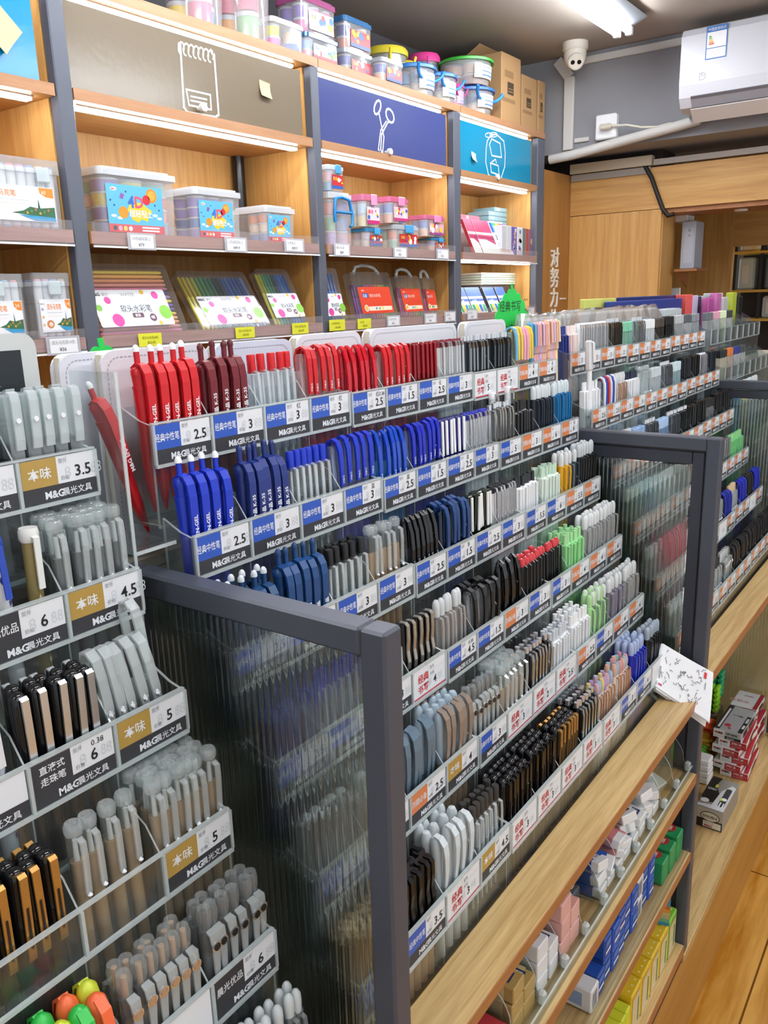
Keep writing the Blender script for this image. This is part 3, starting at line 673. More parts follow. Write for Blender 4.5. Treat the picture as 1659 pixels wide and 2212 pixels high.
for k, (a, c, col, nm) in enumerate(bx):
    x0, x1 = X_(a, 545), X_(c + .8, 545); h = Z_(a, 482 + k) - Z_(a, 546) + .0
    def deco(m, o, k=k):
        L = front(m, o); w_, h_ = o[3] - o[0], o[5] - o[2]
        random.seed(k)
        for _ in range(7): L.disc(w_ * random.uniform(.3, .7), h_ * random.uniform(.08, .92), w_ * .18, P(random.choice(['#e9e4ee', '#b58fc0', '#d9b7a0', '#7f88b8'])), 1, 8)
    plainbox('book', '%s book spine on the shelf under the backpack door, %s from left' % (nm, ORD[k]), 'book', x0, x1 - .001, YW + .02, YW + .15, zb, zb + h, col, 'books under the backpack door', deco if k in (2, 3, 6) else None)
for k in range(4):
    dz = .0215 * k; off = (.006, .0, .004, -.03)[k]
    def deco(m, o):
        L = front(m, o); L.rect(.02, .004, .05, .018, P('#d8e9ee'), 1); 
    plainbox('paper_box', 'pale blue flat box stacked behind the books, %s' % ['lowest', 'second from bottom', 'third from bottom', 'topmost and pushed out to the right'][k], 'box', X_(1048, 470, 2.04) + .02 - off * .3 + (0 if k < 3 else .05), X_(1118, 470, 2.04) - off + (0 if k < 3 else .03), 2.03, 2.15, zb + .150 + dz, zb + .150 + dz + .0205, '#9cc6d2', 'pale blue boxes behind the books', deco)
plainbox('carton', 'grey carton under the pale blue boxes behind the books', 'box', X_(1048, 470, 2.04) + .02, X_(1118, 470, 2.04), 2.03, 2.15, zb, zb + .149, '#8d9499')
for k in range(2):
    def deco(m, o): L = front(m, o); L.rect(.055, .002, .075, .02, P('#f2dfe4'), 1).rect(0, .0, o[3] - o[0], .004, PAPER, 1)
    plainbox('pink_box', 'pink flat box with white band on the backpack bay shelf, %s of the two' % ['lower', 'upper'][k], 'box', X_(994, 470, 2.0), X_(1036, 470, 2.0), 2.0, 2.1, zb + .129 + .024 * k, zb + .152 + .024 * k, '#d98296', 'pink boxes on the backpack bay shelf', deco)
plainbox('carton', 'plain carton under the two pink boxes', 'box', X_(996, 470, 2.0), X_(1034, 470, 2.0), 2.0, 2.1, zb, zb + .128, '#b7a2a0')
def pack(a, c, label, fn, side, dep=.016, lean=24, yb=546, hh=.165):
    rt = Matrix.Rotation(math.radians(-lean), 4, 'X'); x0, x1 = X_(a, yb), X_(c, yb)
    def deco(m, o): fn(front(m, o), o[3] - o[0], o[5] - o[2])
    m = MB(); m.M = Matrix.Translation((x0, YW + .012, zb + dep * math.sin(math.radians(lean)) * 0 + .0005)) @ rt
    m.box(0, 0, 0, x1 - x0, dep, hh, P('#e6e8ea'), .001); m.box(-.0004, .001, .001, 0, dep - .001, hh - .001, P(side)); fn(Lay(m, (0, -.0003, 0), (1, 0, 0), (0, 0, 1), .0004), x1 - x0, hh)
    return one('paper_pack', m, label, 'pack', 'colour paper packs under the backpack door')
def f_red(L, w, h):
    L.rect(0, h * .42, w, h, P('#b8456c'), 1).poly([(0, h * .5), (w * .4, h * .44), (w, h * .28), (w, h * .5)], P('#b8456c'), 1).rect(0, h * .55, w, h * .62, PAPER, 2).rect(0, 0, w, h * .22, P('#dfe8dc'), 1)
def f_rain(L, w, h):
    for k, cc in enumerate(('#2f55a8', '#3f9ad0', '#4aae5a', '#f0d23c', '#f0863c', '#e0468a', '#8a4a9c')): L.rect(w * k / 7, h * .66, w * (k + 1) / 7, h * .96, P(cc), 1)
    L.text('36', w * .12, h * .44, h * .2, INK, 1, .02).text('COLORFUL', w * .1, h * .24, h * .15, P('#5a8ac8'), 1, .02, w * .8).text('COLORS', w * .1, h * .08, h * .15, P('#e0a03c'), 1, .02, w * .8)
pack(1024, 1040, 'red and white colour paper pack leaning at the left end of the backpack bay', f_red, '#b53048')
pack(1042, 1076, 'wide red and white colour paper pack leaning under the pink boxes', f_red, '#b53048')
pack(1078, 1108, 'white colour paper pack with rainbow bars leaning against the books', f_rain, '#e8e8e8')
z3 = TZ['S3']
for k in range(5):
    m = MB(); x0, x1 = X_(1032, 600, 2.0), X_(1112, 600, 2.0); m.box(x0 + .004 * (k % 2), 1.98, z3 + .125 + k * .0115, x1 - .003 * (k % 3), 2.1, z3 + .1355 + k * .0115, P(['#c8d3c8', '#cdd6c6', '#b7c6b8', '#c4cfc0', '#d2d4c4'][k]), .002)
    m.box(x0 + .03, 1.9795, z3 + .128 + k * .0115, x0 + .07, 1.9799, z3 + .132 + k * .0115, P('#86b890')); one('flat_pack', m, 'pale green flat pack in the stack below the lit shelf, %s from bottom' % ORD[k], 'pack', 'flat packs under the lit lower shelf')
plainbox('carton', 'dark carton under the pale green flat packs', 'box', X_(1032, 600, 2.0), X_(1108, 600, 2.0), 1.985, 2.1, z3, z3 + .1245, '#4a4440')
def f_zip(L, w, h):
    L.rect(0, h * .45, w, h, P('#4a6fb8'), 1).rect(0, h * .55, w, h * .64, PAPER, 2).text('水彩', w * .15, h * .36, h * .18, P('#dfe9f4'), 3, .02, w * .7)
    for k, cc in enumerate(('#2f9a62', '#e8d63c', '#2f6fc0', '#35a878')): L.rect(w * (.04 + k * .24), h * .04, w * (.22 + k * .24), h * .32, P(cc), 2)
zb = z3
for k, (a, c) in enumerate(((996, 1020), (1022, 1052), (1060, 1082))): pack(a, c, 'blue and green pen pack leaning on the lowest shelf, %s from left' % ORD[k], f_zip, '#3a3d46', .03, 26, 668, .125)
pack(1086, 1104, 'blue pack of pens leaning behind the green sign', f_zip, '#3a3d46', .03, 26, 668, .125)

# pen cases that lean on the lower shelf
def pencase(label, a, c, yb, yt, cols, lab, lean, dep=.03, handle=False, n=14, horiz=False, group='pen cases leaning on the lower shelf', yo=.0):
    x0, x1 = X_(a, yb, YW + yo), X_(c, yb, YW + yo); w = x1 - x0; la = math.radians(lean)
    h = (Z_(a, yt, YW + yo + .05) - z3) / math.cos(la)
    r = thing('pen_case', label, 'pen case', (x0, YW + yo, z3 + .0008), group); r.rotation_euler = (-la, 0, 0)
    m = MB(); pl = rr(w, h, .012, 3)
    V = [(x, 0, z) for x, z in pl] + [(x, dep, z) for x, z in pl]; k = len(pl); m.add(V, [list(range(k)), list(range(2 * k - 1, k - 1, -1))], CLR); m.add(V, [(i, k + i, k + (i + 1) % k, (i + 1) % k) for i in range(k)], CLR)
    shared_(m, 'case_shell', r)
    if handle:
        m = MB(); m.tube([(w * .18, dep / 2, h - .002), (w * .26, dep / 2, h + .022), (w * .42, dep / 2, h + .030), (w * .60, dep / 2, h + .028), (w * .74, dep / 2, h + .018), (w * .82, dep / 2, h - .002)], .0065, FROST, 8); shared_(m, 'handle', r)
    hh = h - .02 - (.03 if handle else 0); rad = min(.0052, (w - .012) / n / 2 * .98) if not horiz else .0052
    if horiz:
        n = int((h - .012) / .0125); 
        for j in range(n):
            cc = cols[j % len(cols)]
            shared('colour_pen', ('hpen', cc, round(w, 3)), lambda m, cc=cc: m.lathe([(.0032, 0), (.0052, .012), (.0052, w - .03), (.0034, w - .018)], P(cc), 10), r, (.008, dep / 2, .010 + j * .0125), (0, math.pi / 2, 0))
    else:
        for j in range(n):
            cc = cols[int(j * len(cols) / n)]
            def f(m, cc=cc):
                m.lathe([(rad * .6, 0), (rad, .008), (rad, hh * .62)], P(cc), 10); m.lathe([(rad * 1.02, hh * .62), (rad * 1.02, hh * .97), (rad * .7, hh)], clear('pencap_' + cc[1:], cc, .55, cc, .2), 10)
            shared('colour_pen', ('vpen', cc, round(rad, 4), round(hh, 3)), f, r, (.008 + rad + j * (w - .016 - 2 * rad) / (n - 1), dep / 2, .006))
    m = MB(); L = Lay(m, (0, -.0008, 0), (1, 0, 0), (0, 0, 1), .0003); lab(L, w, h); shared_(m, 'label', r)
    return r
def lab_wc(num, x0=.03, x1=.86, y0=.10, y1=.62, small=False):
    def f(L, w, h):
        a, b_, W_, H_ = x0 * w, y0 * h, (x1 - x0) * w, (y1 - y0) * h; q = lambda x, y: (a + x * W_, b_ + y * H_)
        L.rrect(a, b_, a + W_, b_ + H_, .006, PAPER, 1)
        PK, GN, YW_ = P('#d6469a'), P('#86c44a'), P('#e6b83c')
        L.disc(*q(.24, .02 + .16), .16 * H_ * 1.1, PK, 2).disc(*q(.19, .72), .10 * H_, PK, 2).disc(*q(.85, .84), .11 * H_, PK, 2).disc(*q(.92, .36), .2 * H_, GN, 2).disc(*q(.05, .52), .09 * H_, GN, 2).disc(*q(.68, .93), .07 * H_, YW_, 2).disc(*q(.80, .06), .06 * H_, YW_, 2)
        L.text('M&G', *q(.01, .84), H_ * .12, INK, 3, .03).text('晨光', *q(.14, .84), H_ * .10, GREYT, 3)
        L.text('WATER', *q(.38, .82), H_ * .13, GREYT, 3, 0, W_ * .2).text('COLOR PEN', *q(.33, .67), H_ * .12, PALET, 3, 0, W_ * .32)
        L.text('软头水彩笔', *q(.32, .40), H_ * .22, P('#4a5568'), 3, .005, W_ * .42)
        L.rrect(*q(.45, .23), *q(.60, .36), .003, P('#6a4658'), 3).text('套装', *q(.48, .26), H_ * .09, PAPER, 4, .01, W_ * .1).disc(*q(.72, .22), .11 * H_, P('#6a4258'), 3).text(num, *q(.685, .18), H_ * .13, PAPER, 4, .02)
    return f
YG = ['#e8d63c', '#e6d84a', '#c8d84a', '#5fb87a', '#3aa888', '#2f9a78', '#2c5f68', '#3a78c0', '#4a90d8', '#3f7fd0', '#3a68b8', '#7aa8e0']
pencase('widest white labelled case of colour pens, lying pens, left on the lower shelf', 219, 408, 708, 568, ['#e07a9a', '#f09a8a', '#f0a070', '#f2b25a', '#e8c84a', '#6a4aa0', '#7a58b0', '#e8d04a', '#b8a0d8', '#5a48a0'], lab_wc('48'), 24, .035, horiz=True)
pencase('middle white labelled case of colour pens in yellow, green and blue', 442, 586, 704, 584, YG, lab_wc('36', .10, .97, .06, .55), 33, .03, n=16)
pencase('narrow white labelled case of colour pens right of the middle one', 599, 668, 697, 580, YG[1:], lab_wc('24', .05, .97, .12, .55), 27, .03, n=10)
pencase('narrowest white labelled case of blue pens at the left of the scissors bay', 709, 751, 690, 580, ['#5f9ad8', '#3f7fd0', '#4a78c8', '#3a68b8'], lab_wc('18', .05, .95, .10, .52), 14, .03, n=6)
def lab_rd(L, w, h):
    a, b_, W_, H_ = .10 * w, .12 * h, .82 * w, .56 * h; q = lambda x, y: (a + x * W_, b_ + y * H_)
    L.rrect(a, b_, a + W_, b_ + H_, .004, P('#d9472f'), 1).rect(*q(.10, .60), *q(.28, .76), P('#2f55a0'), 2).text('正姿', *q(.11, .62), H_ * .13, PAPER, 3, .01, W_ * .16).text('软头水彩笔', *q(.32, .62), H_ * .14, P('#f4c8b8'), 2, .01, W_ * .34)
    L.text('M&G', *q(.10, .84), H_ * .08, P('#f4d8cc'), 2, .02).rrect(*q(.22, .10), *q(.95, .26), .003, P('#e9dcc4'), 2).disc(*q(.15, .20), .13 * H_, P('#dfe8f4'), 3).disc(*q(.15, .20), .10 * H_, P('#e8b84a'), 4)
    for k, cc in enumerate(('#3f7fd0', '#4aae6a', '#e6c83c')): L.disc(*q(.45 + .10 * k, .18), .05 * H_, P(cc), 3, 10)
RB = ['#7a3a8c', '#8a4a9c', '#5a3a7a', '#b84a8a', '#e0508a', '#e8607a', '#f0a04a', '#e8d84a', '#8ac84a', '#3a9a4a']
pencase('largest orange red labelled pen case with a carrying handle in the scissors bay', 778, 861, 690, 588, RB, lab_rd, 14, .035, True, n=14)
pencase('middle orange red labelled pen case with handle, behind the largest', 872, 922, 684, 596, RB[3:], lab_rd, 14, .03, True, n=9, yo=.02)
pencase('smallest orange red labelled pen case, half hidden at the right', 926, 950, 682, 600, RB[4:], lab_rd, 12, .03, True, n=4, yo=.03)

# white marker boxes in the leftmost bay
def lab_mk(num):
    def f(L, w, h):
        a, b_, W_, H_ = .06 * w, .10 * h, .86 * w, .50 * h; q = lambda x, y: (a + x * W_, b_ + y * H_)
        L.rect(a, b_, a + W_, b_ + H_, PAPER, 1).text('双头马克笔', *q(.22, .70), H_ * .19, P('#e8935a'), 2, .02, W_ * .46).poly([q(.82, .98), q(.99, .98), q(.99, .70), q(.90, .72), q(.83, .82)], P('#ec8f3a'), 2).text(num, *q(.85, .80), H_ * .15, P('#f7dcc0'), 3, .02, W_ * .12)
        L.disc(*q(.28, .24), .13 * H_, P('#d08a5c'), 2).disc(*q(.29, .24), .07 * H_, P('#f0dcc8'), 3)
        L.poly([q(.48, .22), q(.62, .30), q(.70, .42), q(.80, .38), q(.99, .44), q(.99, .10), q(.80, .14)], P('#3f6a4c'), 2).poly([q(.79, .36), q(.82, .36), q(.80, .66)], P('#2f5a58'), 3).poly([q(.56, .18), q(.99, .14), q(.99, .02), q(.74, .02)], P('#3f9ac8'), 3)
        for k in range(6): L.disc(*q(.66 + .05 * k, .24 + .05 * (k % 3)), .04 * H_, P(['#c8a848', '#6a8a48', '#b87848'][k % 3]), 4, 8)
        L.rect(*q(.22, .58), *q(.70, .605), PALET, 2).rect(*q(.22, .48), *q(.66, .495), P('#ecd9cc'), 2).text('M&G', *q(.02, .84), H_ * .07, GREYT, 2, .01)
        for k in range(3): L.disc(*q(.07, .70 - .24 * k), .05 * H_, P(['#b8a8c0', '#ecc08a', '#e8c88a'][k]), 2, 8)
    return f
def markerbox(label, x0, x1, z0, h, dep, n, num, y=YW + .012):
    r = thing('marker_box', label, 'marker box', ((x0 + x1) / 2, y + dep / 2, z0), 'white boxes of markers'); w = x1 - x0
    m = MB(); m.prism([(a - w / 2, c - dep / 2) for a, c in rr(w, dep, .012, 3)], .001, h * .80, TUBC); shared_(m, 'body', r)
    m = MB(); m.prism([(a - w * .52, c - dep * .52) for a, c in rr(w * 1.04, dep * 1.04, .012, 3)], h * .80, h, clear('marker_lid', '#eef2f6', .22, '#ffffff', .15)); shared_(m, 'lid', r)
    rad = (w - .012) / n / 2
    for iy in range(2):
        for j in range(n):
            cc = ['#e8a0a8', '#d9b0c8', '#98b0d8', '#e8c8a0', '#a8c8e0'][(j + iy) % 5]
            def f(m, cc=cc):
                m.lathe([(rad * .93, .004), (rad * .93, h * .52)], WHITE, 10); m.lathe([(rad * .97, h * .525), (rad * .97, h * .86)], WHITE, 10); m.lathe([(rad * .8, h * .86), (rad * .8, h * .89)], P(cc), 10); m.lathe([(rad * .8, .0), (rad * .8, .0045)], P(cc), 10)
            shared('marker', ('mk', cc, round(rad, 4), round(h, 3)), f, r, (-w / 2 + .006 + rad + j * 2 * rad, -dep / 2 + .006 + rad + iy * (dep - .012 - 2 * rad), .003))
    for s in ((-1, 1) if n > 6 else (0,)):
        m = MB(); m.box(s * w * .32 - .017, -dep * .52 - .008, h * .66, s * w * .32 + .017, -dep * .52 - .001, h * .88, FROST, .003); shared_(m, 'catch', r)
    m = MB(); lab_mk(num)(Lay(m, (-w / 2, -dep / 2 - .0008, 0), (1, 0, 0), (0, 0, 1), .0003), w, h); shared_(m, 'label', r)
    return r
x1 = X_(137, 500); markerbox('large white marker box with landscape label on the upper shelf at far left', x1 - .26, x1, TZ['S2'], Z_(134, 352) - TZ['S2'], .1, 10, '60')
x1 = X_(60, 720); markerbox('white marker box with landscape label at the photo edge, behind the framed picture', x1 - .14, x1, z3, Z_(58, 592) - z3, .08, 6, '24')
x1 = X_(162, 733); markerbox('narrow white marker box with landscape label beside the grey post', x1 - .098, x1, z3, Z_(150, 590) - z3, .11, 4, '14')

# price cards on the shelf edges
YEC = M('yellow_card', '#e0e23a', .6); HOLD = clear('card_sleeve', '#f4f6fb', .35, '#f2f4fa', .15)
for k, (a, c, yt, yb, col, t1, t2, lab) in enumerate((
    (278, 338, 503, 540, 0, '24色超轻黏土', '¥79', 'white price card under the largest clay tub'), (487, 535, 512, 545, 0, '12色超轻黏土', '¥49.9', 'white price card under the middle clay tub'), (615, 658, 515, 545, 0, '12色黏土', '¥29.9', 'white price card under the smallest clay tub'),
    (722, 757, 525, 554, 0, '黏土礼盒', '¥39', 'white price card under the blue handled clay jar'), (850, 880, 533, 557, 0, '彩泥套装', '¥35', 'white price card under the middle clay boxes'), (943, 970, 537, 560, 0, '彩泥', '¥18', 'white price card at the right end under the clay boxes'),
    (103, 176, 725, 766, 0, '双头马克笔14色', '¥36', 'white price card under the narrow marker box beside the grey post'), (301, 351, 719, 748, 1, '软头水彩笔48色', '¥52.90', 'yellow price card under the widest pen case'), (510, 551, 706, 730, 1, '软头水彩笔36色', '¥39.00', 'yellow price card under the middle pen case'),
    (632, 667, 697, 721, 1, '软头水彩笔24色', '¥26.90', 'yellow price card under the narrow pen case'), (712, 746, 690, 714, 1, '水彩笔18色', '¥19.90', 'yellow price card under the blue pen case of the scissors bay'), (773, 802, 688, 710, 1, '水彩笔', '¥22.00', 'yellow price card left of the white ones in the scissors bay'),
    (836, 865, 681, 705, 0, '正姿水彩笔', '¥36', 'white price card under the largest orange red pen case'), (917, 944, 676, 699, 0, '正姿水彩笔', '¥24', 'white price card under the middle orange red pen case'), (960, 985, 672, 695, 0, '水彩笔', '¥12', 'white price card at the right end of the scissors bay'),
    (1009, 1032, 668, 691, 0, '水彩笔', '¥29', 'white price card at the left of the backpack bay'), (1140, 1155, 663, 683, 0, '便签', '¥8', 'white price card beside the green sign'))):
    Y = YW - .016; p0, p1 = at(a, yb, Y=Y), at(c, yb, Y=Y); h = at(a, yt, Y=Y).z - p0.z; w = p1.x - p0.x; z0 = (p0.z + p1.z) / 2
    m = MB(); pm = YEC if col else PAPER; m.box(p0.x, Y, z0, p0.x + w, Y + .0009, z0 + h, pm if col else HOLD)
    L = Lay(m, (p0.x, Y - .0002, z0), (1, 0, 0), (0, 0, 1), .0003)
    if not col: L.rect(w * .1, h * .1, w * .92, h * .88, PAPER, 0)
    ink = P('#8a7a20', .6) if col else GREYT
    L.text(t1, w * .16, h * .58, h * .24, ink, 2, 0, w * .68).text(t2, w * .36, h * .2, h * .28, ink if col else P('#5a5d68', .6), 2, .01, w * .4)
    one('price_card', m, lab, 'price card', 'price cards on the shelf edges')

# goods on top of the shelving
ST = ZT['S0'][1] + .001
def bucket(label, cx, y, z0, r, h, lid, cups, handle=None, lab=None, name='clay_bucket', lip=1.05):
    o = thing(name, label, 'clay bucket', (cx, y, z0), 'buckets and tubs on top of the shelving')
    m = MB(); m.lathe([(r * .84, .001), (r * .96, h * .88)], TUBC, 20); shared_(m, 'body', o)
    m = MB(); m.lathe([(r * lip, h * .86), (r * lip, h * .95), (r * .95, h)], P(lid), 20); shared_(m, 'lid', o)
    n = 0
    for iz in range(2 if h > .09 else 1):
        for ia in range(3):
            cc = cups[n % len(cups)]; n += 1; rc = r * .40; a = -1.9 + ia * 2.09
            shared('clay_cup', ('cup', cc, round(rc, 4), round(h * .4, 4)), cup(cc, rc, h * .4), o, (r * .43 * math.cos(a), r * .43 * math.sin(a), .003 + iz * h * .42))
    if handle:
        m = MB(); m.tube([(r * 1.05 * math.cos(t_) , r * 1.06 * math.sin(t_) * .25 - r * 1.0, h * .9 - abs(math.sin(t_)) * h * .42) for t_ in [math.pi * k / 8 for k in range(9)]], r * .07, P(handle), 6); shared_(m, 'handle', o)
    if lab:
        m = MB(); V = []; n = 8
        for i in range(n + 1):
            a = math.radians(-130 + 80 * i / n); V += [(r * .93 * math.cos(a), r * .93 * math.sin(a), h * .22), (r * .97 * math.cos(a), r * .97 * math.sin(a), h * .72)]
        m.add(V, [(2 * i, 2 * i + 2, 2 * i + 3, 2 * i + 1) for i in range(n)], P(lab)); 
        for q_ in (.30, .44, .58): m.add([(v[0] * 1.006, v[1] * 1.006, h * (q_ if i % 2 == 0 else q_ + .05)) for i, v in enumerate(V[4:14])], [(2 * i, 2 * i + 2, 2 * i + 3, 2 * i + 1) for i in range(4)], P('#7fa8d0')); 
        shared_(m, 'label', o)
    return o
def pxw(a, c, yb, y): return (X_(a, yb, y) + X_(c, yb, y)) / 2, (X_(c, yb, y) - X_(a, yb, y)) / 2
MIXC = ['#d04a78', '#e8c83a', '#5a80d0', '#5ab070', '#e8607a', '#e88a6a', '#c85a9a', '#5a68c0']
TOPY = YW + .09
for k, (a, c, yb, h, lid, cups, hd, lab, y, up, txt) in enumerate((
    (368, 470, 50, .17, '#d8dfe8', ['#d04a78', '#5a80d0', '#e8c83a', '#7ac0a0'], None, None, TOPY, 0, 'clear clay jar with white lid above the taupe door, left one'),
    (476, 568, 78, .19, '#d8dfe8', ['#7ab070', '#c85a78', '#e8a03a', '#c8486a', '#e87a8a', '#d8607a'], None, None, TOPY, 0, 'clear clay jar with red and green clay above the taupe door, right one'),
    (866, 919, 192, .115, '#2f78c8', ['#e8e4d4', '#8ab4dc'], '#2f8ad8', '#cfe0f0', TOPY, 0, 'small clay bucket with blue lid above the scissors door, left of two'),
    (920, 966, 208, .115, '#2f78c8', ['#e8e4d4', '#b89ad8'], '#2f8ad8', '#cfe0f0', TOPY, 0, 'small clay bucket with blue lid above the scissors door, right of two'),
    (988, 1040, 230, .105, '#2f6fc8', ['#e8d8c8', '#8ab4dc'], '#2f8ad8', '#d4e4f0', TOPY, 0, 'clay bucket with blue lid under the green lidded one'),
    (976, 1034, 230, .105, '#38a838', ['#8a5a48', '#c8a890'], None, '#dcd8c8', TOPY, .107, 'clay tub with bright green lid on top of a blue lidded bucket'),
    (808, 860, 140, .215, '#d9c83a', ['#8a8468', '#b0a890'], '#e0cc30', '#c8c8b8', TOPY + .16, 0, 'yellow lidded clay bucket behind the clear boxes, left of two'),
    (862, 886, 150, .20, '#c8b83a', ['#6a6458', '#8a8478'], '#e0cc30', None, TOPY + .17, 0, 'yellow lidded clay bucket behind the clear boxes, right of two'),
    (898, 934, 160, .245, '#d8408c', ['#a85a80', '#c87aa0'], '#e0409a', None, TOPY + .15, 0, 'large clay bucket with pink lid and handle behind the blue buckets'),
    (970, 992, 214, .095, '#e83a9a', ['#e878b8', '#d85aa0'], '#e83a9a', '#e8a0c8', TOPY - .02, 0, 'small pink clay bucket between blue lidded buckets'))):
    cx, rr_ = pxw(a, c, yb, y); bucket(txt, cx, y, ST + up, rr_, h, lid, cups, hd, lab)
for k, (a, c, yb, yt, up, cups, lab, lid, txt, y) in enumerate((
    (590, 658, 100, 32, 0, ['#e060a8', '#e0d03a', '#4a78d0', '#e8c0a0'], None, '#eef2f6', 'rounded clear box with four clay colours above the taupe door', YW + .02),
    (664, 733, 130, 72, 0, ['#e8a0b0', '#90b0e0'], lab_small('#e8e8ea', '#c83a48', '#3a78c0'), '#3a90d8', 'clear clay box with blue catch, lower of the pair above the post', YW + .02),
    (656, 729, 130, 4, 1, ['#c04a90', '#7a58b0', '#d85a98'], lab_small('#d8d8d4', '#b8b8b0', '#8a8a86'), '#d870b0', 'clear clay box with pink lid and white label, upper of the pair', YW + .03),
    (748, 806, 152, 92, 0, ['#e8a890', '#3f58a8', '#c84a48'], lab_small('#b8303a', '#2a4a9a', '#f2cf3a'), '#dfe8f0', 'clear clay box with red label, lower of the pair above the scissors door', YW + .05),
    (748, 806, 152, 36, 1, ['#d8907a', '#37509a', '#b84440'], lab_small('#b8303a', '#2a4a9a', '#f2cf3a'), '#4a90d0', 'clear clay box with red label, upper of the pair above the scissors door', YW + .06),
    (826, 872, 178, 124, 0, ['#e8b89a', '#5a78c0', '#e0d0c0'], lab_small('#b8303a', '#2a4a9a', '#f2cf3a'), '#dfe8f0', 'clear clay box with red label in front of the yellow buckets', YW + .01))):
    x0, x1 = X_(a, yb, y), X_(c, yb, y); z0 = ST; z1 = ST + Z_(a, yt, y) - Z_(a, yb, y)
    if up: z0 = prev + .001; z1 = z0 + (.11 if k == 2 else .105)
    clearbox('clay_box', txt, 'clay box', x0, x1, z0, z1, .11, cups, clear('lid_' + lid[1:], lid, .5, lid, .15), lab, y, 'clay boxes on top of the shelving', rows=2, cr=min(.026, (x1 - x0) / 4.4)); prev = z1
CARD = M('cardboard', '#b48f63', .75, bump=.05)
for k, (a, c, yb, h, y, txt) in enumerate(((1083, 1124, 262, .285, YW + .02, 'tallest cardboard box on the shelving top, open flap, left of three'), (1127, 1158, 272, .235, YW + .03, 'middle cardboard box on the shelving top'), (1162, 1200, 284, .24, YW + .03, 'cardboard box nearest the white trunking, right of three'))):
    x0, x1 = X_(a, yb, y), min(X_(c, yb, y), 4.04 + .03 * (k == 2)); d = .20; m = MB(); m.box(x0, y, ST, x1, y + d, ST + h, CARD, .003)
    L = front(m, (x0, y, ST)); w = x1 - x0; BP = M('carton_print', '#4a3c2e', .7)
    L.rect(w * .30, h * .42, w * .62, h * .60, BP, 1).rect(w * .34, h * .5, w * .58, h * .51, CARD, 2).rect(w * .34, h * .46, w * .58, h * .47, CARD, 2).rect(w * .15, h * .66, w * .6, h * .76, M('carton_print_pale', '#94744e', .7), 1).rect(w * .05, h * .30, w * .7, h * .36, M('carton_print_pale', '#94744e', .7), 1)
    r = tag(m.build('cardboard_box'), txt, 'box', 'cardboard boxes on the shelving top')
    if k == 0:
        r['_o'] = tuple(r.location); m = MB(); m.M = Matrix.Translation((x0, y + d, ST + h + .001)) @ Matrix.Rotation(math.radians(-28), 4, 'X'); m.box(.004, -.10, 0, w - .004, 0, .003, CARD); part('flap', m, r)
# ================================================================ the pen rack: frames, ledges, trays, price cards
YF, TF, ZTOP, FP = .3078, .022, 1.2396, .8867          # frame front, tube, top, pitch
FX_ = [.42 + FP * k for k in range(3)]
YB_ = .578
CZ = .295                                              # counter top
FN = ['with the large ribbed glass pane, nearest', 'holding the memo pad, middle of the rack', 'at the far end of the rack, cut by the photo edge']
for k, x in enumerate(FX_):
    r = thing('end_frame', 'dark grey steel frame %s' % FN[k], 'frame', (x + TF / 2, (YF + YB_) / 2, CZ + .001), 'ribbed glass end frames')
    r['_o'] = tuple(r.location)
    m = MB(); m.box(x, YF, CZ + .001, x + TF, YF + TF, ZTOP, STEEL, .0022); part('post', m, r)
    m = MB(); m.box(x, YF + TF, ZTOP - TF, x + TF, YB_, ZTOP, STEEL, .0022); part('top_bar', m, r)
    m = MB(); m.box(x, YB_ + .0002, CZ + .001, x + TF, YB_ + TF, ZTOP, STEEL, .004); part('rear_post', m, r)
    gx = x + .006; gy0, gy1, gz0, gz1 = YF + TF + .003, YB_ - .004, CZ + .02, ZTOP - TF - .003
    if k:
        m = MB(); m.box(x + .003, YF + TF + .002, CZ + .01, x + TF - .003, YF + TF + .020, ZTOP - TF - .002, M('dark_grey_inner', '#343842', .45), .001); part('inner_upright', m, r)
        m = MB(); m.box(x + .003, YF + TF + .021, ZTOP - TF - .022, x + TF - .003, YB_ - .004, ZTOP - TF - .002, M('dark_grey_inner', '#343842', .45), .001); part('inner_bar', m, r)
        gy0 += .020; gz1 -= .022
    m = MB(); V = []; n = int((gy1 - gy0) / .0072) * 6
    for i in range(n + 1):
        y = gy0 + (gy1 - gy0) * i / n; d = .0016 * abs(math.sin(math.pi * i / 6))
        V += [(gx + .0016 - d, y, gz0), (gx + .0016 - d, y, gz1)]
    m.add(V, [(2 * i, 2 * i + 1, 2 * i + 3, 2 * i + 2) for i in range(n)], RIB, True)
    V2 = [(gx + .005, gy0, gz0), (gx + .005, gy0, gz1), (gx + .005, gy1, gz0), (gx + .005, gy1, gz1)]; m.add(V2, [(0, 2, 3, 1)], RIB)
    part('ribbed_glass_pane', m, r)
# ledges
def board(name, label, x0, x1, y0, y1, z1, th, mat=None, edge=EDGE, cat='shelf board', tilt=0.):
    m = MB(); z0 = z1 - th
    m.box(x0, y0, z0, x1, y1, z1, mat or LEDGE, .0015)
    m.box(x0, y0 - .0012, z0, x1, y0, z1 - .0008, edge); return one(name, m, label, cat)
LX0, LX1 = FX_[0] + TF + .001, FX_[1] - .001
MX0, MX1 = FX_[1] + TF + .001, FX_[2] - .001
board('ledge_board', 'oak ledge in front of the lowest pens between the two nearer steel frames', LX0, LX1, YF + .001, .3625, .818, .015)
board('ledge_board', 'oak ledge of the farther rack section at the right edge of the photo', MX0, MX1, YF + .001, .3625, .828, .018)
board('ledge_board', 'oak ledge behind the ribbed glass at lower left', -.45, FX_[0] - .002, YF + .001, .3625, .79, .018)
board('lower_shelf', 'oak shelf with the bins of erasers below the ledge', LX0, LX1, YF + .001, .60, .666, .018)
board('lower_shelf', 'oak shelf with blue boxes below the eraser bins', LX0, LX1, YF + .001, .60, .512, .016)
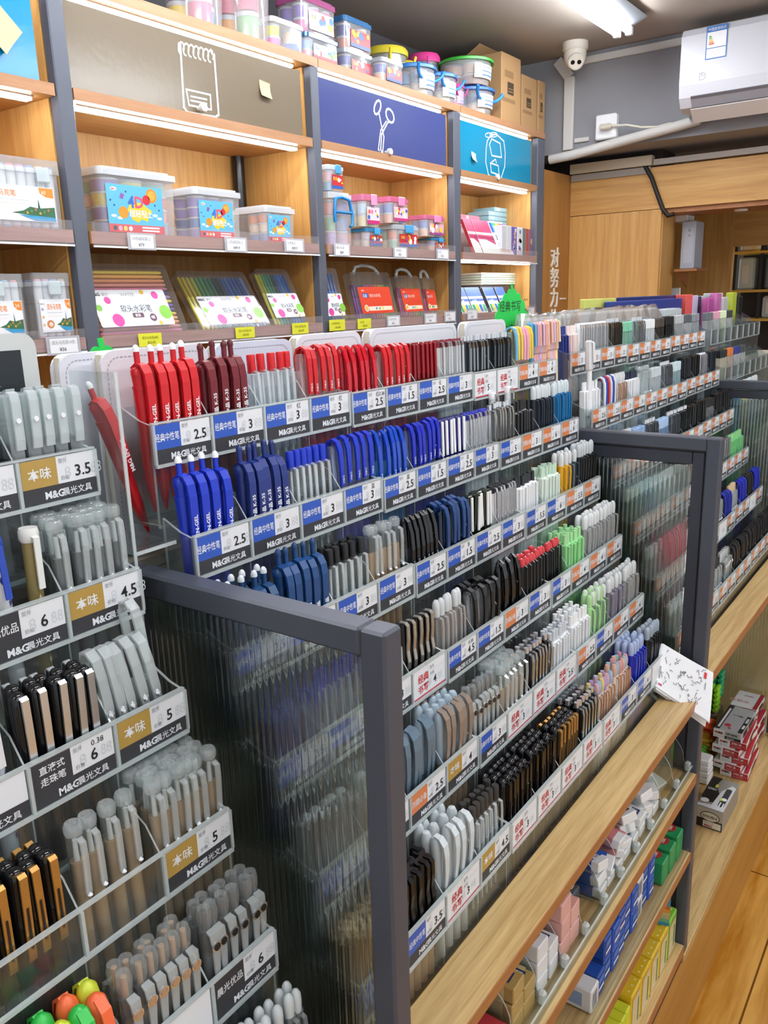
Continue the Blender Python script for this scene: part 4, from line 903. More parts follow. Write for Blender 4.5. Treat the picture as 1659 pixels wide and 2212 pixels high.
board('lower_shelf', 'lowest oak shelf with yellow boxes', LX0, LX1, YF + .001, .60, .318, .02)
m = MB(); m.box(-.45, .605, FZ, 3.4, .617, 1.225, M('rack_back_board', '#a39a8c', .6)); rbb = one('rack_back_board', m, 'long board behind the pen trays and lower shelves', 'board'); rbb['_o'] = tuple(rbb.location)
m = MB(); m.box(-.45, .6045, 1.2255, 3.4, .71, 1.236, M('rack_back_board', '#a39a8c', .6)); one('rear_ledge', m, 'narrow ledge behind the top pens where notebooks and folders stand', 'board')
for xa, xb in ((-.45, .4185), (.4435, 1.3045), (1.3305, 2.191), (2.2175, 2.78)):
    m = MB(); m.box(xa, .3660, .776, xb, .6040, .7885, M('rack_back_board', '#a39a8c', .6)); part('tray_support', m, rbb)
# base cabinets
BASE = wood('cabinet_front', '#a87838', '#b98846', (1.2, 20, 20), .4)
m = MB(); m.box(-.45, YF + .006, FZ, 3.4, .60, CZ - .021, BASE); r = one('base_cabinet', m, 'long low wooden cabinet under the pen racks', 'cabinet')
r['_o'] = tuple(r.location); m = MB(); m.box(MX0 - TF, YF - .001, CZ - .02, 3.4, .60, CZ, LEDGE, .001); part('counter_top', m, r)
m = MB(); m.box(-.45, YF + .004, CZ - .02, MX0 - TF - .001, .60, CZ, M('shadow_gap', '#3a2f28', .6)); part('shaded_gap_plinth', m, r)  # dark colour stands for the shade in the gap under the lowest shelf

ROWY = [.5684 - .0407 * k for k in range(6)]
ROWZ = [1.3603 - .09425 * k for k in range(6)]
PITCH = .06923
TD = .092                                              # pocket depth below the rim
UN = {}
SEC = [('L', .3935 - .2769, -.0073), ('R1', .448, .003), ('R2', .7249, .0), ('R3', 1.0018, -.0015), ('F1', 1.3347, .003), ('F2', 1.6116, .001), ('F3', 1.8885, .003), ('G1', 2.222, .002), ('G2', 2.499, .002), ('K', .3935 - .556, -.0073)]
SECN = {'L': 'rack left of the nearest frame', 'K': 'rack at the far left', 'R1': 'first unit right of the nearest frame', 'R2': 'second unit right of the nearest frame', 'R3': 'third unit right of the nearest frame', 'F1': 'first unit beyond the middle frame', 'F2': 'second unit beyond the middle frame', 'F3': 'third unit beyond the middle frame', 'G1': 'first unit beyond the far frame', 'G2': 'last unit beyond the far frame'}
SECS = {'L': 'left rack', 'R1': 'first unit', 'R2': 'second unit', 'R3': 'third unit', 'F1': 'fourth unit', 'F2': 'fifth unit', 'F3': 'sixth unit'}
ROWN = ['top', 'second', 'third', 'fourth', 'fifth', 'lowest']
def tray(sec, k, x0, dz, npk=4):
    y, z = ROWY[k], ROWZ[k] + dz; w = PITCH * npk
    root = thing('pen_tray', 'clear acrylic pen tray, %s tier, %s' % (ROWN[k], SECN[sec]), 'pen tray', (x0 + w / 2, y + .02, z - TD), 'clear acrylic pen trays')
    def sh(nm, key, fn): return shared(nm, ('tray', nm, key), fn, root, (0, 0, 0))
    hw = w / 2 - .0012
    def fpanel(m):
        m.box(-hw, -.0195, .0, hw, -.0175, TD, ACR)
    def rail(m):
        m.box(-hw + .001, -.0225, TD - .0385, hw - .001, -.0197, TD - .0355, ACRE); m.box(-hw + .001, -.0212, TD - .0008, hw - .001, -.0175, TD + .0010, ACRE)
        for i in range(npk + 1): e_ = -w / 2 + i * PITCH + .0025 * (i == 0) - .0025 * (i == npk); m.box(e_ - .0012, -.0222, TD - .0355, e_ + .0012, -.0197, TD - .001, ACRE)
    sh('front_panel', npk, fpanel); sh('card_rail', npk, rail)
    sh('bottom_edge', npk, lambda m: m.box(-hw, -.0200, -.0002, hw, -.0172, .0026, ACRE)); sh('back_panel', npk, lambda m: m.box(-hw, .0178, .0, hw, .0196, TD + .012, ACR)); sh('base_panel', npk, lambda m: m.box(-hw, -.0174, .0, hw, .0177, .002, ACR))
    for i in range(npk + 1):
        e = i in (0, npk)
        def div(m, e=e):
            P0 = [(-.0174, .0022), (.0177, .0022), (.0177, TD + (.012 if e else .030)), (-.004, TD + (.002 if e else .018)), (-.0174, TD - .001)]
            t = .0012 if e else .0007
            V = [(-t, a, b) for a, b in P0] + [(t, a, b) for a, b in P0]; m.add(V, [(4, 3, 2, 1, 0), (5, 6, 7, 8, 9)], ACR); m.add(V, [(i_, (i_ + 1) % 5, 5 + (i_ + 1) % 5, 5 + i_) for i_ in range(5)], ACRE)
        o = shared('end_panel' if e else 'divider', ('tray', 'div', e), div, root, (-w / 2 + i * PITCH + (.0025 if i == 0 else -.0025 if i == npk else 0), 0, 0))
    return root
# price cards: one mesh for each print
CB, CO, CG, CDk, CR = P('#2a56b8'), P('#d9824e'), P('#b3924a'), M('card_dark', '#353539', .5), P('#c22f38')
CPAP = M('card_paper', '#e4e6ea', .55)
CV = {}
def card_mesh(kind, price, extra=''):
    key = (kind, price, extra)
    if key in CV: return CV[key]
    w, h = PITCH - .0045, .0335
    m = MB(); m.box(-w / 2, -.0005, 0, w / 2, 0, h, CPAP); L = Lay(m, (-w / 2, -.0006, 0), (1, 0, 0), (0, 0, 1), .00012)
    if kind == 'red':
        L.text('经典', .0085, h * .52, .0105, CR, 1, .02).text('书写', .0085, h * .16, .0105, CR, 1, .02).rect(w * .445, h * .08, w * .452, h * .96, PALET, 1).rect(0, 0, w, h * .05, CR, 1).rect(w * .5, h * .72, w * .98, h * .735, PALET, 1)
        L.text('型号', w * .50, h * .78, .0042, GREYT, 1, .01).text('价格', w * .50, h * .56, .0042, GREYT, 1, .01); px, pz, ps = w * .60, h * .22, .0125
    elif kind == 'ghost':
        L.text('8.88', w * .45, h * .25, .012, PALET, 1); px, pz, ps = w * .45, h * .25, .012
    else:
        top = {'blue': CB, 'orange': CO, 'gold': CG, 'dark': CDk, 'youpin': CDk}[kind]
        L.rect(0, 0, w, h * .36, CDk, 1).rect(0, h * .36, w * .46, h, top, 1)
        tx = {'blue': '经典中性笔', 'orange': '刷题必备', 'gold': '本味', 'dark': '直液式', 'youpin': '晨光优品'}[kind]
        if kind == 'gold': L.text(tx, w * .23, h * .56, .0098, CPAP, 2, .012, None, 'c')
        elif kind == 'dark': L.text('直液式', w * .23, h * .72, .0066, CPAP, 2, .015, None, 'c').text('走珠笔', w * .23, h * .46, .0066, CPAP, 2, .015, None, 'c')
        else: L.text(tx, w * .23, h * .58, .0078, CPAP, 2, .010, w * .41, 'c')
        L.text('M&G', w * .27, h * .07, .0078, CPAP, 2, .035).text('晨光文具', w * .50, h * .08, .0066, CPAP, 2, .01)
        L.text('型号', w * .49, h * .84, .0038, GREYT, 1, .01).text('价格', w * .50, h * .44, .0038, GREYT, 1, .01); px, pz, ps = w * .70, h * .47, .0125
        L.line([(w * .60, h * .98), (w * .58, h * .88), (w * .55, h * .82)], .0006, PALET, 1)
    if price:
        L.text('8', px - .009, pz, ps, PALET, 1, -.01).text(price, px, pz, ps, INK, 2, .012)
        L.text('88', px + .0085 + (.006 if '.' in price else 0), pz, ps, PALET, 1, -.01, None, 'l', .8)
    if extra: L.text(extra, w * .72, h * .80, .0062, INK, 2, .0)
    o = m.build('price_card', None, False); me = o.data; COL.objects.unlink(o); bpy.data.objects.remove(o); CV[key] = me; return me
KN = {'blue': 'blue and white', 'orange': 'orange and white', 'gold': 'gold and white', 'dark': 'dark', 'youpin': 'dark', 'red': 'white and red', 'ghost': 'blank white'}
def card(sec, k, i, x0, dz, kind, price, extra=''):
    o = bpy.data.objects.new('price_card', card_mesh(kind, price, extra)); COL.objects.link(o)
    o.location = (x0 + PITCH * (i + .5), ROWY[k] - .0001, ROWZ[k] + dz - .0350)
    tag(o, '%s price card%s, %s slot, %s tier of %s' % (KN[kind], ' reading ' + price if price else ' without price', ORD[i], ROWN[k], SECS[sec]), 'price card', 'price cards on the pen trays'); return o
B_, O_, G_ = 'blue', 'orange', 'gold'
CARDS = {
    'R1': [[(B_, '2.5'), (B_, '3'), (B_, '3', '红'), (B_, '3', '红')], [(B_, '2.5'), (B_, '3'), (B_, '3'), (B_, '3', '蓝')], [(B_, '2.5'), (B_, '3'), (B_, '3'), (B_, '3')], [(B_, '2.5'), (B_, '3'), (B_, '3'), ('red', '4')], [(B_, '3'), (B_, '3'), (O_, '2.5'), (G_, '4')], [(B_, '3'), (B_, '3.5'), ('red', '3'), (G_, '4.5')]],
    'R2': [[(B_, '2.5', '红0.38'), (B_, '1.5', '红'), (B_, '2.5', '红'), (B_, '3')], [(B_, '2.5', '蓝'), (B_, '1.5', '蓝'), (B_, '2.5', '蓝'), (B_, '3', '蓝')], [(B_, '2.5'), (B_, '1.5', '黑'), (B_, '2.5'), (B_, '3')], [(B_, '4.5', '0.38'), (B_, '1.5'), (O_, '3'), (B_, '3')], [(B_, '3'), ('red', '3'), ('red', '2'), ('red', '2.5')], [('red', '3'), ('red', '3'), ('red', '3'), ('red', '3')]],
    'R3': [[('red', '5'), ('red', '7'), (O_, '4', '黑'), (O_, '4', '蓝')], [(B_, '5'), (O_, '3'), (O_, '6'), (O_, '6', '蓝')], [(B_, '5.5'), (B_, '6'), (O_, '5.5'), (O_, '4')], [(B_, '3'), (O_, '4'), (O_, '4'), (O_, '4')], [(O_, '2.5'), (B_, '3'), (O_, '4'), (O_, '4')], [('red', '3'), (B_, '3'), (B_, '4'), ('ghost', '')]],
    'L': [[(G_, '3.5'), (G_, '3.5'), ('youpin', '5'), (G_, '3.5')], [(G_, '4.5'), (G_, '4.5'), ('youpin', '6'), (G_, '4.5')], [(G_, '5'), ('youpin', ''), ('dark', '6', '0.38'), (G_, '5')], [(G_, '5'), None, None, (G_, '5')], [(G_, '6'), (G_, '6'), ('ghost', '6'), ('youpin', '6')], [(G_, '6'), (G_, '6'), (G_, '6'), (G_, '6')]],
}
for k in range(6): CARDS['L'][k] = CARDS['L'][k]
FC = [[(O_, '3'), (O_, '3'), (O_, '3'), (O_, '2')], [(O_, '2.5'), (O_, '2.5'), (O_, '3'), (O_, '3')], [(O_, '4'), (O_, '4'), (O_, '5'), (O_, '3')], [(O_, '3'), (O_, '6'), (O_, '3'), (O_, '3')], [(O_, '4'), (O_, '3'), ('ghost', ''), (O_, '2.5')], [(O_, '3'), (O_, '3'), (O_, '3'), (O_, '3')]]
for s, x0, dz in SEC:
    for k in range(6):
        if s == 'K' and k < 3: continue
        if s == 'G2' and k > 2: continue
        tray(s, k, x0, dz)
        if s in ('K', 'G1', 'G2'): continue
        for i, c in enumerate(CARDS.get(s, FC)[k]):
            if c is None or (s == 'L' and i == 0 and k < 2): continue
            card(s, k, i, x0, dz, *c)

r = thing('acrylic_side_panel', 'tall clear acrylic side panel left of the leaning red pen', 'acrylic panel', (.402, .58, 1.180)); r['_o'] = tuple(r.location)
m = MB(); m.box(.401, .546, 1.180, .4035, .604, 1.412, ACR); part('pane', m, r)
m = MB(); m.box(.4008, .5445, 1.180, .4037, .5458, 1.412, ACRE); part('front_edge', m, r)
m = MB(); m.box(.4037, .547, 1.262, .4462, .604, 1.265, ACR); m.box(.4037, .5455, 1.262, .4462, .5469, 1.265, ACRE); part('cross_piece', m, r)
# ================================================================ the pens
def tint(c, a=.4, r=.12): return clear('tint_%s_%d' % (c.strip('#'), a * 100), c, a, c, r, 1.3)
BALL = clear('cap_tip_white', '#ffffff', .75, '#f4f8fb', .1)
def band(m, path, w, t, mat, x=0): m.strip(path, w, t, mat)
def pen_parts(st, c=('#888888',)):
    """each kind of pen as (part name, mesh) pairs; the first is the barrel. Tip down, clip towards -Y"""
    b, k, u, x = MB(), MB(), MB(), MB(); R = []
    c0 = P(c[0]) if c else None
    if st == 'arm':                                     # fat retractable pen with an arched clip and printed name
        body = P(c[0], .22); b.lathe([(.001, 0), (.0035, .012), (.0056, .030), (.0062, .090), (.0066, .1075), (.0060, .1130), (.0066, .1190), (.0064, .124), (.0045, .1285)], body, 12)
        k.strip([(.004, .1265), (-.002, .1300), (-.008, .1285), (-.0118, .122), (-.0132, .112), (-.0130, .095), (-.0118, .078), (-.0098, .066), (-.0085, .060)], [.0095, .0092, .0088, .0086, .0086, .0086, .0080, .0064, .004], .0024, body); b.lathe([(.0070, .1085), (.0070, .1115)], body, 12); b.lathe([(.0069, .1205), (.0069, .1250), (.0050, .1275)], body, 12)
        cc = P(c[1]) if len(c) > 1 else None
        u.lathe([(.0026, .128), (.0026, .141)], body, 8); u.lathe([(.0031, .1405), (.0030, .1435), (.0018, .1458), (.0002, .1466)], cc or body, 10)
        L = Lay(k, (.0022, -.0144, .072), (0, 0, 1), (-1, 0, 0), .0002); 
        if len(c) > 2: L.text(c[2], -.008, .0, .0056, PAPER, 1, .02, .046)
        R = [('barrel', b), ('clip', k), ('button', u)]
    elif st == 'slim':                                  # clear barrel, coloured press cap
        b.lathe([(.0012, 0), (.0044, .014), (.0052, .022), (.0052, .122)], tint('#f6fafb', .05), 10); b.lathe([(.0016, .012), (.0016, .118)], WHITE, 6); b.lathe([(.0040, .04), (.0040, .085)], clear('paper_insert', '#ffffff', .35, '#ffffff', .5), 8)
        u.lathe([(.0044, .1195), (.0044, .1365), (.0038, .138)], c0, 10)
        k.strip([(-.0045, .1215), (-.0082, .1205), (-.0088, .110), (-.0086, .084)], .0034, .0014, tint('#f6fafb', .3)); k.lathe([(.0002, -.0026), (.0022, -.0016), (.0028, 0), (.0022, .0016), (.0002, .0026)], tint('#fbfdfd', .5), 8, (0, -.0088, .084))
        R = [('barrel', b), ('clip', k), ('press_cap', u)]
    elif st == 'arch':                                  # clear cap with a metal cone inside, band arching over the top
        b.lathe([(.0052, .0), (.0052, .082)], tint(c[0], .7), 10); b.lathe([(.0062, .080), (.0062, .126), (.0050, .130)], tint(c[1] if len(c) > 1 else '#f4f4f6', .2), 12); b.lathe([(.0036, .086), (.0036, .102), (.0012, .118), (.0006, .122)], CHROME, 8); 
        k.strip([(.0058, .112), (.0060, .126), (.0030, .1345), (-.0030, .1370), (-.0085, .1340), (-.0112, .125), (-.0118, .110), (-.0114, .088)], [.006, .0066, .007, .007, .007, .0068, .0062, .0052], .0024, P(c[0], .2))
        if len(c) > 2: Lay(k, (.0016, -.0131, .091), (0, 0, 1), (-1, 0, 0), .0002).text(c[2], 0, 0, .0040, PAPER, 1, .0, .03)
        R = [('barrel', b), ('clip', k)]
    elif st == 'point':                                 # translucent body with a ridged pointed cap
        b.lathe([(.0054, .0), (.0060, .004), (.0060, .108)], tint(c[0], .62), 10); b.lathe([(.0064, .106), (.0060, .124), (.0042, .136), (.0016, .1405)], tint(c[1] if len(c) > 1 else c[0], .75), 10); b.lathe([(.0030, .01), (.0030, .10)], P(c[0]), 6)
        k.strip([(-.001, .140), (-.0062, .136), (-.0100, .122), (-.0112, .104), (-.0106, .082), (-.0092, .074)], [.004, .0058, .0062, .0058, .005, .003], .0022, P(c[1] if len(c) > 1 else c[0], .2))
        for z in (.112, .118, .124, .130): k.lathe([(.0066 - (z - .112) * .10, z), (.0066 - (z - .112) * .12, z + .002)], P(c[1] if len(c) > 1 else c[0], .2), 10)
        if len(c) > 2: Lay(k, (.0014, -.0124, .084), (0, 0, 1), (-1, 0, 0), .0002).text(c[2], 0, 0, .0036, PAPER, 1, 0., .026)
        R = [('barrel', b), ('clip', k)]
    elif st == 'flat':                                  # square see-through pen with a blocky cap
        b.box(-.0050, -.0058, 0, .0050, .0058, .098, tint(c[0], .62), .001); b.box(-.0056, -.0066, .096, .0056, .0066, .136, tint(c[0], .82), .0012); b.lathe([(.0022, .01), (.0022, .09)], P(c[0]), 6)
        k.box(-.0022, -.0094, .090, .0022, -.0068, .134, P(c[1] if len(c) > 1 else c[0], .2), .0006)
        R = [('barrel', b), ('clip', k)]
    elif st == 'chrome':                                # coloured barrel, flat coloured top and a straight metal clip
        b.lathe([(.0012, 0), (.0040, .014), (.0054, .024), (.0054, .126)], P(c[0], .3), 12); u.lathe([(.0058, .126), (.0058, .134), (.0050, .136)], P(c[1], .25), 12)
        k.strip([(-.0042, .133), (-.0085, .1325), (-.0098, .127), (-.0094, .086), (-.0084, .082)], .0044, .0014, CHROME)
        R = [('barrel', b), ('clip', k), ('top_button', u)]
    elif st == 'gloss':                                 # dark metal-look pen
        b.lathe([(.0012, 0), (.0042, .016), (.0056, .028), (.0058, .128), (.0048, .132)], M('gunmetal_' + c[0].strip('#'), c[0], .18, .7), 12)
        k.strip([(-.0040, .131), (-.0090, .130), (-.0104, .122), (-.0098, .082)], .0046, .0016, M('gunmetal_' + (c[1] if len(c) > 1 else c[0]).strip('#'), c[1] if len(c) > 1 else c[0], .15, .9)); u.lathe([(.0036, .132), (.0036, .139)], CHROME, 8)
        R = [('barrel', b), ('clip', k), ('button', u)]
    elif st == 'dome':                                  # milky rounded push cap on a plain barrel
        t = c[2] if len(c) > 2 else None
        b.lathe([(.0012, 0), (.0044, .014), (.0054, .022), (.0054, .124)], tint(c[0], .22, .05) if t == 'clear' else P(c[0], .22), 10)
        if t == 'clear': b.lathe([(.0013, .012), (.0015, .12)], P('#b9bcc0'), 6)
        u.lathe([(.0042, .1235), (.0046, .134), (.0040, .140), (.0022, .1432), (.0003, .144)], clear('milky_' + c[1].strip('#'), '#ffffff', .72, c[1], .12), 10)
        k.strip([(-.0046, .1225), (-.0084, .1215), (-.0092, .112), (-.0086, .082)], .0036, .0015, tint(c[0], .3) if t == 'clear' else P(c[0], .2))
        R = [('barrel', b), ('clip', k), ('push_cap', u)]
    elif st == 'crystal':                               # thick see-through cap with a flat disc on top, tinted barrel
        b.lathe([(.0050, 0), (.0050, .112)], P(c[0], .3), 10); b.lathe([(.0022, .112), (.0018, .128)], P(c[1] if len(c) > 1 else '#e8eaec'), 6)
        x.lathe([(.0058, .080), (.0060, .1325)], tint('#f6fafa', .08, .04), 14, (0, 0, 0), False); x.lathe([(.0060, .1325), (.0067, .1350), (.0067, .139), (.0054, .1412)], tint('#f4f9f9', .20, .05), 14)
        k.strip([(-.0056, .131), (-.0098, .129), (-.0104, .118), (-.0096, .090)], .0046, .0017, tint('#f4f8f8', .26)); k.lathe([(.0002, -.0022), (.0020, 0), (.0002, .0022)], PAPER, 6, (0, -.0106, .089))
        R = [('barrel', b), ('cap', x), ('clip', k)]
    elif st == 'block':                                 # white square pen with a dark press button
        b.box(-.0050, -.0056, 0, .0050, .0056, .120, P(c[0], .3), .0016); u.lathe([(.0034, .120), (.0034, .134)], P(c[1], .2), 8)
        k.box(-.0020, -.0088, .076, .0020, -.0058, .118, P(c[0], .3), .0006)
        R = [('barrel', b), ('clip', k), ('button', u)]
    elif st == 'bend':                                  # black pen with a bent metal band clip
        b.lathe([(.0050, 0), (.0052, .082)], P(c[0], .35), 12); b.lathe([(.0064, .080), (.0064, .134)], P(c[1], .3), 12)
        k.strip([(.001, .1350), (-.0062, .1352), (-.0086, .1325), (-.0088, .118), (-.0074, .104), (-.0090, .092), (-.0082, .084)], .0052, .0014, M('clip_metal_' + c[2].strip('#'), c[2], .25, .75))
        R = [('barrel', b), ('clip', k)]
    elif st == 'scoop':                                 # rounded slanted cap in grey blue or frosted white
        mt = clear('scoop_' + c[1].strip('#'), '#ffffff', .8, c[1], .15) if len(c) > 3 else P(c[1], .2)
        b.lathe([(.0050, 0), (.0052, .084)], P(c[0], .35), 10); x.lathe([(.0056, .082), (.0062, .112), (.0064, .128), (.0056, .1365), (.0036, .1405), (.0003, .1415)], mt, 12)
        k.strip([(.001, .1422), (-.0056, .1408), (-.0102, .1345), (-.0116, .122), (-.0110, .104), (-.0092, .086), (-.0078, .078)], [.006, .0078, .0084, .008, .0068, .0054, .003], .0020, P(c[2], .25) if len(c) <= 3 else mt)
        R = [('barrel', b), ('cap', x), ('clip', k)]
    elif st == 'loop':                                  # tall frosted loop clip with a steel ball
        b.lathe([(.0056, 0), (.0056, .104)], tint('#e9eff0', .3), 10); b.lathe([(.0028, .004), (.0028, .10)], P('#5a5f63'), 6)
        k.strip([(.0062, .092), (.0066, .132), (.0030, .1420), (-.0036, .1430), (-.0094, .1370), (-.0116, .122), (-.0124, .100), (-.0118, .086)], [.006, .0072, .0078, .008, .008, .008, .0076, .0058], .0024, clear('frosted_clip', '#f6fafa', .34, '#eef5f6', .12, 1.5))
        x.lathe([(.0002, -.0030), (.0022, -.0022), (.0031, 0), (.0022, .0022), (.0002, .0030)], CHROME, 8, (0, -.0132, .094))
        R = [('barrel', b), ('clip', k), ('steel_ball', x)]
    elif st == 'bar':                                   # black cap with a wide shiny clip
        b.lathe([(.0050, 0), (.0052, .085)], P(c[0], .4), 12); b.lathe([(.0058, .084), (.0060, .129), (.0054, .1340), (.0036, .1362), (.0003, .1370)], M('glossy_' + c[0].strip('#'), c[0], .14), 14)
        mt = CHROME if len(c) < 2 else M('clip_' + c[1].strip('#'), c[1], .25, .6)
        k.strip([(-.0046, .1335), (-.0082, .1348), (-.0100, .1335), (-.0098, .110), (-.0088, .076), (-.0080, .072)], .0054, .0016, mt)
        if len(c) > 1: k.box(-.0007, -.0112, .082, .0007, -.0100, .112, P(c[0]))
        R = [('barrel', b), ('clip', k)]
    elif st == 'ring':                                  # clear retractable with an oval eyelet clip
        b.lathe([(.0014, 0), (.0046, .014), (.0056, .024), (.0056, .122)], tint(c[0], .18, .05), 10); b.lathe([(.0030, .02), (.0034, .10)], P(c[1]), 6); u.lathe([(.0042, .122), (.0056, .128), (.0060, .136), (.0048, .141)], tint('#f8fbfb', .14, .04), 12); u.lathe([(.0024, .122), (.0024, .138)], P(c[2]), 6)
        k.strip([(-.0050, .124), (-.0098, .1225), (-.0112, .112), (-.0104, .086), (-.0120, .074), (-.0106, .068)], [.0066, .008, .007, .0044, .005, .0052], .0015, tint('#f2f6f6', .28)); k.lathe([(.0044, .0004), (.0044, .0016)], CHROME, 12, (0, -.0128, .113), True, (0, 1, 0)); k.lathe([(.0030, 0), (.0030, .0016)], P(c[2]), 10, (0, -.0131, .113), True, (0, 1, 0)); 
        R = [('barrel', b), ('clip', k), ('push_cap', u)]
    elif st == 'candy':                                 # thin pen with a coloured crystal top
        b.lathe([(.0012, 0), (.0038, .014), (.0046, .022), (.0046, .118)], P(c[0], .25), 10); k.strip([(-.004, .1175), (-.0076, .117), (-.0084, .108), (-.0080, .080)], .0032, .0013, M('rose_gold', '#c98f68', .25, .6)); u.lathe([(.0032, .118), (.0046, .126), (.0046, .131), (.0030, .137)], clear('candy_' + c[1].strip('#'), '#ffffff', .7, c[1], .08), 8)
        R = [('barrel', b), ('clip', k), ('crystal_top', u)]
    elif st == 'oval':                                  # black stick with a red and white oval end
        b.lathe([(.0050, 0), (.0054, .118), (.0050, .126)], P('#131316', .25), 12); x.lathe([(.0050, .126), (.0054, .131), (.0040, .1355), (.0003, .137)], P('#c93a40', .3), 12); x.lathe([(.0026, .1352), (.0003, .1378)], P('#e8b4b4'), 10)
        k.strip([(-.0044, .128), (-.0080, .126), (-.0086, .086)], .0032, .0013, P('#1a1a1d', .25))
        R = [('barrel', b), ('end_cap', x), ('clip', k)]
    elif st == 'light':                                 # highlighter
        b.lathe([(.0062, 0), (.0070, .10)], P('#17171a', .4), 12); x.lathe([(.0070, .098), (.0080, .116), (.0082, .128), (.0066, .137), (.0030, .141), (.0003, .1418)], P(c[0], .3), 14)
        k.strip([(-.003, .140), (-.0100, .134), (-.0124, .122), (-.0120, .104)], [.007, .0078, .007, .005], .0022, P(c[0], .3))
        R = [('barrel', b), ('cap', x), ('clip', k)]
    elif st == 'art':                                   # printed barrel with flat coloured cap
        b.lathe([(.0056, 0), (.0056, .126)], P(c[0], .35), 12)
        random.seed(c[0] + c[2])
        for q in range(9):
            a = -2.2 + 1.9 * random.random(); z = .02 + .1 * random.random(); d = Vector((math.cos(a), math.sin(a), 0)); Lay(b, d * .0058 + Vector((0, 0, z)), d.cross(Vector((0, 0, -1))), (0, 0, 1), .0003).poly([(0, .0032), (-.0012, .0), (0, -.0032), (.0012, 0)], P(c[2]), 1)
        x.lathe([(.0060, .126), (.0072, .1285), (.0072, .134), (.0064, .1365)], P(c[1], .25), 14); k.strip([(-.005, .131), (-.0092, .130), (-.0098, .092)], .0046, .0015, P(c[1], .25))
        R = [('barrel', b), ('cap', x), ('clip', k)]
    elif st == 'wand':                                  # pastel pen with a tall paddle cap
        b.lathe([(.0046, 0), (.0046, .10)], P(c[0], .35), 10); x.box(-.0062, -.0058, .098, .0062, .0058, .150, clear('paddle_' + c[0].strip('#'), '#ffffff', .8, c[0], .2), .003); k.strip([(-.0058, .147), (-.0088, .145), (-.0094, .112)], .005, .0016, P(c[0], .3))
        R = [('barrel', b), ('cap', x), ('clip', k)]
    elif st == 'square':                                # grey square pen under a frosted square cap with a wide clip
        b.box(-.0048, -.0052, 0, .0048, .0052, .100, P(c[0], .35), .0016); x.box(-.0055, -.0058, .088, .0055, .0058, .137, clear('square_cap_frost', '#f4f8f8', .3, '#e4edef', .12), .0014)
        k.strip([(-.0050, .1385), (-.0092, .1375), (-.0106, .132), (-.0100, .104), (-.0090, .096)], .0072, .0018, clear('square_cap_clip', '#f4f8f8', .42, '#e8f0f2', .1)); u.lathe([(.0020, 0), (.0020, .001)], PAPER, 8, (0, -.0112, .118), True, (0, -1, 0))
        R = [('barrel', b), ('cap', x), ('clip', k), ('dot', u)]
    elif st == 'lead':                                  # flat case of leads or refills on a hanging card
        b.box(-.0042, -.0062, 0, .0042, .0062, .112, tint(c[0], float(c[2]) if len(c) > 2 else .5), .001); b.box(-.0032, -.005, .004, .0032, .005, .09, P(c[1]), .001); x.box(-.0044, -.0064, .112, .0044, .0064, .132, P(c[1], .3), .0015)
        R = [('barrel', b), ('cap', x)]
    return R
PROTO = {}
KINDN = {'arm': 'gel_pen', 'slim': 'ballpoint_pen', 'arch': 'capped_gel_pen', 'point': 'pointed_cap_pen', 'flat': 'square_pen', 'chrome': 'metal_clip_pen', 'gloss': 'metallic_pen', 'dome': 'push_cap_pen', 'crystal': 'clear_cap_pen', 'block': 'square_barrel_pen', 'bend': 'band_clip_pen', 'scoop': 'round_cap_pen', 'loop': 'loop_clip_pen', 'bar': 'wide_clip_pen', 'ring': 'eyelet_clip_pen', 'candy': 'crystal_top_pen', 'oval': 'oval_end_pen', 'light': 'highlighter', 'art': 'patterned_pen', 'wand': 'paddle_cap_pen', 'lead': 'refill_case', 'square': 'square_cap_pen'}
def pen(st, c, loc, rot, label, group, detail=True, nm=None):
    key = (st, c, detail)
    if key not in PROTO:
        R = pen_parts(st, c)
        if detail == 'noclip': R = [q for q in R if q[0] != 'clip']
        elif not detail:
            for n_, q in R[1:]:
                off = len(R[0][1].v); mp = [R[0][1].mi(m) for m in q.m]
                R[0][1].v += q.v; R[0][1].f += [[off + i for i in f] for f in q.f]; R[0][1].k += [mp[i] for i in q.k]; R[0][1].sm += q.sm
            R = R[:1]
        ms = []
        for n_, q in R:
            o = q.build(n_, None, False); ms.append((n_, o.data)); COL.objects.unlink(o); bpy.data.objects.remove(o)
        PROTO[key] = ms
    ms = PROTO[key]; o = bpy.data.objects.new(nm or KINDN[st], ms[0][1]); COL.objects.link(o); o.location = loc; o.rotation_euler = rot
    for n_, me in ms[1:]:
        d = bpy.data.objects.new(n_, me); COL.objects.link(d); d.parent = o
    return tag(o, label, 'highlighter' if st == 'light' else 'pen', group)
SX0 = {s: (x0, dz) for s, x0, dz in SEC}
CNTP = [0]
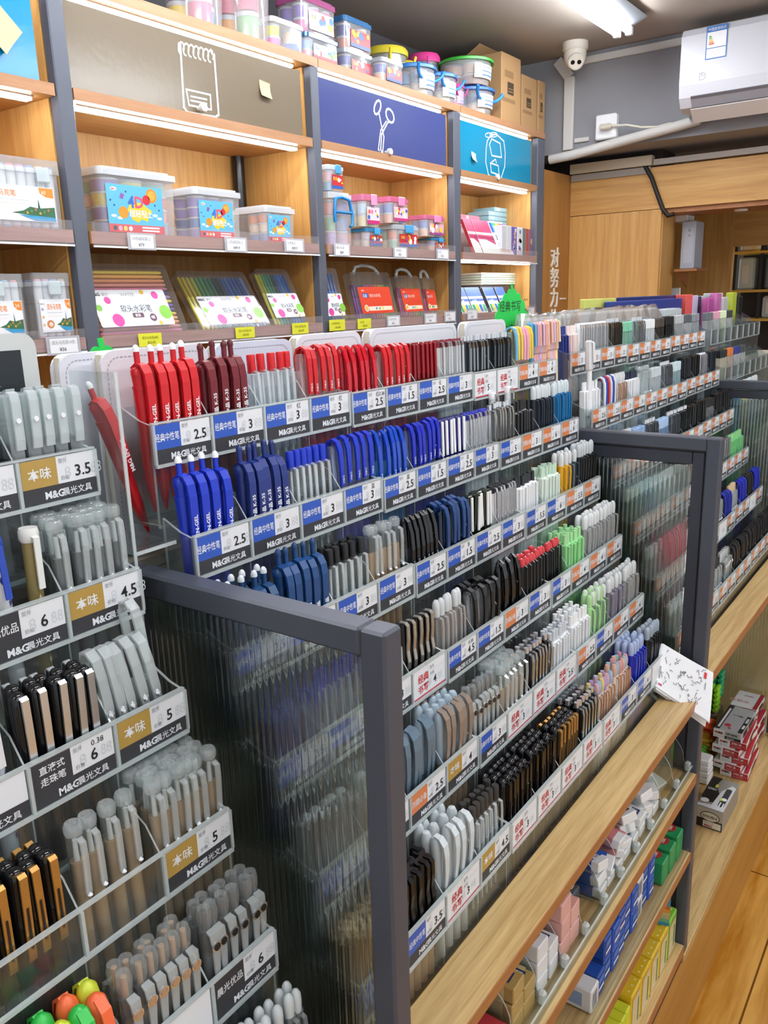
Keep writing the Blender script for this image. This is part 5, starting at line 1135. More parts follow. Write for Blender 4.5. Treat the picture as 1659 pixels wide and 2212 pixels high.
def fill(sec, k, i, st, cols, n, depth, desc, top=.055, wob=.02, lean=.025, span=1.0, x_off=0., detail=True, skip=(), tilt=0.):
    """pens standing in one pocket: n across, depth ranks behind each other"""
    x0, dz = SX0[sec]; y, z = ROWY[k], ROWZ[k] + dz
    L = {'wand': .150, 'art': .1365, 'lead': .132, 'arch': .138}.get(st, .142)
    cols = cols if isinstance(cols, list) else [cols]
    w = PITCH * span - .008; slot = '%s tier of %s' % (ROWN[k], {'L': 'left rack', 'R1': 'first unit', 'R2': 'second unit', 'R3': 'third unit', 'F1': 'fourth unit', 'F2': 'fifth unit', 'F3': 'sixth unit', 'G1': 'last unit', 'K': 'far left rack'}[sec])
    dr = {'crystal': .0135, 'scoop': .0135, 'light': .0150}.get(st, .0119); rk = ['front', 'second', 'back']
    if depth == 2: rk = ['front', 'back']
    for r in range(depth):
        for j in range(n):
            if (r, j) in skip: continue
            xx = x0 + PITCH * i + .004 + x_off + (w * (j + .5) / n if n > 1 else w / 2)
            yy = y + (.0160 if depth == 1 else .0138) + r * dr; c = cols[(j + r * n) % len(cols)]
            rx = (-lean * (1 if depth == 1 else .2) + random.uniform(-wob, wob) * .4, tilt + random.uniform(-wob, wob))
            zz = z - TD + .0026; t_ = z + top - L + random.uniform(-.0015, .0015) * (wob > 0) + .0; zz = max(zz, min(t_, z - TD + .03))
            lab = '%s %s%s, %s slot, %s' % (['leftmost', 'second', 'third', 'fourth', 'fifth', 'sixth', 'seventh'][j], '' if depth == 1 else rk[r] + ' row ', desc, ORD[max(i, 0)], slot)
            if len(lab.replace('-', ' ').split()) > 16: lab = lab.replace(' tier of ', ' tier, ')
            if len(lab.replace('-', ' ').split()) > 16: print('LONG', len(lab.split()), lab)
            pen(st, c, (xx, yy, zz), (rx[0], rx[1], math.pi if r and r == depth - 1 else 0), lab, desc + 's, %s slot, ' % ORD[max(i, 0)] + slot, detail if not (r == 1 and depth == 3) else 'noclip')
            CNTP[0] += 1
A = '#'
rd, bl = '#c8141f', '#1533b8'
# first unit right of the nearest frame
fill('R1', 0, 0, 'arm', (rd, '#f2f4f6', 'M&G EN-GEL'), 5, 1, 'red retractable pen with white print', .062)
fill('R1', 0, 1, 'arm', ('#6d1722', '#5c131c', 'M&G 金品 K-35'), 4, 1, 'maroon retractable pen with white print', .060, span=.9)
fill('R1', 0, 2, 'slim', (rd,), 5, 1, 'clear pen with red press cap', .05)
fill('R1', 0, 3, 'arch', (rd, '#f6d8d8', 'M&G'), 5, 1, 'red arched clip pen with metal cone', .052)
fill('R1', 1, 0, 'arm', (bl, '#f2f4f6', 'M&G EN-GEL'), 4, 1, 'bright blue retractable pen with white print', .062, span=.86)
fill('R1', 1, 1, 'arm', ('#1c3078', '#16286a', 'M&G 金品 K-35'), 5, 1, 'matt navy retractable pen with white print', .061)
fill('R1', 1, 2, 'slim', (bl,), 6, 1, 'clear pen with blue press cap', .05)
fill('R1', 1, 3, 'arch', (bl, '#c8d4ee', 'M&G'), 5, 1, 'blue arched clip pen with metal cone', .052)
fill('R1', 2, 0, 'arm', ('#14406e', '#d8dfe6'), 4, 2, 'steel blue retractable pen with white tip', .05)
fill('R1', 2, 1, 'arm', ('#15437a', '#123a6a', 'M&G 金品'), 5, 1, 'matt steel blue retractable pen', .061)
fill('R1', 2, 2, 'slim', ('#141416',), 5, 2, 'clear pen with black press cap', .05)
fill('R1', 2, 3, 'crystal', ('#b9926a', '#1a1a1c'), 5, 1, 'tan pen with clear cap', .054)
fill('R1', 3, 3, 'bend', ('#1a1a1d', '#111113', '#b9b4ac'), 5, 1, 'black pen with bent metal clip', .054)
fill('R1', 3, 2, 'slim', ('#141416',), 4, 2, 'clear pen with black press cap', .05)
fill('R1', 4, 2, 'scoop', ('#5a6670', '#8fa3b2', '#5f7484'), 5, 1, 'slate blue round cap pen', .056)
fill('R1', 4, 3, 'scoop', ('#a8815e', '#a9bac6', '#8b7c70'), 5, 3, 'tan pen with grey blue round cap', .052)
fill('R1', 5, 1, 'bend', ('#b58a60', '#1a1a1c', '#2a2a2d'), 5, 2, 'tan pen with black cap and clip', .046)
fill('R1', 5, 2, 'scoop', ('#d9dde0', '#dfe8ec', '#dfe8ec', 'f'), 4, 3, 'frosted white round cap pen', .056)
fill('R1', 5, 3, 'slim', ('#33302e',), 6, 2, 'clear pen with dark press cap', .05)
fill('R1', 3, 0, 'arm', ('#1c3078', '#16286a'), 5, 1, 'navy retractable pen behind the glass', .05)
fill('R1', 3, 1, 'slim', (bl,), 5, 1, 'clear pen with blue cap behind glass', .05)
fill('R1', 4, 0, 'bar', ('#d8dce0', '#8a8e94'), 5, 1, 'pale pen behind the glass', .05)
fill('R1', 4, 1, 'crystal', ('#b9926a', '#dcdfe0'), 5, 2, 'tan pen with clear cap behind glass', .05)
fill('R1', 5, 0, 'bend', ('#b58a60', '#c8b090', '#c8a878'), 5, 2, 'tan pen behind the glass', .05)
# second unit
fill('R2', 0, 0, 'point', ('#c41f33', '#c41628', 'M&G'), 5, 1, 'red pointed cap pen', .049)
fill('R2', 0, 1, 'arch', (rd, '#eec8c8', 'M&G'), 5, 1, 'red arched cap pen with clear top', .047)
fill('R2', 0, 2, 'flat', ('#8e0f1c',), 6, 1, 'dark red see-through square pen', .044)
fill('R2', 0, 3, 'chrome', ('#e4e6e8', '#7a1c2c'), 6, 1, 'white metal clip pen, flat red top', .047)
fill('R2', 1, 0, 'point', ('#3f8fd0', '#1746b8', 'M&G'), 5, 1, 'light blue pointed cap pen', .054)
fill('R2', 1, 1, 'arch', ('#1626b0', '#8fa8e8', 'M&G'), 6, 1, 'royal blue arched cap pen', .052)
fill('R2', 1, 2, 'flat', ('#141c78', '#f0f0f4'), 6, 1, 'navy see-through square pen with white edge', .047)
fill('R2', 1, 3, 'chrome', ('#e4e8ee', '#2230a8'), 6, 1, 'white metal clip pen, flat blue top', .046)
fill('R2', 2, 0, 'point', ('#39434e', '#101216', 'M&G'), 6, 1, 'black ridged pointed cap pen', .052)
fill('R2', 2, 1, 'arch', ('#1d3f74', '#20406c'), 5, 2, 'dark blue arched cap pen', .052)
fill('R2', 2, 2, 'flat', ('#16240f', '#e8e8e8'), 6, 1, 'dark green see-through square pen', .048, .07)
fill('R2', 2, 3, 'chrome', ('#e8e8ea', '#17181b'), 6, 1, 'white metal clip pen, flat black top', .052)
fill('R2', 3, 0, 'dome', ('#e6e4e2', '#e8ecee', 'clear'), 6, 1, 'clear pen with dark core and glassy top', .054)
fill('R2', 3, 1, 'arch', ('#121214', '#c8ccd0'), 4, 2, 'black arched clip pen with clear cap', .05, .05)
fill('R2', 3, 2, 'point', ('#16161a', '#0d0d10'), 5, 1, 'black pointed cap pen, glossy', .06, .05)
fill('R2', 3, 3, 'oval', ('#131316',), 6, 2, 'black pen with red oval end', .054)
fill('R2', 4, 0, 'ring', ('#d8dcde', '#4a4a4d', '#17171a'), 6, 1, 'clear pen with black hooked top', .054)
fill('R2', 4, 1, 'crystal', ('#b9a08a', '#d8dcde'), 5, 3, 'beige pen with clear disc cap', .052)
fill('R2', 4, 2, 'gloss', ('#24262b', '#c8ccd2'), 6, 2, 'black and silver pen', .05)
fill('R2', 4, 3, 'block', ('#d9dde1', '#c9ced4'), 6, 2, 'silver white pen with white top', .052)
for i in range(2): fill('R2', 5, i, 'bar', ('#0f0f12', '#1c1a18'), 6, 3, 'glossy black capped pen', .052)
fill('R2', 5, 2, 'bar', ('#0f0f12', '#b78a4c'), 6, 2, 'black capped pen with golden clip', .052)
fill('R2', 5, 3, 'gloss', ('#1b1c20', '#c0c6cc'), 6, 3, 'black pen with wide silver top', .052)
# third unit
fill('R3', 0, 0, 'gloss', ('#3a3d42', '#9aa0a6'), 6, 1, 'dark grey metallic pen', .044)
fill('R3', 0, 1, 'gloss', ('#23262a', '#6a7076'), 6, 1, 'black metallic pen with grey clip', .045)
fill('R3', 0, 2, 'arch', [('#6fb6d8', '#d8ecec'), ('#e6c85a', '#f4ecd0'), ('#e6c85a', '#f4ecd0'), ('#e8a8bc', '#f6dce4'), ('#e8a8bc', '#f6dce4'), ('#e6c44c', '#f4ecd0'), ('#e6c44c', '#f4ecd0')], 7, 1, 'pastel pen with arched clip', .056)
fill('R3', 0, 3, 'wand', [('#5fb0d6',), ('#e8a6bc',), ('#efb59c',), ('#d9b8dc',), ('#efb49a',), ('#f0b8a8',)], 6, 1, 'pastel paddle cap pen', .056)
fill('R3', 1, 0, 'gloss', ('#7a7f86', '#c4c0b8'), 6, 1, 'silver grey pen with metal clip', .054)
fill('R3', 1, 1, 'block', ('#2a2b2e', '#1a1a1c'), 6, 1, 'black square pen', .054)
fill('R3', 1, 2, 'dome', ('#1a2230', '#e4ecf0'), 7, 1, 'dark navy pen with milky push cap', .060)
fill('R3', 1, 3, 'dome', ('#0d6aa0', '#e0edf2'), 7, 1, 'teal blue pen with milky push cap', .060)
fill('R3', 2, 0, 'block', ('#e8eaec', '#2a2c30'), 7, 1, 'white square pen with black button', .054)
fill('R3', 2, 1, 'block', ('#d9e6dc', '#c2dcc8'), 6, 2, 'pale green white square pen', .054)
fill('R3', 2, 2, 'dome', [('#d8a21c', '#e8ecee'), ('#d8a21c', '#e8ecee'), ('#aeb4b8', '#e8ecee', 'clear'), ('#2a3a44', '#e8ecee')], 4, 2, 'milky topped yellow or clear pen', .056)
fill('R3', 2, 3, 'dome', ('#131417', '#d4dade'), 6, 2, 'black pen with milky push cap', .058)
fill('R3', 3, 0, 'oval', ('#131316',), 5, 1, 'black pen with red oval tip', .05)
fill('R3', 3, 1, 'block', ('#8fd28e', '#a8e0a4'), 6, 3, 'light green square pen', .054)
for i in (2, 3): fill('R3', 3, i, 'dome', ('#e8eaea', '#eef2f3', 'clear'), 6, 2, 'clear pen with milky push cap', .056)
fill('R3', 4, 0, 'block', ('#dfe2e4', '#eef0f1'), 6, 3, 'clear white pen with white button', .054)
fill('R3', 4, 1, 'dome', [('#a8dc9c', '#b8e8a8'), ('#c8d8c8', '#e8f0e8', 'clear')], 6, 2, 'green topped clear pen', .056)
for i in (2, 3): fill('R3', 4, i, 'dome', ('#d4d2e0' if i == 2 else '#e8eaea', '#e6eaec', 'clear'), 6, 2, 'clear ink pen with milky push cap', .056)
fill('R3', 5, 0, 'candy', [('#e4dcd8', '#e8b8c0'), ('#e8d8c8', '#a8c8e8'), ('#dcd4e0', '#f0dc90'), ('#e8e0dc', '#c8a8dc')], 6, 2, 'pen with a coloured crystal top', .05, .03)
fill('R3', 5, 1, 'candy', [('#e8d4c8', '#f0c0a8'), ('#e4dcd8', '#a8d4dc'), ('#e8e0d0', '#e8a8b8')], 6, 2, 'rose gold clip pen with crystal top', .054, .03)
fill('R3', 5, 2, 'dome', ('#1428a8', '#b8c8ec'), 5, 3, 'blue pen with pale push cap', .056)
fill('R3', 5, 3, 'dome', ('#16181d', '#aebccc'), 6, 2, 'black pen with pale push cap', .056)
# rack left of the nearest frame (slots are counted from the left)
for i in (1, 2, 3): fill('L', 0, i, 'square', ('#5c6166',), 5, 2 if i == 3 else 1, 'grey pen with frosted square cap', .05)
fill('L', 1, 3, 'crystal', ('#5a5d60', '#d8dcde'), 5, 3, 'grey pen with frosted disc cap', .052, .03)
fill('L', 1, 2, 'art', [('#d8d2c4', '#c8bca0', '#8a7848'), ('#e6e6ea', '#2a48b0', '#3a4a9a'), ('#8a7a4a', '#dfe0dc', '#e0d8b8')], 3, 1, 'patterned pen with flat cap', .050, .04)
fill('L', 1, 1, 'art', [('#e6e6ea', '#e0e0e4', '#3a4a8a'), ('#dfe0e4', '#d8d8dc', '#8a3a4a')], 5, 1, 'white patterned pen', .046, .03)
fill('L', 2, 3, 'loop', (), 5, 1, 'frosted pen with tall loop clip', .052, .05, tilt=-.12)
fill('L', 2, 2, 'bar', ('#151517',), 5, 2, 'black pen with wide shiny clip', .052)
fill('L', 2, 1, 'art', [('#dfe2e6', '#e8e8ea', '#4a5a9a'), ('#d0d4dc', '#dcdce0', '#6a5a8a')], 4, 2, 'white printed pen', .05)
fill('L', 3, 3, 'crystal', ('#a88a6a', '#dcdfe0'), 6, 3, 'tan pen with clear disc cap', .052)
fill('L', 3, 2, 'crystal', ('#a88a6a', '#dcdfe0'), 4, 1, 'tan pen with clear disc cap', .052)
fill('L', 3, 1, 'bar', ('#141416', '#b98a48'), 5, 2, 'black pen with golden slotted clip', .05)
fill('L', 3, 0, 'bar', ('#141416', '#b98a48'), 5, 2, 'black pen with golden slotted clip', .05)
fill('L', 4, 3, 'ring', ('#c8ccce', '#8a8682', '#17171a'), 6, 2, 'clear pen with black eyelet clip', .052)
fill('L', 4, 2, 'ring', ('#c8ccce', '#9a7a5a', '#b08a68'), 6, 2, 'clear pen with tan eyelet clip', .052)
fill('L', 4, 0, 'bar', ('#141416', '#b98a48'), 5, 2, 'black pen with golden slotted clip', .05)
fill('L', 4, 1, 'light', [('#ef6a3c',), ('#c8d43a',), ('#2fb84a',)], 4, 2, 'black highlighter with bright cap', .05)
fill('L', 5, 3, 'dome', ('#c0c6c8', '#dfe6e8', 'clear'), 6, 2, 'pale clear pen with milky tip', .055)
fill('L', 5, 2, 'dome', ('#c0c6c8', '#dfe6e8', 'clear'), 5, 2, 'pale clear pen with milky tip', .055)
# leaning strays beside the first unit
pen('arm', (rd, '#f2f4f6', 'M&G EN-GEL'), (.4385 - .146 * 0 + .020, .598, 1.262), (-.02, -.30, 0), 'red retractable pen leaning outward left of the first slot, top tier', 'stray red pen')
# the far units: flat packs, refills and pens, one mesh each
FAR = {'F1': [[('block', [('#1f2f7a', '#2a3a8a'), ('#1f2f7a', '#2a3a8a'), ('#e8cfcc', '#ecd8d4'), ('#e8cfcc', '#ecd8d4'), ('#ece2dc', '#f0e8e4'), ('#e4d4d0', '#f0e8e4')]), ('chrome', ('#dfe2e6', '#e8e8ea')), ('chrome', ('#dfe2e6', '#e8e8ea')), ('gloss', ('#4a4438', '#8a8478'))], [('block', ('#e8eaec', '#e8eaec')), ('arch', [('#dfe4e8', '#e8ecf2'), ('#2a48b0', '#e8ecf2'), ('#c8303c', '#e8ecf2'), ('#e0e2e6', '#e8ecf2'), ('#2a48b0', '#e8ecf2')]), ('candy', ('#d8dce0', '#e8ecee')), ('block', ('#e4e6ea', '#1c2440'))], [('gloss', ('#6a6e74', '#c8ccd2')), ('candy', ('#d4d8dc', '#e8ecee')), ('lead', ('#d8dce0', '#8fb0dc')), ('gloss', ('#5a5e64', '#9aa0a6'))], [('dome', ('#c8e0d0', '#e0f0e4', 'clear')), ('dome', ('#8ac8dc', '#c8e8f0', 'clear')), ('slim', ('#dfe4e8',)), ('slim', ('#dfe4e8',))], [('slim', ('#c8ccd0',)), ('point', ('#d84a6a', '#d84a6a')), ('point', ('#d84a6a', '#d84a6a')), ('slim', ('#1a1a1c',))], [('slim', ('#dfe2e4',))] * 4],
       'F2': [[('lead', ('#a8dcc8', '#7fc8a8')), ('gloss', ('#8a8e94', '#dcdfe2')), ('lead', ('#f0f4f6', '#e8ecee')), ('lead', ('#3a332c', '#4a4038'))], [('crystal', ('#c8d0d4', '#e8ecee')), ('lead', ('#dfe8ec', '#c8d4d8')), ('gloss', ('#6a7076', '#b8bec4')), ('lead', ('#b8d4dc', '#c8dce2'))], [('lead', ('#8fb4e0', '#a8c4e8')), ('gloss', ('#5a5e64', '#9aa0a6')), ('gloss', ('#17181b', '#3a3d42')), ('flat', ('#1a1a1c',))], [('flat', ('#1a1a1c',)), ('flat', ('#8a7a68',)), ('point', ('#8ad08a', '#8ad08a')), ('point', ('#8ad08a', '#8ad08a'))], [('slim', ('#b8a078',)), ('ring', ('#c8ccce', '#8a8682', '#2a2a2c')), ('crystal', ('#b8a078', '#dcdfe0')), ('arch', ('#1a2a98', '#2a3aa8'))], [('slim', ('#17171a',)), ('ring', ('#d8dcde', '#c8ccce', '#dfe2e4')), ('arch', ('#17171a', '#2a2a2c')), ('arch', ('#1a1a1c', '#2a2a2c'))]],
       'F3': [[('lead', ('#1a1a1c', '#141416')), ('lead', ('#c8ccce', '#b8bcbe')), ('lead', ('#d8dce0', '#5a5e64')), ('lead', ('#c8d0d4', '#8a8e94'))], [('flat', ('#1a1f26',)), ('flat', ('#141416',)), ('chrome', ('#c8ccd8', '#dfe2ea')), ('flat', ('#1c2430',))], [('flat', ('#17181b',)), ('lead', ('#8a8e94', '#17181b')), ('flat', ('#141416',)), ('flat', ('#141416',))], [('bar', ('#1a1a1c',)), ('bar', ('#1a1a1c',)), ('block', ('#6fc07a', '#8ad08a')), ('block', ('#6fc07a', '#8ad08a'))], [('slim', ('#c8b088',)), ('arch', ('#1a2ab0', '#2a3ac8')), ('arch', ('#17171a', '#c8ccd0')), ('arch', ('#1a2ab0', '#2a3ac8'))], [('arch', ('#17171a', '#c8ccd0'))] * 4],
       'G1': [[('lead', ('#c8ccce', '#6a6e74')), ('lead', ('#dfe2e4', '#d8a0b8')), ('lead', ('#e4ecd8', '#d8e8c0')), ('lead', ('#d8dce0', '#3a3d42'))], [('lead', ('#e8e4d0', '#2a2c30')), ('lead', ('#e8d8c8', '#d87a3a')), ('lead', ('#dfe2e4', '#2a3a88')), ('lead', ('#dfe2e4', '#4a4d50'))], [('dome', ('#8ac0d8', '#d8e8f0')), ('dome', ('#e8dc9a', '#f0ecc8')), ('dome', ('#8ac0d8', '#d8e8f0')), ('dome', ('#c8ccce', '#dfe2e4'))], [('slim', ('#1a1a1c',))] * 4, [('slim', ('#1a1a1c',))] * 4, [('slim', ('#1a1a1c',))] * 4]}
CNAME = {'dome': 'push cap pen', 'lead': 'flat refill case', 'chrome': 'metal clip pen', 'gloss': 'metallic pen', 'block': 'square pen', 'arch': 'arched clip pen', 'candy': 'crystal top pen', 'slim': 'clear press cap pen', 'point': 'pointed cap pen', 'crystal': 'clear cap pen', 'flat': 'square see-through pen', 'ring': 'eyelet clip pen', 'bar': 'wide clip pen'}
def cname(h):
    r_, g, b_ = (int(h[i:i + 2], 16) for i in (1, 3, 5)); mx, mn = max(r_, g, b_), min(r_, g, b_)
    if mx - mn < 34: return 'black' if mx < 70 else 'grey' if mx < 165 else 'pale'
    if r_ == mx: return 'pink' if b_ > g + 8 and mn > 90 else 'tan' if g > .55 * r_ and mx < 235 and b_ < g else 'red' if g < .6 * r_ else 'peach'
    return 'green' if g == mx else 'light blue' if mn > 110 else 'blue'
for s, rows in FAR.items():
    for k, row in enumerate(rows):
        if s == 'G1' and k > 2: continue
        for i, (st, c) in enumerate(row):
            fill(s, k, i, st, c, 6, 1, ('mixed colour %s' % CNAME[st] if isinstance(c, list) else '%s %s' % (cname(c[1] if st == 'lead' else c[0]), CNAME[st])), .042, .02, .03, detail=False)

pen('wand', ('#e6e8ea',), (1.3595, ROWY[1] + .012, ROWZ[1] - TD + .06), (-.05, .02, 0), 'tall white correction pen rising above the others left in the fourth unit', 'tall white pens')
pen('chrome', ('#e6e8ea', '#eceef0'), (1.045, ROWY[1] + .032, ROWZ[1] - TD + .018), (-.03, .03, 0), 'white pen with clip rising behind the silver pens, second tier, third unit', 'tall white pens')
pen('chrome', ('#e6e8ea', '#eceef0'), (1.098, ROWY[1] + .033, ROWZ[1] - TD + .022), (-.03, .0, 0), 'white pen with clip rising behind the black square pens, second tier', 'tall white pens')
for j in range(4):
    pen('wand', (['#f0c0a8', '#dcc0e0', '#f0b8a0', '#f2d8a8'][j],), (1.292 + .0095 * j, ROWY[0] + .018, ROWZ[0] - TD + .003), (-.04, 0, 0), '%s paddle cap pen between the third and fourth units, %s from left' % (['peach', 'lilac', 'salmon', 'pale yellow'][j], ORD[j]), 'pastel pens in the gap')

pen('loop', (), (SX0['L'][0] + PITCH * 3.76, ROWY[2] + .026, ROWZ[2] - TD + .018), (-.03, -.06, 0), 'tallest frosted loop clip pen, standing behind the others, right slot, third tier, left rack', 'frosted loop pens standing out')
# ================================================================ things standing behind the top tier
RZ = 1.2365
LEATH = M('white_leatherette', '#dcdde4', .5, bump=.05, bscale=200); LEATB = M('pale_blue_leatherette', '#cdd6e6', .5); PAGE = M('page_edges', '#e6e0cf', .8); STITCH = M('stitching', '#9a9aa4', .7); TAGM = M('notebook_band', '#e6e0dc', .7); BRN = M('brown_print', '#8a5a48', .6)
for k, (a, c, y, dz, lt, txt) in enumerate(((145, 216, .640, -.002, LEATH, 'leftmost, half hidden behind the next'), (213, 447, .622, 0, LEATH, 'behind the red pens with white print'), (460, 630, .630, -.002, LEATB, 'pale blue cover, behind the maroon pens'), (641, 780, .630, 0, LEATH, 'behind the arched red pens'), (800, 986, .630, .001, LEATH, 'widest, behind the dark red square pens'), (1005, 1066, .630, .001, LEATH, 'rightmost, left of the big green sign'))):
    x0, x1 = at(a, 750, Y=y).x, at(c, 730, Y=y).x
    if k == 0: x1 = x0 + .10
    if k == 5: x1 = x0 + .13
    zt = 1.424 + dz; w, h = x1 - x0, zt - RZ
    r = thing('notebook', 'white leatherette notebook with stitched edge, ' + txt if k != 2 else 'stitched leatherette notebook, ' + txt, 'notebook', (x0, y, RZ), 'stitched notebooks behind the top pens')
    yy = .016 if k == 0 else 0
    pl = rr(w, h, .014, 5); n = len(pl)
    m = MB(); V = [(x, yy, z) for x, z in pl] + [(x, yy + .0025, z) for x, z in pl]; m.add(V, [list(range(n)), list(range(2 * n - 1, n - 1, -1))], lt); m.add(V, [(i, n + i, n + (i + 1) % n, (i + 1) % n) for i in range(n)], lt)
    L = Lay(m, (0, yy - .0001, 0), (1, 0, 0), (0, 0, 1), .0002); q = [(.006 + x * (w - .012) / w, .006 + z * (h - .012) / h) for x, z in pl]
    q = q[5:] + q[:5]
    for (xa, za), (xb, zb_) in zip(q, q[1:]):
        ln = math.hypot(xb - xa, zb_ - za); ns = max(1, int(ln / .0042))
        for s in range(ns): L.line([(xa + (xb - xa) * s / ns, za + (zb_ - za) * s / ns), (xa + (xb - xa) * (s + .45) / ns, za + (zb_ - za) * (s + .45) / ns)], .0008, STITCH)
    shared_(m, 'front_cover', r)
    m = MB(); m.box(.003, yy + .0027, .003, w - .003, yy + .0113, h - .003, PAGE); shared_(m, 'pages', r)
    m = MB(); V = [(x, yy + .0115, z) for x, z in pl] + [(x, yy + .014, z) for x, z in pl]; m.add(V, [list(range(n)), list(range(2 * n - 1, n - 1, -1))], lt); m.add(V, [(i, n + i, n + (i + 1) % n, (i + 1) % n) for i in range(n)], lt); shared_(m, 'back_cover', r)
    if k in (1, 3, 4, 5):
        m = MB(); L = Lay(m, (0, yy - .0005, 0), (1, 0, 0), (0, 0, 1), .0003); u = w * .25; L.rect(u, .02, u + .07, h * .80, TAGM, 1)
        for s in range(7): L.disc(u + .014 + .007 * s, h * .74 + .003 * abs(math.sin(s)), .0022, BRN, 2, 8)
        for s in range(4): L.rect(u + .02, h * (.66 - .05 * s), u + .05 - .006 * (s % 2), h * (.668 - .05 * s), BRN, 2)
        shared_(m, 'paper_band', r)
GREEN = M('fluorescent_green_card', '#1fc24e', .6); HAND = M('handwriting_ink', '#12301a', .6)
def leaf(label, x, y, zb, zc, rx, rz, texts):
    m = MB(); pts = []
    for i in range(112):
        a = 2 * math.pi * i / 112 + math.pi / 2; wv = .96 + .10 * abs(math.sin(8 * (a - math.pi / 2)));
        px, pz = rx * wv * math.cos(a), rz * wv * math.sin(a)
        if pz > 0: px *= 1 - .22 * (pz / rz) ** 2
        pts.append((px, pz))
    pts = [(.002, rz * 1.22), (-.004, rz * 1.20), (-.003, rz * 1.02)] + pts[1:-1] + [(.004, rz * 1.02)]
    n = len(pts); V = [(x + a, y, zc + c) for a, c in pts] + [(x + a, y + .0012, zc + c) for a, c in pts]
    m.add(V, [list(range(n)), list(range(2 * n - 1, n - 1, -1))], GREEN); m.add(V, [(i, n + i, n + (i + 1) % n, (i + 1) % n) for i in range(n)], GREEN)
    m.box(x - .02, y + .0002, zb, x + .02, y + .0010, zc - rz * .9, GREEN)
    L = Lay(m, (x, y - .0003, zc), (1, 0, 0), (0, 0, 1), .0003)
    for t, a, c, s in texts: L.text(t, a, c, s, HAND, 1, -.004)
    if texts: L.line([(.044, .034), (.047, .037), (.050, .034)], .0012, HAND).line([(.053, .034), (.056, .037), (.059, .034)], .0012, HAND).line([(.049, .020), (.052, .017), (.055, .020)], .0012, HAND)
    return one('green_sign', m, label, 'sign')
leaf('big leaf shaped green sign with handwriting standing behind the grey pens', 1.322, .672, RZ, 1.418, .059, .052, [('经典书写', -.046, .018, .020), ('持续畅销', -.036, -.022, .021)])
leaf('top of a green sign peeking over the white notebooks at left', .503, .698, RZ, 1.378, .05, .045, [])
# framed picture card at far left
m = MB(); y = .628; x1 = at(76, 740, Y=y).x; z1 = 1.443; pl = [(a + x1 - .13, c) for a, c in rr(.13, z1 - RZ, .012, 5)]; n = len(pl)
V = [(a, y, RZ + c) for a, c in pl] + [(a, y + .003, RZ + c) for a, c in pl]; CW = M('frame_card_white', '#c9cdcb', .5)
m.add(V, [list(range(n)), list(range(2 * n - 1, n - 1, -1))], CW); m.add(V, [(i, n + i, n + (i + 1) % n, (i + 1) % n) for i in range(n)], CW)
L = Lay(m, (x1, y - .0004, RZ), (1, 0, 0), (0, 0, 1), .0003); DP = M('dark_picture', '#20262a', .35); L.rect(-.118, .03, -.014, z1 - RZ - .013, DP, 0)
random.seed(3)
for s in range(26):
    zz = .05 + s * .0048; ww = .012 + .010 * random.random() + .0006 * (26 - s); L.poly([(-.050, zz), (-.050 + ww, zz + .001), (-.050, zz + .004)], M('pale_brush', '#aab3b4', .5), 1)
one('picture_card', m, 'white framed card with a dark brush picture at the far left', 'picture')
# folders and bags on the far part
def folder(label, a, c, yt, y, col, th=.012, wave=False, h=None, name='folder'):
    x0, x1 = at(a, yt, Y=y).x, at(c, yt, Y=y).x; zt = at((a + c) / 2, yt, Y=y).z; m = MB(); m.box(x0, y, RZ, x1, y + th, zt, P(col), .0015)
    if wave:
        L = Lay(m, (x0, y - .0003, RZ), (1, 0, 0), (0, 0, 1), .0004); w, h_ = x1 - x0, zt - RZ
        L.poly([(w * .12, 0), (w * .88, 0), (w * .88, h_ * .9), (w * .7, h_ * .86), (w * .5, h_ * .72), (w * .3, h_ * .45)], M('folder_pocket', '#6d7fb4', .15), 1)
    return one(name, m, label, 'folder', 'folders behind the far trays')
folder('pale yellow green plastic folder behind the far trays, leftmost', 1264, 1330, 645, .685, '#c9cc6a')
folder('dark blue folder with a pale wave pocket behind the far trays', 1316, 1474, 648, .668, '#1f3580', .012, True)
folder('dark navy folder behind the blue wave folder', 1342, 1494, 639, .690, '#1a2a66')
for k, (a, c, yt, col, nm) in enumerate(((1483, 1497, 636, '#d9594f', 'coral'), (1498, 1509, 638, '#b9b2cc', 'lilac'), (1510, 1516, 640, '#26324a', 'dark navy'), (1517, 1533, 639, '#a9b8b4', 'grey green'), (1534, 1541, 640, '#2a3038', 'black'), (1542, 1562, 633, '#b9c6cc', 'silvery white'))):
    folder('%s zip folder end on at the right of the blue folders' % nm, a, c, yt, .66, col, .03, name='zip_folder')
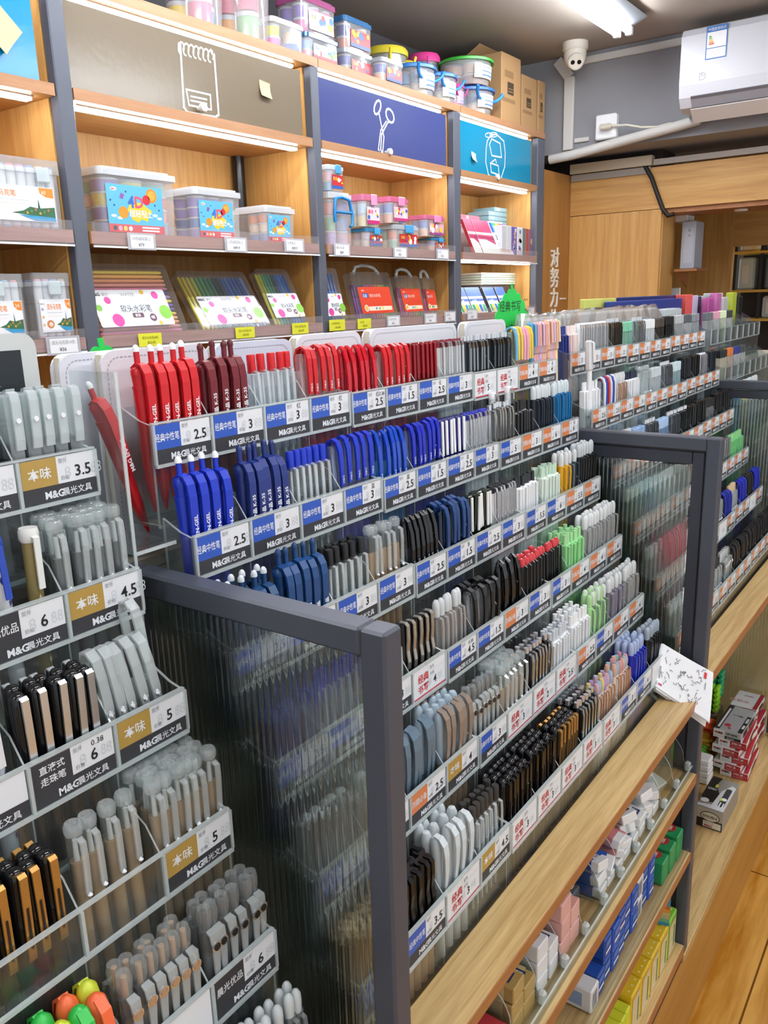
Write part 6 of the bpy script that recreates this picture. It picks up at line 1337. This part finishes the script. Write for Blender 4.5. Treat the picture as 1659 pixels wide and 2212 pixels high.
def bag(label, a, c, yt, y, dep, seed, inner):
    random.seed(seed); x0, x1 = at(a, yt, Y=y).x, at(c, yt, Y=y).x; zt = at((a + c) / 2, yt, Y=y).z; r = thing('plastic_bag', label, 'bag', ((x0 + x1) / 2, y + dep / 2, RZ), 'clear bags behind the far trays'); r['_o'] = tuple(r.location)
    m = MB(); nx, ny = 18, 5; V = []
    for j in range(ny + 1):
        for i in range(nx + 1):
            e = min(i, nx - i, j * 3, (ny - j) * 3); V.append((x0 + (x1 - x0) * i / nx, y + dep * j / ny, zt - (.03 if e == 0 else .004) + random.uniform(-.003, .003)))
    m.add(V, [(j * (nx + 1) + i, j * (nx + 1) + i + 1, (j + 1) * (nx + 1) + i + 1, (j + 1) * (nx + 1) + i) for j in range(ny) for i in range(nx)], FILM)
    F = [(x0 + (x1 - x0) * i / nx, y - .001 + random.uniform(-.003, .002), RZ + (zt - RZ - .03) * j / 4) for j in range(4) for i in range(nx + 1)] + V[:nx + 1]
    m.add(F, [(j * (nx + 1) + i, j * (nx + 1) + i + 1, (j + 1) * (nx + 1) + i + 1, (j + 1) * (nx + 1) + i) for j in range(4) for i in range(nx)], FILM); part('film', m, r)
    m = MB(); m.box(x0 + .012, y + .008, RZ, x1 - .012, y + dep - .008, zt - .010, P(inner, .6), .004); part('contents', m, r)
bag('crinkled clear bag of white cards behind the pastel pens', 1146, 1262, 672, .625, .04, 5, '#c4c7ca')
bag('long crinkled clear bag of white cards in front of the blue folders', 1232, 1432, 660, .625, .038, 9, '#dfe2e6')
for k in range(9):
    m = MB(); x = 2.03 + .014 * k; m.box(x, .6245, RZ, x + .012, .655, 1.418 + .002 * (k % 2), clear('hanging_pack', '#f4f8f8', .5, '#eef2f3', .12), .001); one('refill_pack', m, 'clear refill pack in front of the blue folders, %s from left' % ORD[k], 'pack', 'clear refill packs before the blue folders')
for k, (x, col) in enumerate(((2.42, '#c85aa8'), (2.50, '#d86ab8'), (2.58, '#d8d8dc'), (2.68, '#c8d84a'), (2.76, '#1a1c20'))):
    m = MB(); m.box(x, .63, RZ, x + .055, .65, 1.44 + .012 * (k % 2), clear('far_pack_' + col[1:], '#ffffff', .6, col, .15), .003); one('hanging_pack', m, '%s hanging pack behind the last trays' % ['pink', 'second pink', 'pale', 'lime green', 'black'][k], 'pack', 'packs behind the last trays')

# ================================================================ memo pad, clear arm and tag
c4 = [at(1430, 1390, X=1.268), at(1415, 1482, X=1.232), at(1533, 1560, X=1.268), at(1538, 1455, X=1.300)]
nrm = (c4[3] - c4[0]).cross(c4[1] - c4[0]).normalized(); nrm = -nrm if nrm.z < 0 else nrm
r = thing('memo_pad', 'white memo pad covered in pen scribbles hanging at the middle frame', 'memo pad', c4[1]); r['_o'] = tuple(r.location); random.seed(11)
for s in range(5):
    m = MB(); off = -nrm * (.0016 * s + .0002); j = [Vector((random.uniform(-.003, .003), random.uniform(-.004, .004), random.uniform(-.002, .002) - .0016 * s * (i in (1, 2)))) * (s > 0) for i in range(4)]
    q = [c4[i] + off + j[i] for i in range(4)]; N = 6; V = []
    for a in range(N + 1):
        for b_ in range(N + 1):
            u, v = a / N, b_ / N; p = (q[0] * (1 - u) + q[3] * u) * (1 - v) + (q[1] * (1 - u) + q[2] * u) * v; p = p - nrm * (.010 * (v * u) ** 2 * (s * .35)); V.append(p)
    n = len(V); V += [p - nrm * .0012 for p in V]; k1 = N + 1
    m.add(V, [(a * k1 + b_, a * k1 + b_ + 1, (a + 1) * k1 + b_ + 1, (a + 1) * k1 + b_) for a in range(N) for b_ in range(N)], PAPER); m.add(V, [(n + (a + 1) * k1 + b_, n + (a + 1) * k1 + b_ + 1, n + a * k1 + b_ + 1, n + a * k1 + b_) for a in range(N) for b_ in range(N)], PAPER)
    ed = [i for i in range(k1)] + [a * k1 + N for a in range(1, k1)] + [N * k1 + b_ for b_ in range(N - 1, -1, -1)] + [a * k1 for a in range(N - 1, 0, -1)]
    m.add(V, [(ed[i], ed[(i + 1) % len(ed)], n + ed[(i + 1) % len(ed)], n + ed[i]) for i in range(len(ed))], PAPER)
    if s == 0:
        U, Vv = (c4[3] - c4[0]), (c4[1] - c4[0]); pt = lambda u, v: c4[0] + U * u + Vv * v + nrm * .0004
        sc = M('scribble_ink', '#33353c', .6)
        for t in range(40):
            u, v = random.uniform(.1, .8), random.uniform(.12, .9); a = random.uniform(0, 6.28); pts = []
            for w_ in range(random.randint(3, 8)):
                a += random.uniform(-1.6, 1.6); u += .022 * math.cos(a); v += .028 * math.sin(a); pts.append((u, v))
            for (a1, b1), (a2, b2) in zip(pts, pts[1:]):
                p, q2 = pt(a1, b1), pt(a2, b2); dd = (q2 - p); 
                if dd.length < 1e-6: continue
                sd_ = dd.cross(nrm).normalized() * .00035; m.add([p - sd_, p + sd_, q2 + sd_, q2 - sd_], [(0, 1, 2, 3)], sc)
        for (u0, v0, u1, v1, mm) in ((.86, .06, .91, .20, RED), (.05, .88, .12, .92, P('#c83a78')), (.90, .28, .92, .44, GREYT), (.03, .5, .06, .78, GREYT)): m.add([pt(u0, v0), pt(u0, v1), pt(u1, v1), pt(u1, v0)], [(0, 1, 2, 3)], mm)
    part('sheet', m, r)
m = MB(); p0, p1 = at(1385, 1475, X=1.235), at(1450, 1545, X=1.262); d = p1 - p0
m.tube([p0 + Vector((0, .012, 0)), p0, p0 + d * .5, p1], [.002, .003, .003, .0035], ACRE, 8); one('clear_rod', m, 'clear acrylic rod sticking out below the memo pad', 'rod')
m = MB(); q = [at(1386, 1462, X=1.215), at(1400, 1436, X=1.222), at(1420, 1452, X=1.235), at(1398, 1478, X=1.232)]; m.add([*q, *[p + Vector((-.0004, .0003, -.0008)) for p in q]], [(0, 1, 2, 3), (7, 6, 5, 4), (0, 4, 5, 1), (1, 5, 6, 2), (2, 6, 7, 3), (3, 7, 4, 0)], PAPER); one('paper_tag', m, 'small torn paper tag beside the memo pad', 'tag')
m = MB(); p = at(1388, 1512, Z=.8062); m.box(p.x - .012, p.y - .004, .8065, p.x + .012, p.y + .006, .820, BLACK, .002); one('binder_clip', m, 'small dark clip on the ledge under the last tray', 'clip')

# ================================================================ counter things beyond the middle frame
CT = CZ + .0006
def pbox(name, label, cat, cx, cyy, z0, sx, sy, sz, rz, base, deco, group=None):
    m = MB(); m.M = Matrix.Translation((cx, cyy, z0)) @ Matrix.Rotation(rz, 4, 'Z'); m.box(-sx / 2, -sy / 2, 0, sx / 2, sy / 2, sz, base, .0006)
    deco(m, Lay(m, (-sx / 2 - .0003, sy / 2, 0), (0, -1, 0), (0, 0, 1), .0003), Lay(m, (-sx / 2, -sy / 2, sz + .0003), (0, 1, 0), (-1, 0, 0), .0003), Lay(m, (-sx / 2, -sy / 2 - .0003, 0), (1, 0, 0), (0, 0, 1), .0003)); return one(name, m, label, cat, group)
CRED = P('#a82a34'); BW = M('box_white', '#e4e4e4', .45)
def red_deco(sx, sy, sz):
    def f(m, E_, T_, S_):
        E_.rect(sy * .42, 0, sy, sz * .92, CRED, 1).text('M&G', sy * .06, sz * .5, sz * .36, CRED, 2, .03).text('&G', sy * .19, sz * .5, sz * .36, INK, 3, .03).text('晨光文具', sy * .06, sz * .14, sz * .22, GREYT, 1).text('37001 2B', sy * .48, sz * .54, sz * .30, PAPER, 2, .02).text('自动铅笔芯', sy * .48, sz * .14, sz * .24, P('#e0a0a0'), 2).rect(sy * .42, sz * .46, sy, sz * .49, P('#d88a8a'), 2)
        S_.rect(0, 0, sx, sz * .3, CRED, 1).rect(sx * .3, sz * .35, sx * .7, sz * .7, DARK, 1)
        T_.rect(0, -sx, sy * .16, 0, CRED, 1).text('中性笔', sy * .40, -sx * .4, sy * .26, P('#c88a90'), 1, .01).text('M&G', sy * .36, -sx * .75, sy * .16, P('#c88a90'), 1, .02)
    return f
sx, sy, sz = .142, .064, .0195; bx_, by_ = 2.012, .384
for k in range(5):
    pbox('lead_box', 'red and white pencil lead box in the counter stack, %s from bottom' % ORD[k], 'box', bx_ + (.003, -.003, .004, -.004, .003)[k], by_ + (-.010, .0, -.006, .004, .0)[k], CT + sz * 1.02 * k, sx, sy, sz, (.03, -.06, .05, -.09, .04)[k], BW, red_deco(sx, sy, sz), 'red and white boxes on the counter')
GB = M('grey_box', '#b4b7ba', .4)
def grey_deco(m, E_, T_, S_):
    h = .022; E_.rect(0, 0, sy * .40, h, BW, 1).text('M&G', sy * .05, h * .5, h * .36, CRED, 2, .03).text('&G', sy * .18, h * .5, h * .36, INK, 3, .03).text('晨光文具', sy * .05, h * .15, h * .24, GREYT, 2).text('GP-0096', sy * .46, h * .56, h * .34, DARK, 1, .02).rect(sy * .42, h * .04, sy, h * .36, DARK, 1).text('自动铅笔', sy * .5, h * .1, h * .2, PAPER, 2)
    T_.rect(sy * .80, -sx, sy * 1.0, -.002, DARK, 1).rect(sy * .84, -sx * .86, sy * .92, -sx * .08, P('#e8e8e8'), 2).rect(0, -sx * .7, sy * .16, -sx * .04, DARK, 1).rect(sy * .03, -sx * .34, sy * .12, -sx * .2, PAPER, 2).rect(sy * .03, -sx * .62, sy * .12, -sx * .44, PALET, 2).disc(sy * .62, -sx * .22, .008, P('#c8404a'), 2).disc(sy * .50, -sx * .12, .004, P('#c8404a'), 2).text('Micro', sy * .30, -sx * .66, sy * .16, DARK, 2, .01)
    S_.rect(sx * .15, .004, sx * .4, .018, DARK, 1).rect(sx * .5, .004, sx * .85, .018, DARK, 1)
pbox('pencil_box', 'grey mechanical pencil box on top of the red and white stack', 'box', bx_ + .001, by_ + .008, CT + sz * 1.02 * 5, sx, sy, .022, -.03, GB, grey_deco)
for k in range(6):
    pbox('lead_box', 'red and white box in the stack behind the grey pencil box, %s from bottom' % ORD[k], 'box', 2.140 + .002 * (k % 2), .388 + (.004, -.003, .002, -.004, .005, .003)[k], CT + sz * 1.02 * k, .094, .064, sz, (.01, -.02, .02, -.01, .02, -.02)[k], BW, red_deco(.094, .064, sz), 'red and white boxes behind the pencil box')
def dbl(m, E_, T_, S_):
    w, h, l = .058, .050, .135; E_.rect(0, h * .42, w, h, P('#a7a29a'), 1).rect(0, 0, w, h * .44, P('#1b1a19'), 1).disc(w * .55, h * .60, w * .36, P('#1b1a19'), 2, 20, h * .24).disc(w * .55, h * .60, w * .33, P('#c9c4b4'), 3, 20, h * .21).text('DOUBLE', w * .28, h * .54, h * .17, DARK, 4, .02, w * .54).rect(w * .30, h * .05, w * .96, h * .36, P('#d9d2c0'), 2).text('晨光文具', w * .35, h * .24, h * .1, GREYT, 3).text('M&G', w * .36, h * .08, h * .16, CRED, 3, .03)
    T_.poly([(w * .62, -l), (w, -l), (w, -l * .3), (w * .8, -l * .15), (w * .5, -l * .2), (w * .45, -l * .5), (w * .7, -l * .75)], P('#20201f'), 1)
    T_.poly([(0, 0), (w, 0), (w, -l * .06), (w * .5, -l * .12), (w * .42, -l * .6), (w * .16, -l * .85), (0, -l * .8)], P('#c9cbcd'), 2).rrect(w * .08, -l * .72, w * .30, -l * .12, .005, P('#3a3a3c'), 3).disc(w * .19, -l * .36, .0062, P('#e6e8ea'), 4).disc(w * .28, -l * .33, .004, P('#d8d84a'), 5).rect(w * .10, -l * .24, w * .14, -l * .10, PAPER, 4).rect(w * .22, -l * .26, w * .26, -l * .12, PAPER, 4).text('COMPLETE', w * .60, -l * .62, l * .09, PALET, 3, .03, w * .34).disc(w * .8, -l * .2, .009, P('#d8d8d8'), 2).rect(w * .62, -l * .76, w * .72, -l * .66, P('#d8d84a'), 3)
pbox('compass_box', 'dark grey box with DOUBLE lettering on the counter by the middle frame', 'box', 1.775, .369, CT, .135, .058, .050, -.02, P('#8d8a84'), dbl)
# bundles of coloured pens and white tubes on the counter
random.seed(21)
for k, (col, x, nx_, nz, nm) in enumerate((('#58b82a', 1.962, 3, 4, 'grass green'), ('#e8b41c', 2.004, 3, 5, 'yellow'), ('#e2551e', 2.046, 4, 6, 'orange'))):
    for a in range(nx_):
        for b_ in range(nz):
            m = MB(); yy0 = .440 + random.uniform(-.005, .005); z = CT + .0068 + b_ * .0128; xx = x - .02 + a * .0134 + .003 * (b_ % 2)
            m.lathe([(.0030, 0), (.0064, .006), (.0064, .070)], P(col, .25), 10, (xx, yy0 + .005, z), True, (0, 1, 0)); m.lathe([(.0066, .070), (.0066, .09), (.004, .098)], P(col, .5), 10, (xx, yy0 + .005, z), True, (0, 1, 0))
            one('colour_pen', m, '%s pen lying in the bundle on the counter, %s column, %s layer' % (nm, ORD[a], ORD[b_]), 'pen', nm + ' pens lying on the counter')
for k, (col, nm) in enumerate((('#8fd42a', 'lime green'), ('#1f9c68', 'emerald green'))):
    for a in range(3):
        for b_ in range(5):
            m = MB(); xx, yy0, z = 2.098 + .032 * k, .462 + .0148 * a, CT + .066 + .0146 * b_ + .030 * k
            m.lathe([(.0050, 0), (.0070, .005), (.0070, .030)], P(col, .25), 12, (xx - .028 * 0, yy0, z + .02), True, (1, 0, 0)); m.lathe([(.0062, .0302), (.0062, .031)], P(col, .5), 10, (xx, yy0, z + .02), True, (1, 0, 0))
            one('colour_pen', m, '%s pen end in the upright bundle behind the memo pad, %s column, %s layer' % (nm, ORD[a], ORD[b_]), 'pen', nm + ' pen ends behind the memo pad')
plainbox('carton', 'brown carton under the green pen ends on the counter', 'box', 2.098, 2.168, .455, .50, CT, CT + .0745, '#7a6a58')
for k in range(4):
    m = MB(); m.box(1.875, .415 + .0 * k, CT + .0165 * k, 1.925 - .004 * k, .475 - .003 * k, CT + .0160 + .0165 * k, WHITE, .003); one('eraser_block', m, 'white block in the pile between memo pad and red boxes, %s from bottom' % ORD[k], 'eraser', 'white blocks on the counter')

# ================================================================ lower shelves: bins of erasers, blue and yellow boxes
S1Z, S2Z, S3Z = .6666, .5126, .3186
BX = [.47 + .064 * k for k in range(14)]
r = thing('bin_rail', 'clear acrylic front rail of the eraser bins', 'bin rail', (.87, .33, S1Z)); r['_o'] = tuple(r.location)
m = MB(); m.box(.445, .3145, S1Z, 1.303, .3160, S1Z + .012, ACR); part('rail_front', m, r); m = MB(); m.box(.445, .3145, S1Z + .012, 1.303, .3165, S1Z + .0135, ACRE); part('rail_lip', m, r); m = MB(); m.box(.445, .3162, S1Z, 1.303, .328, S1Z + .0012, ACR); part('rail_foot', m, r)
for k, x in enumerate(BX):
    o = thing('bin_divider', 'clear curved divider of the eraser bins, %s from left' % ORD[k], 'divider', (x, .328, S1Z + .002), 'curved eraser bin dividers')
    def dv(m):
        pl = [(.0, .0), (.11, .0), (.11, .086)] + [(.11 - .108 * math.sin(t) , .020 + .066 * math.cos(t)) for t in [math.pi / 2 * i / 10 for i in range(1, 11)]] + [(.0, .016)]
        n = len(pl); V = [(-.0009, a, c) for a, c in pl] + [(.0009, a, c) for a, c in pl]; m.add(V, [list(range(n - 1, -1, -1)), list(range(n, 2 * n))], ACR); m.add(V, [(i, (i + 1) % n, n + (i + 1) % n, n + i) for i in range(n)], ACRE)
    shared('pane', ('bindiv',), dv, o, (0, 0, 0)); shared('foot', ('binfoot',), lambda m: m.box(-.005, -.0105, -.0005, .005, -.0005, .018, ACRE, .003), o, (0, 0, 0))
def eraser(label, x, y, z, rot, size, body, sleeve, txt, group, extra=None):
    sx_, sy_, sz_ = size; m = MB(); m.M = Matrix.Translation((x, y, z)) @ Matrix.Rotation(rot[2], 4, 'Z') @ Matrix.Rotation(rot[1], 4, 'Y') @ Matrix.Rotation(rot[0], 4, 'X')
    m.box(-sx_ / 2, -sy_ / 2, 0, sx_ / 2, sy_ / 2, sz_, P(body, .3), .0012)
    L = Lay(m, (sx_ / 2, -sy_ / 2, sz_ + .0003), (0, 1, 0), (-1, 0, 0), .0003)
    if sleeve: m.box(-sx_ / 2 - .0004, -sy_ * .28, -.0002, sx_ / 2 + .0004, sy_ * .36, sz_ + .0004, P(sleeve, .3)); L = Lay(m, (sx_ / 2, -sy_ / 2, sz_ + .0006), (0, 1, 0), (-1, 0, 0), .0003)
    if extra: L.poly([(sy_ * .70, sx_ * .2), (sy_ * .95, sx_ * .2), (sy_ * .8, sx_ * .75)], P(extra), 1)
    if txt: L.rect(sy_ * .16, sx_ * .22, sy_ * .66, sx_ * .78, P('#2c3564') if sleeve != '#2a5ab4' else PAPER, 1).text(txt, sy_ * .20, sx_ * .34, sx_ * .36, PAPER if sleeve != '#2a5ab4' else P('#2a5ab4'), 2, .02, sy_ * .42)
    return one('eraser', m, label, 'eraser', group)
ERS = [(4, '2B', '#b89a5c', '#d8c890', None, 'gold boxed 2B eraser', (.028, .056, .020)), (5, '橡皮', '#e6e8ec', None, '#2fa37a', 'white boxed eraser with navy and green print', (.026, .052, .022)), (6, '', '#e6b0a8', None, None, 'pink boxed eraser', (.028, .050, .026)), (8, '2B', '#f0f2f4', '#2a5ab4', None, 'white eraser with blue sleeve', (.026, .052, .014)), (9, '', '#f0f2f4', '#d0848a', None, 'white eraser with pale red sleeve', (.026, .05, .014)), (10, '4B', '#f2f4f5', '#d8dade', None, 'white eraser with black print', (.026, .05, .015)), (11, '', '#f0f1f2', None, None, 'plain white eraser', (.026, .048, .015))]
random.seed(31)
for b_, txt, body, sl, ex, nm, sz_ in ERS:
    xb = BX[b_ - 1] + .032; kk = 0
    for lay in range(3):
        for a in range(2):
            for dpt in range(2):
                if lay == 2 and (a + dpt) % 2: continue
                xx = xb + (-.0148 + .0296 * a) + random.uniform(-.0006, .0006); yy = .3295 + sz_[1] / 2 + dpt * (sz_[1] + .002)
                loose = b_ >= 8 and lay >= 1
                rot = (random.uniform(-.22, .16) * loose, random.uniform(-.3, .3) * loose, (random.uniform(-.7, .7) if loose else random.uniform(-.06, .06)))
                eraser('%s in the %s bin, %s layer, %s %s' % (nm, ORD[b_ - 1], ['bottom', 'middle', 'top'][lay], ['front', 'rear'][dpt], ['left', 'right'][a]), xx, yy, S1Z + .0022 + lay * (sz_[2] + .0012) + (.004 * lay if loose else 0), rot, sz_, body, sl, txt, nm + 's in the bins', ex); kk += 1
m = MB(); m.M = Matrix.Translation((BX[5] + .046, .352, S1Z + .088)) @ Matrix.Rotation(-.5, 4, 'X') @ Matrix.Rotation(.2, 4, 'Y'); m.box(-.013, -.028, 0, .013, .028, .012, P('#e6e8ec'), .001); L = Lay(m, (.013, -.028, .0124), (0, 1, 0), (-1, 0, 0), .0003); L.rect(.012, .006, .042, .020, P('#2c3564'), 1).text('橡皮', .016, .009, .009, PAPER, 2, .02).poly([(.044, .006), (.054, .006), (.049, .02)], P('#2fa37a'), 1); one('eraser', m, 'white boxed eraser leaning on the pink ones by a divider', 'eraser')
plainbox('eraser_box', 'dark box with white lettering lying in the empty bin', 'box', BX[6] + .032, BX[6] + .054, .352, .405, S1Z + .0022, S1Z + .026, '#55565a', None, lambda m, o: Lay(m, (o[3], o[1], o[5] + .0003), (0, 1, 0), (-1, 0, 0)).text('PENCIL', .006, .006, .012, PAPER, 1, .02, .045))
plainbox('eraser_box', 'red boxed eraser left of the gold boxed erasers', 'box', BX[2] + .006, BX[2] + .058, .33, .385, S1Z + .0022, S1Z + .03, '#c23a42')
m = MB(); m.M = Matrix.Translation((BX[11] + .034, .372, S1Z + .022)) @ Matrix.Rotation(.3, 4, 'Y') @ Matrix.Rotation(.35, 4, 'X'); m.box(-.027, -.035, 0, .027, .04, .012, clear('pale_green_pack', '#ffffff', .7, '#dfe4d4', .15), .002); m.box(-.012, -.012, .0122, .012, .012, .0128, PAPER); one('eraser_pack', m, 'pale green clear pack with white sticker in the last full bin', 'pack')
r = thing('bin_rail', 'clear acrylic front rail on the shelf of blue boxes', 'bin rail', (.87, .33, S2Z)); r['_o'] = tuple(r.location)
for y in (.3105, .3170): m = MB(); m.box(.445, y, S2Z, 1.300, y + .0016, S2Z + .010, ACR); part('rail_strip', m, r)
for k in range(14):
    for lay in range(2):
        if k in (0, 1) and lay: continue
        x = .887 + .0285 * k; 
        if x > 1.165: continue
        wht = k in (0, 7)
        def deco(m, o, k=k, wht=wht):
            L = Lay(m, (o[0] - .0003, o[4], o[2]), (0, -1, 0), (0, 0, 1), .0003); w, h = o[4] - o[1], o[5] - o[2]
            F2 = front(m, o); 
            if wht: L.rect(w * .2, h * .2, w * .8, h * .75, P('#8fa8d0'), 1); F2.rect(.004, .006, .008, h - .006, GREYT, 1).rect(.010, .006, .012, h - .006, GREYT, 1).rect(.014, .006, .019, h - .006, GREYT, 1)
            else: F2.rect(.003, h * .3, .022, h * .42, PAPER, 1).rect(.003, h * .6, .022, h * .85, P('#4a7ad0'), 1); L.rect(w * .1, h * .5, w * .7, h * .62, PAPER, 1)
        plainbox('eraser_carton', '%s small carton standing on the shelf under the eraser bins, %s from left, %s' % ('white' if wht else 'blue', ORD[k], 'upper' if lay else 'lower'), 'box', x, x + .027, (.3225 + .0015 * (k % 3) + .0008 * k), .39, S2Z + .0006 + lay * .038, S2Z + .0376 + lay * .038, '#e4e6ea' if wht else ('#2450a8' if k % 3 else '#2c5cc0'), 'small cartons under the eraser bins', deco)
for k in range(3):
    def deco(m, o): L = Lay(m, (o[0] + .0, o[1], o[5] + .0003), (1, 0, 0), (0, 1, 0), .0003); L.disc(.02, .02, .011, P('#b83a3a'), 1).text('100', .013, .016, .009, PAPER, 2, .03)
    plainbox('clip_box', 'green box with red oval at the right end of the blue boxes, %s' % ['nearest', 'middle', 'farthest'][k], 'box', 1.190 + .036 * k, 1.222 + .036 * k, .322 - .001 * k, .39, S2Z + .0006, S2Z + .042 + .004 * k, '#2f9c5e', 'green boxes with red ovals', deco)
YLW = ['#e8c22e', '#e6bd2a', '#e9c63a']
for k in range(5):
    x = 1.063 + .047 * k
    def deco(m, o):
        L = Lay(m, (o[0], o[1], o[5] + .0003), (1, 0, 0), (0, 1, 0), .0003); F2 = front(m, o); h = o[5] - o[2]
        for a in range(3):
            for c in range(4): L.disc(.008 + .014 * a + .006 * (c % 2), .008 + .016 * c, .0022, P('#f4e6a0'), 1, 8)
        F2.rect(.004, 0, .040, h * .86, P('#d9cda0'), 1).rect(.030, h * .1, .034, h * .7, P('#3f8a3a'), 2)
    plainbox('note_box', 'yellow dotted note box on the lowest oak shelf, %s from left' % ORD[k], 'box', x, x + .0455, .322, .39, S3Z + .0006, S3Z + .078, YLW[k % 3] if k < 4 else '#8cc83a', 'dotted boxes on the lowest shelf', deco)
for k in range(5):
    x = .962 + .0195 * k; plainbox('note_pad', 'lemon yellow note pad standing on the lowest shelf, %s from left' % ORD[k], 'pad', x, x + .0185, .322, .39, S3Z + .0006, S3Z + .068, '#d9e03a', 'lemon yellow pads')
m = MB(); m.M = Matrix.Translation((1.262, .358, S3Z + .0792)) @ Matrix.Rotation(.25, 4, 'Z')
for k, cc in enumerate(('#2f8fb8', '#6ab89a', '#b8b88a', '#cfc08a', '#e0a03a', '#d8703a', '#4a98c0')): m.box(-.028, -.032, .0066 * k, .028, .032, .0066 * k + .0064, P(cc, .6))
one('paper_stack', m, 'stack of rainbow coloured paper squares on the green dotted box', 'paper')
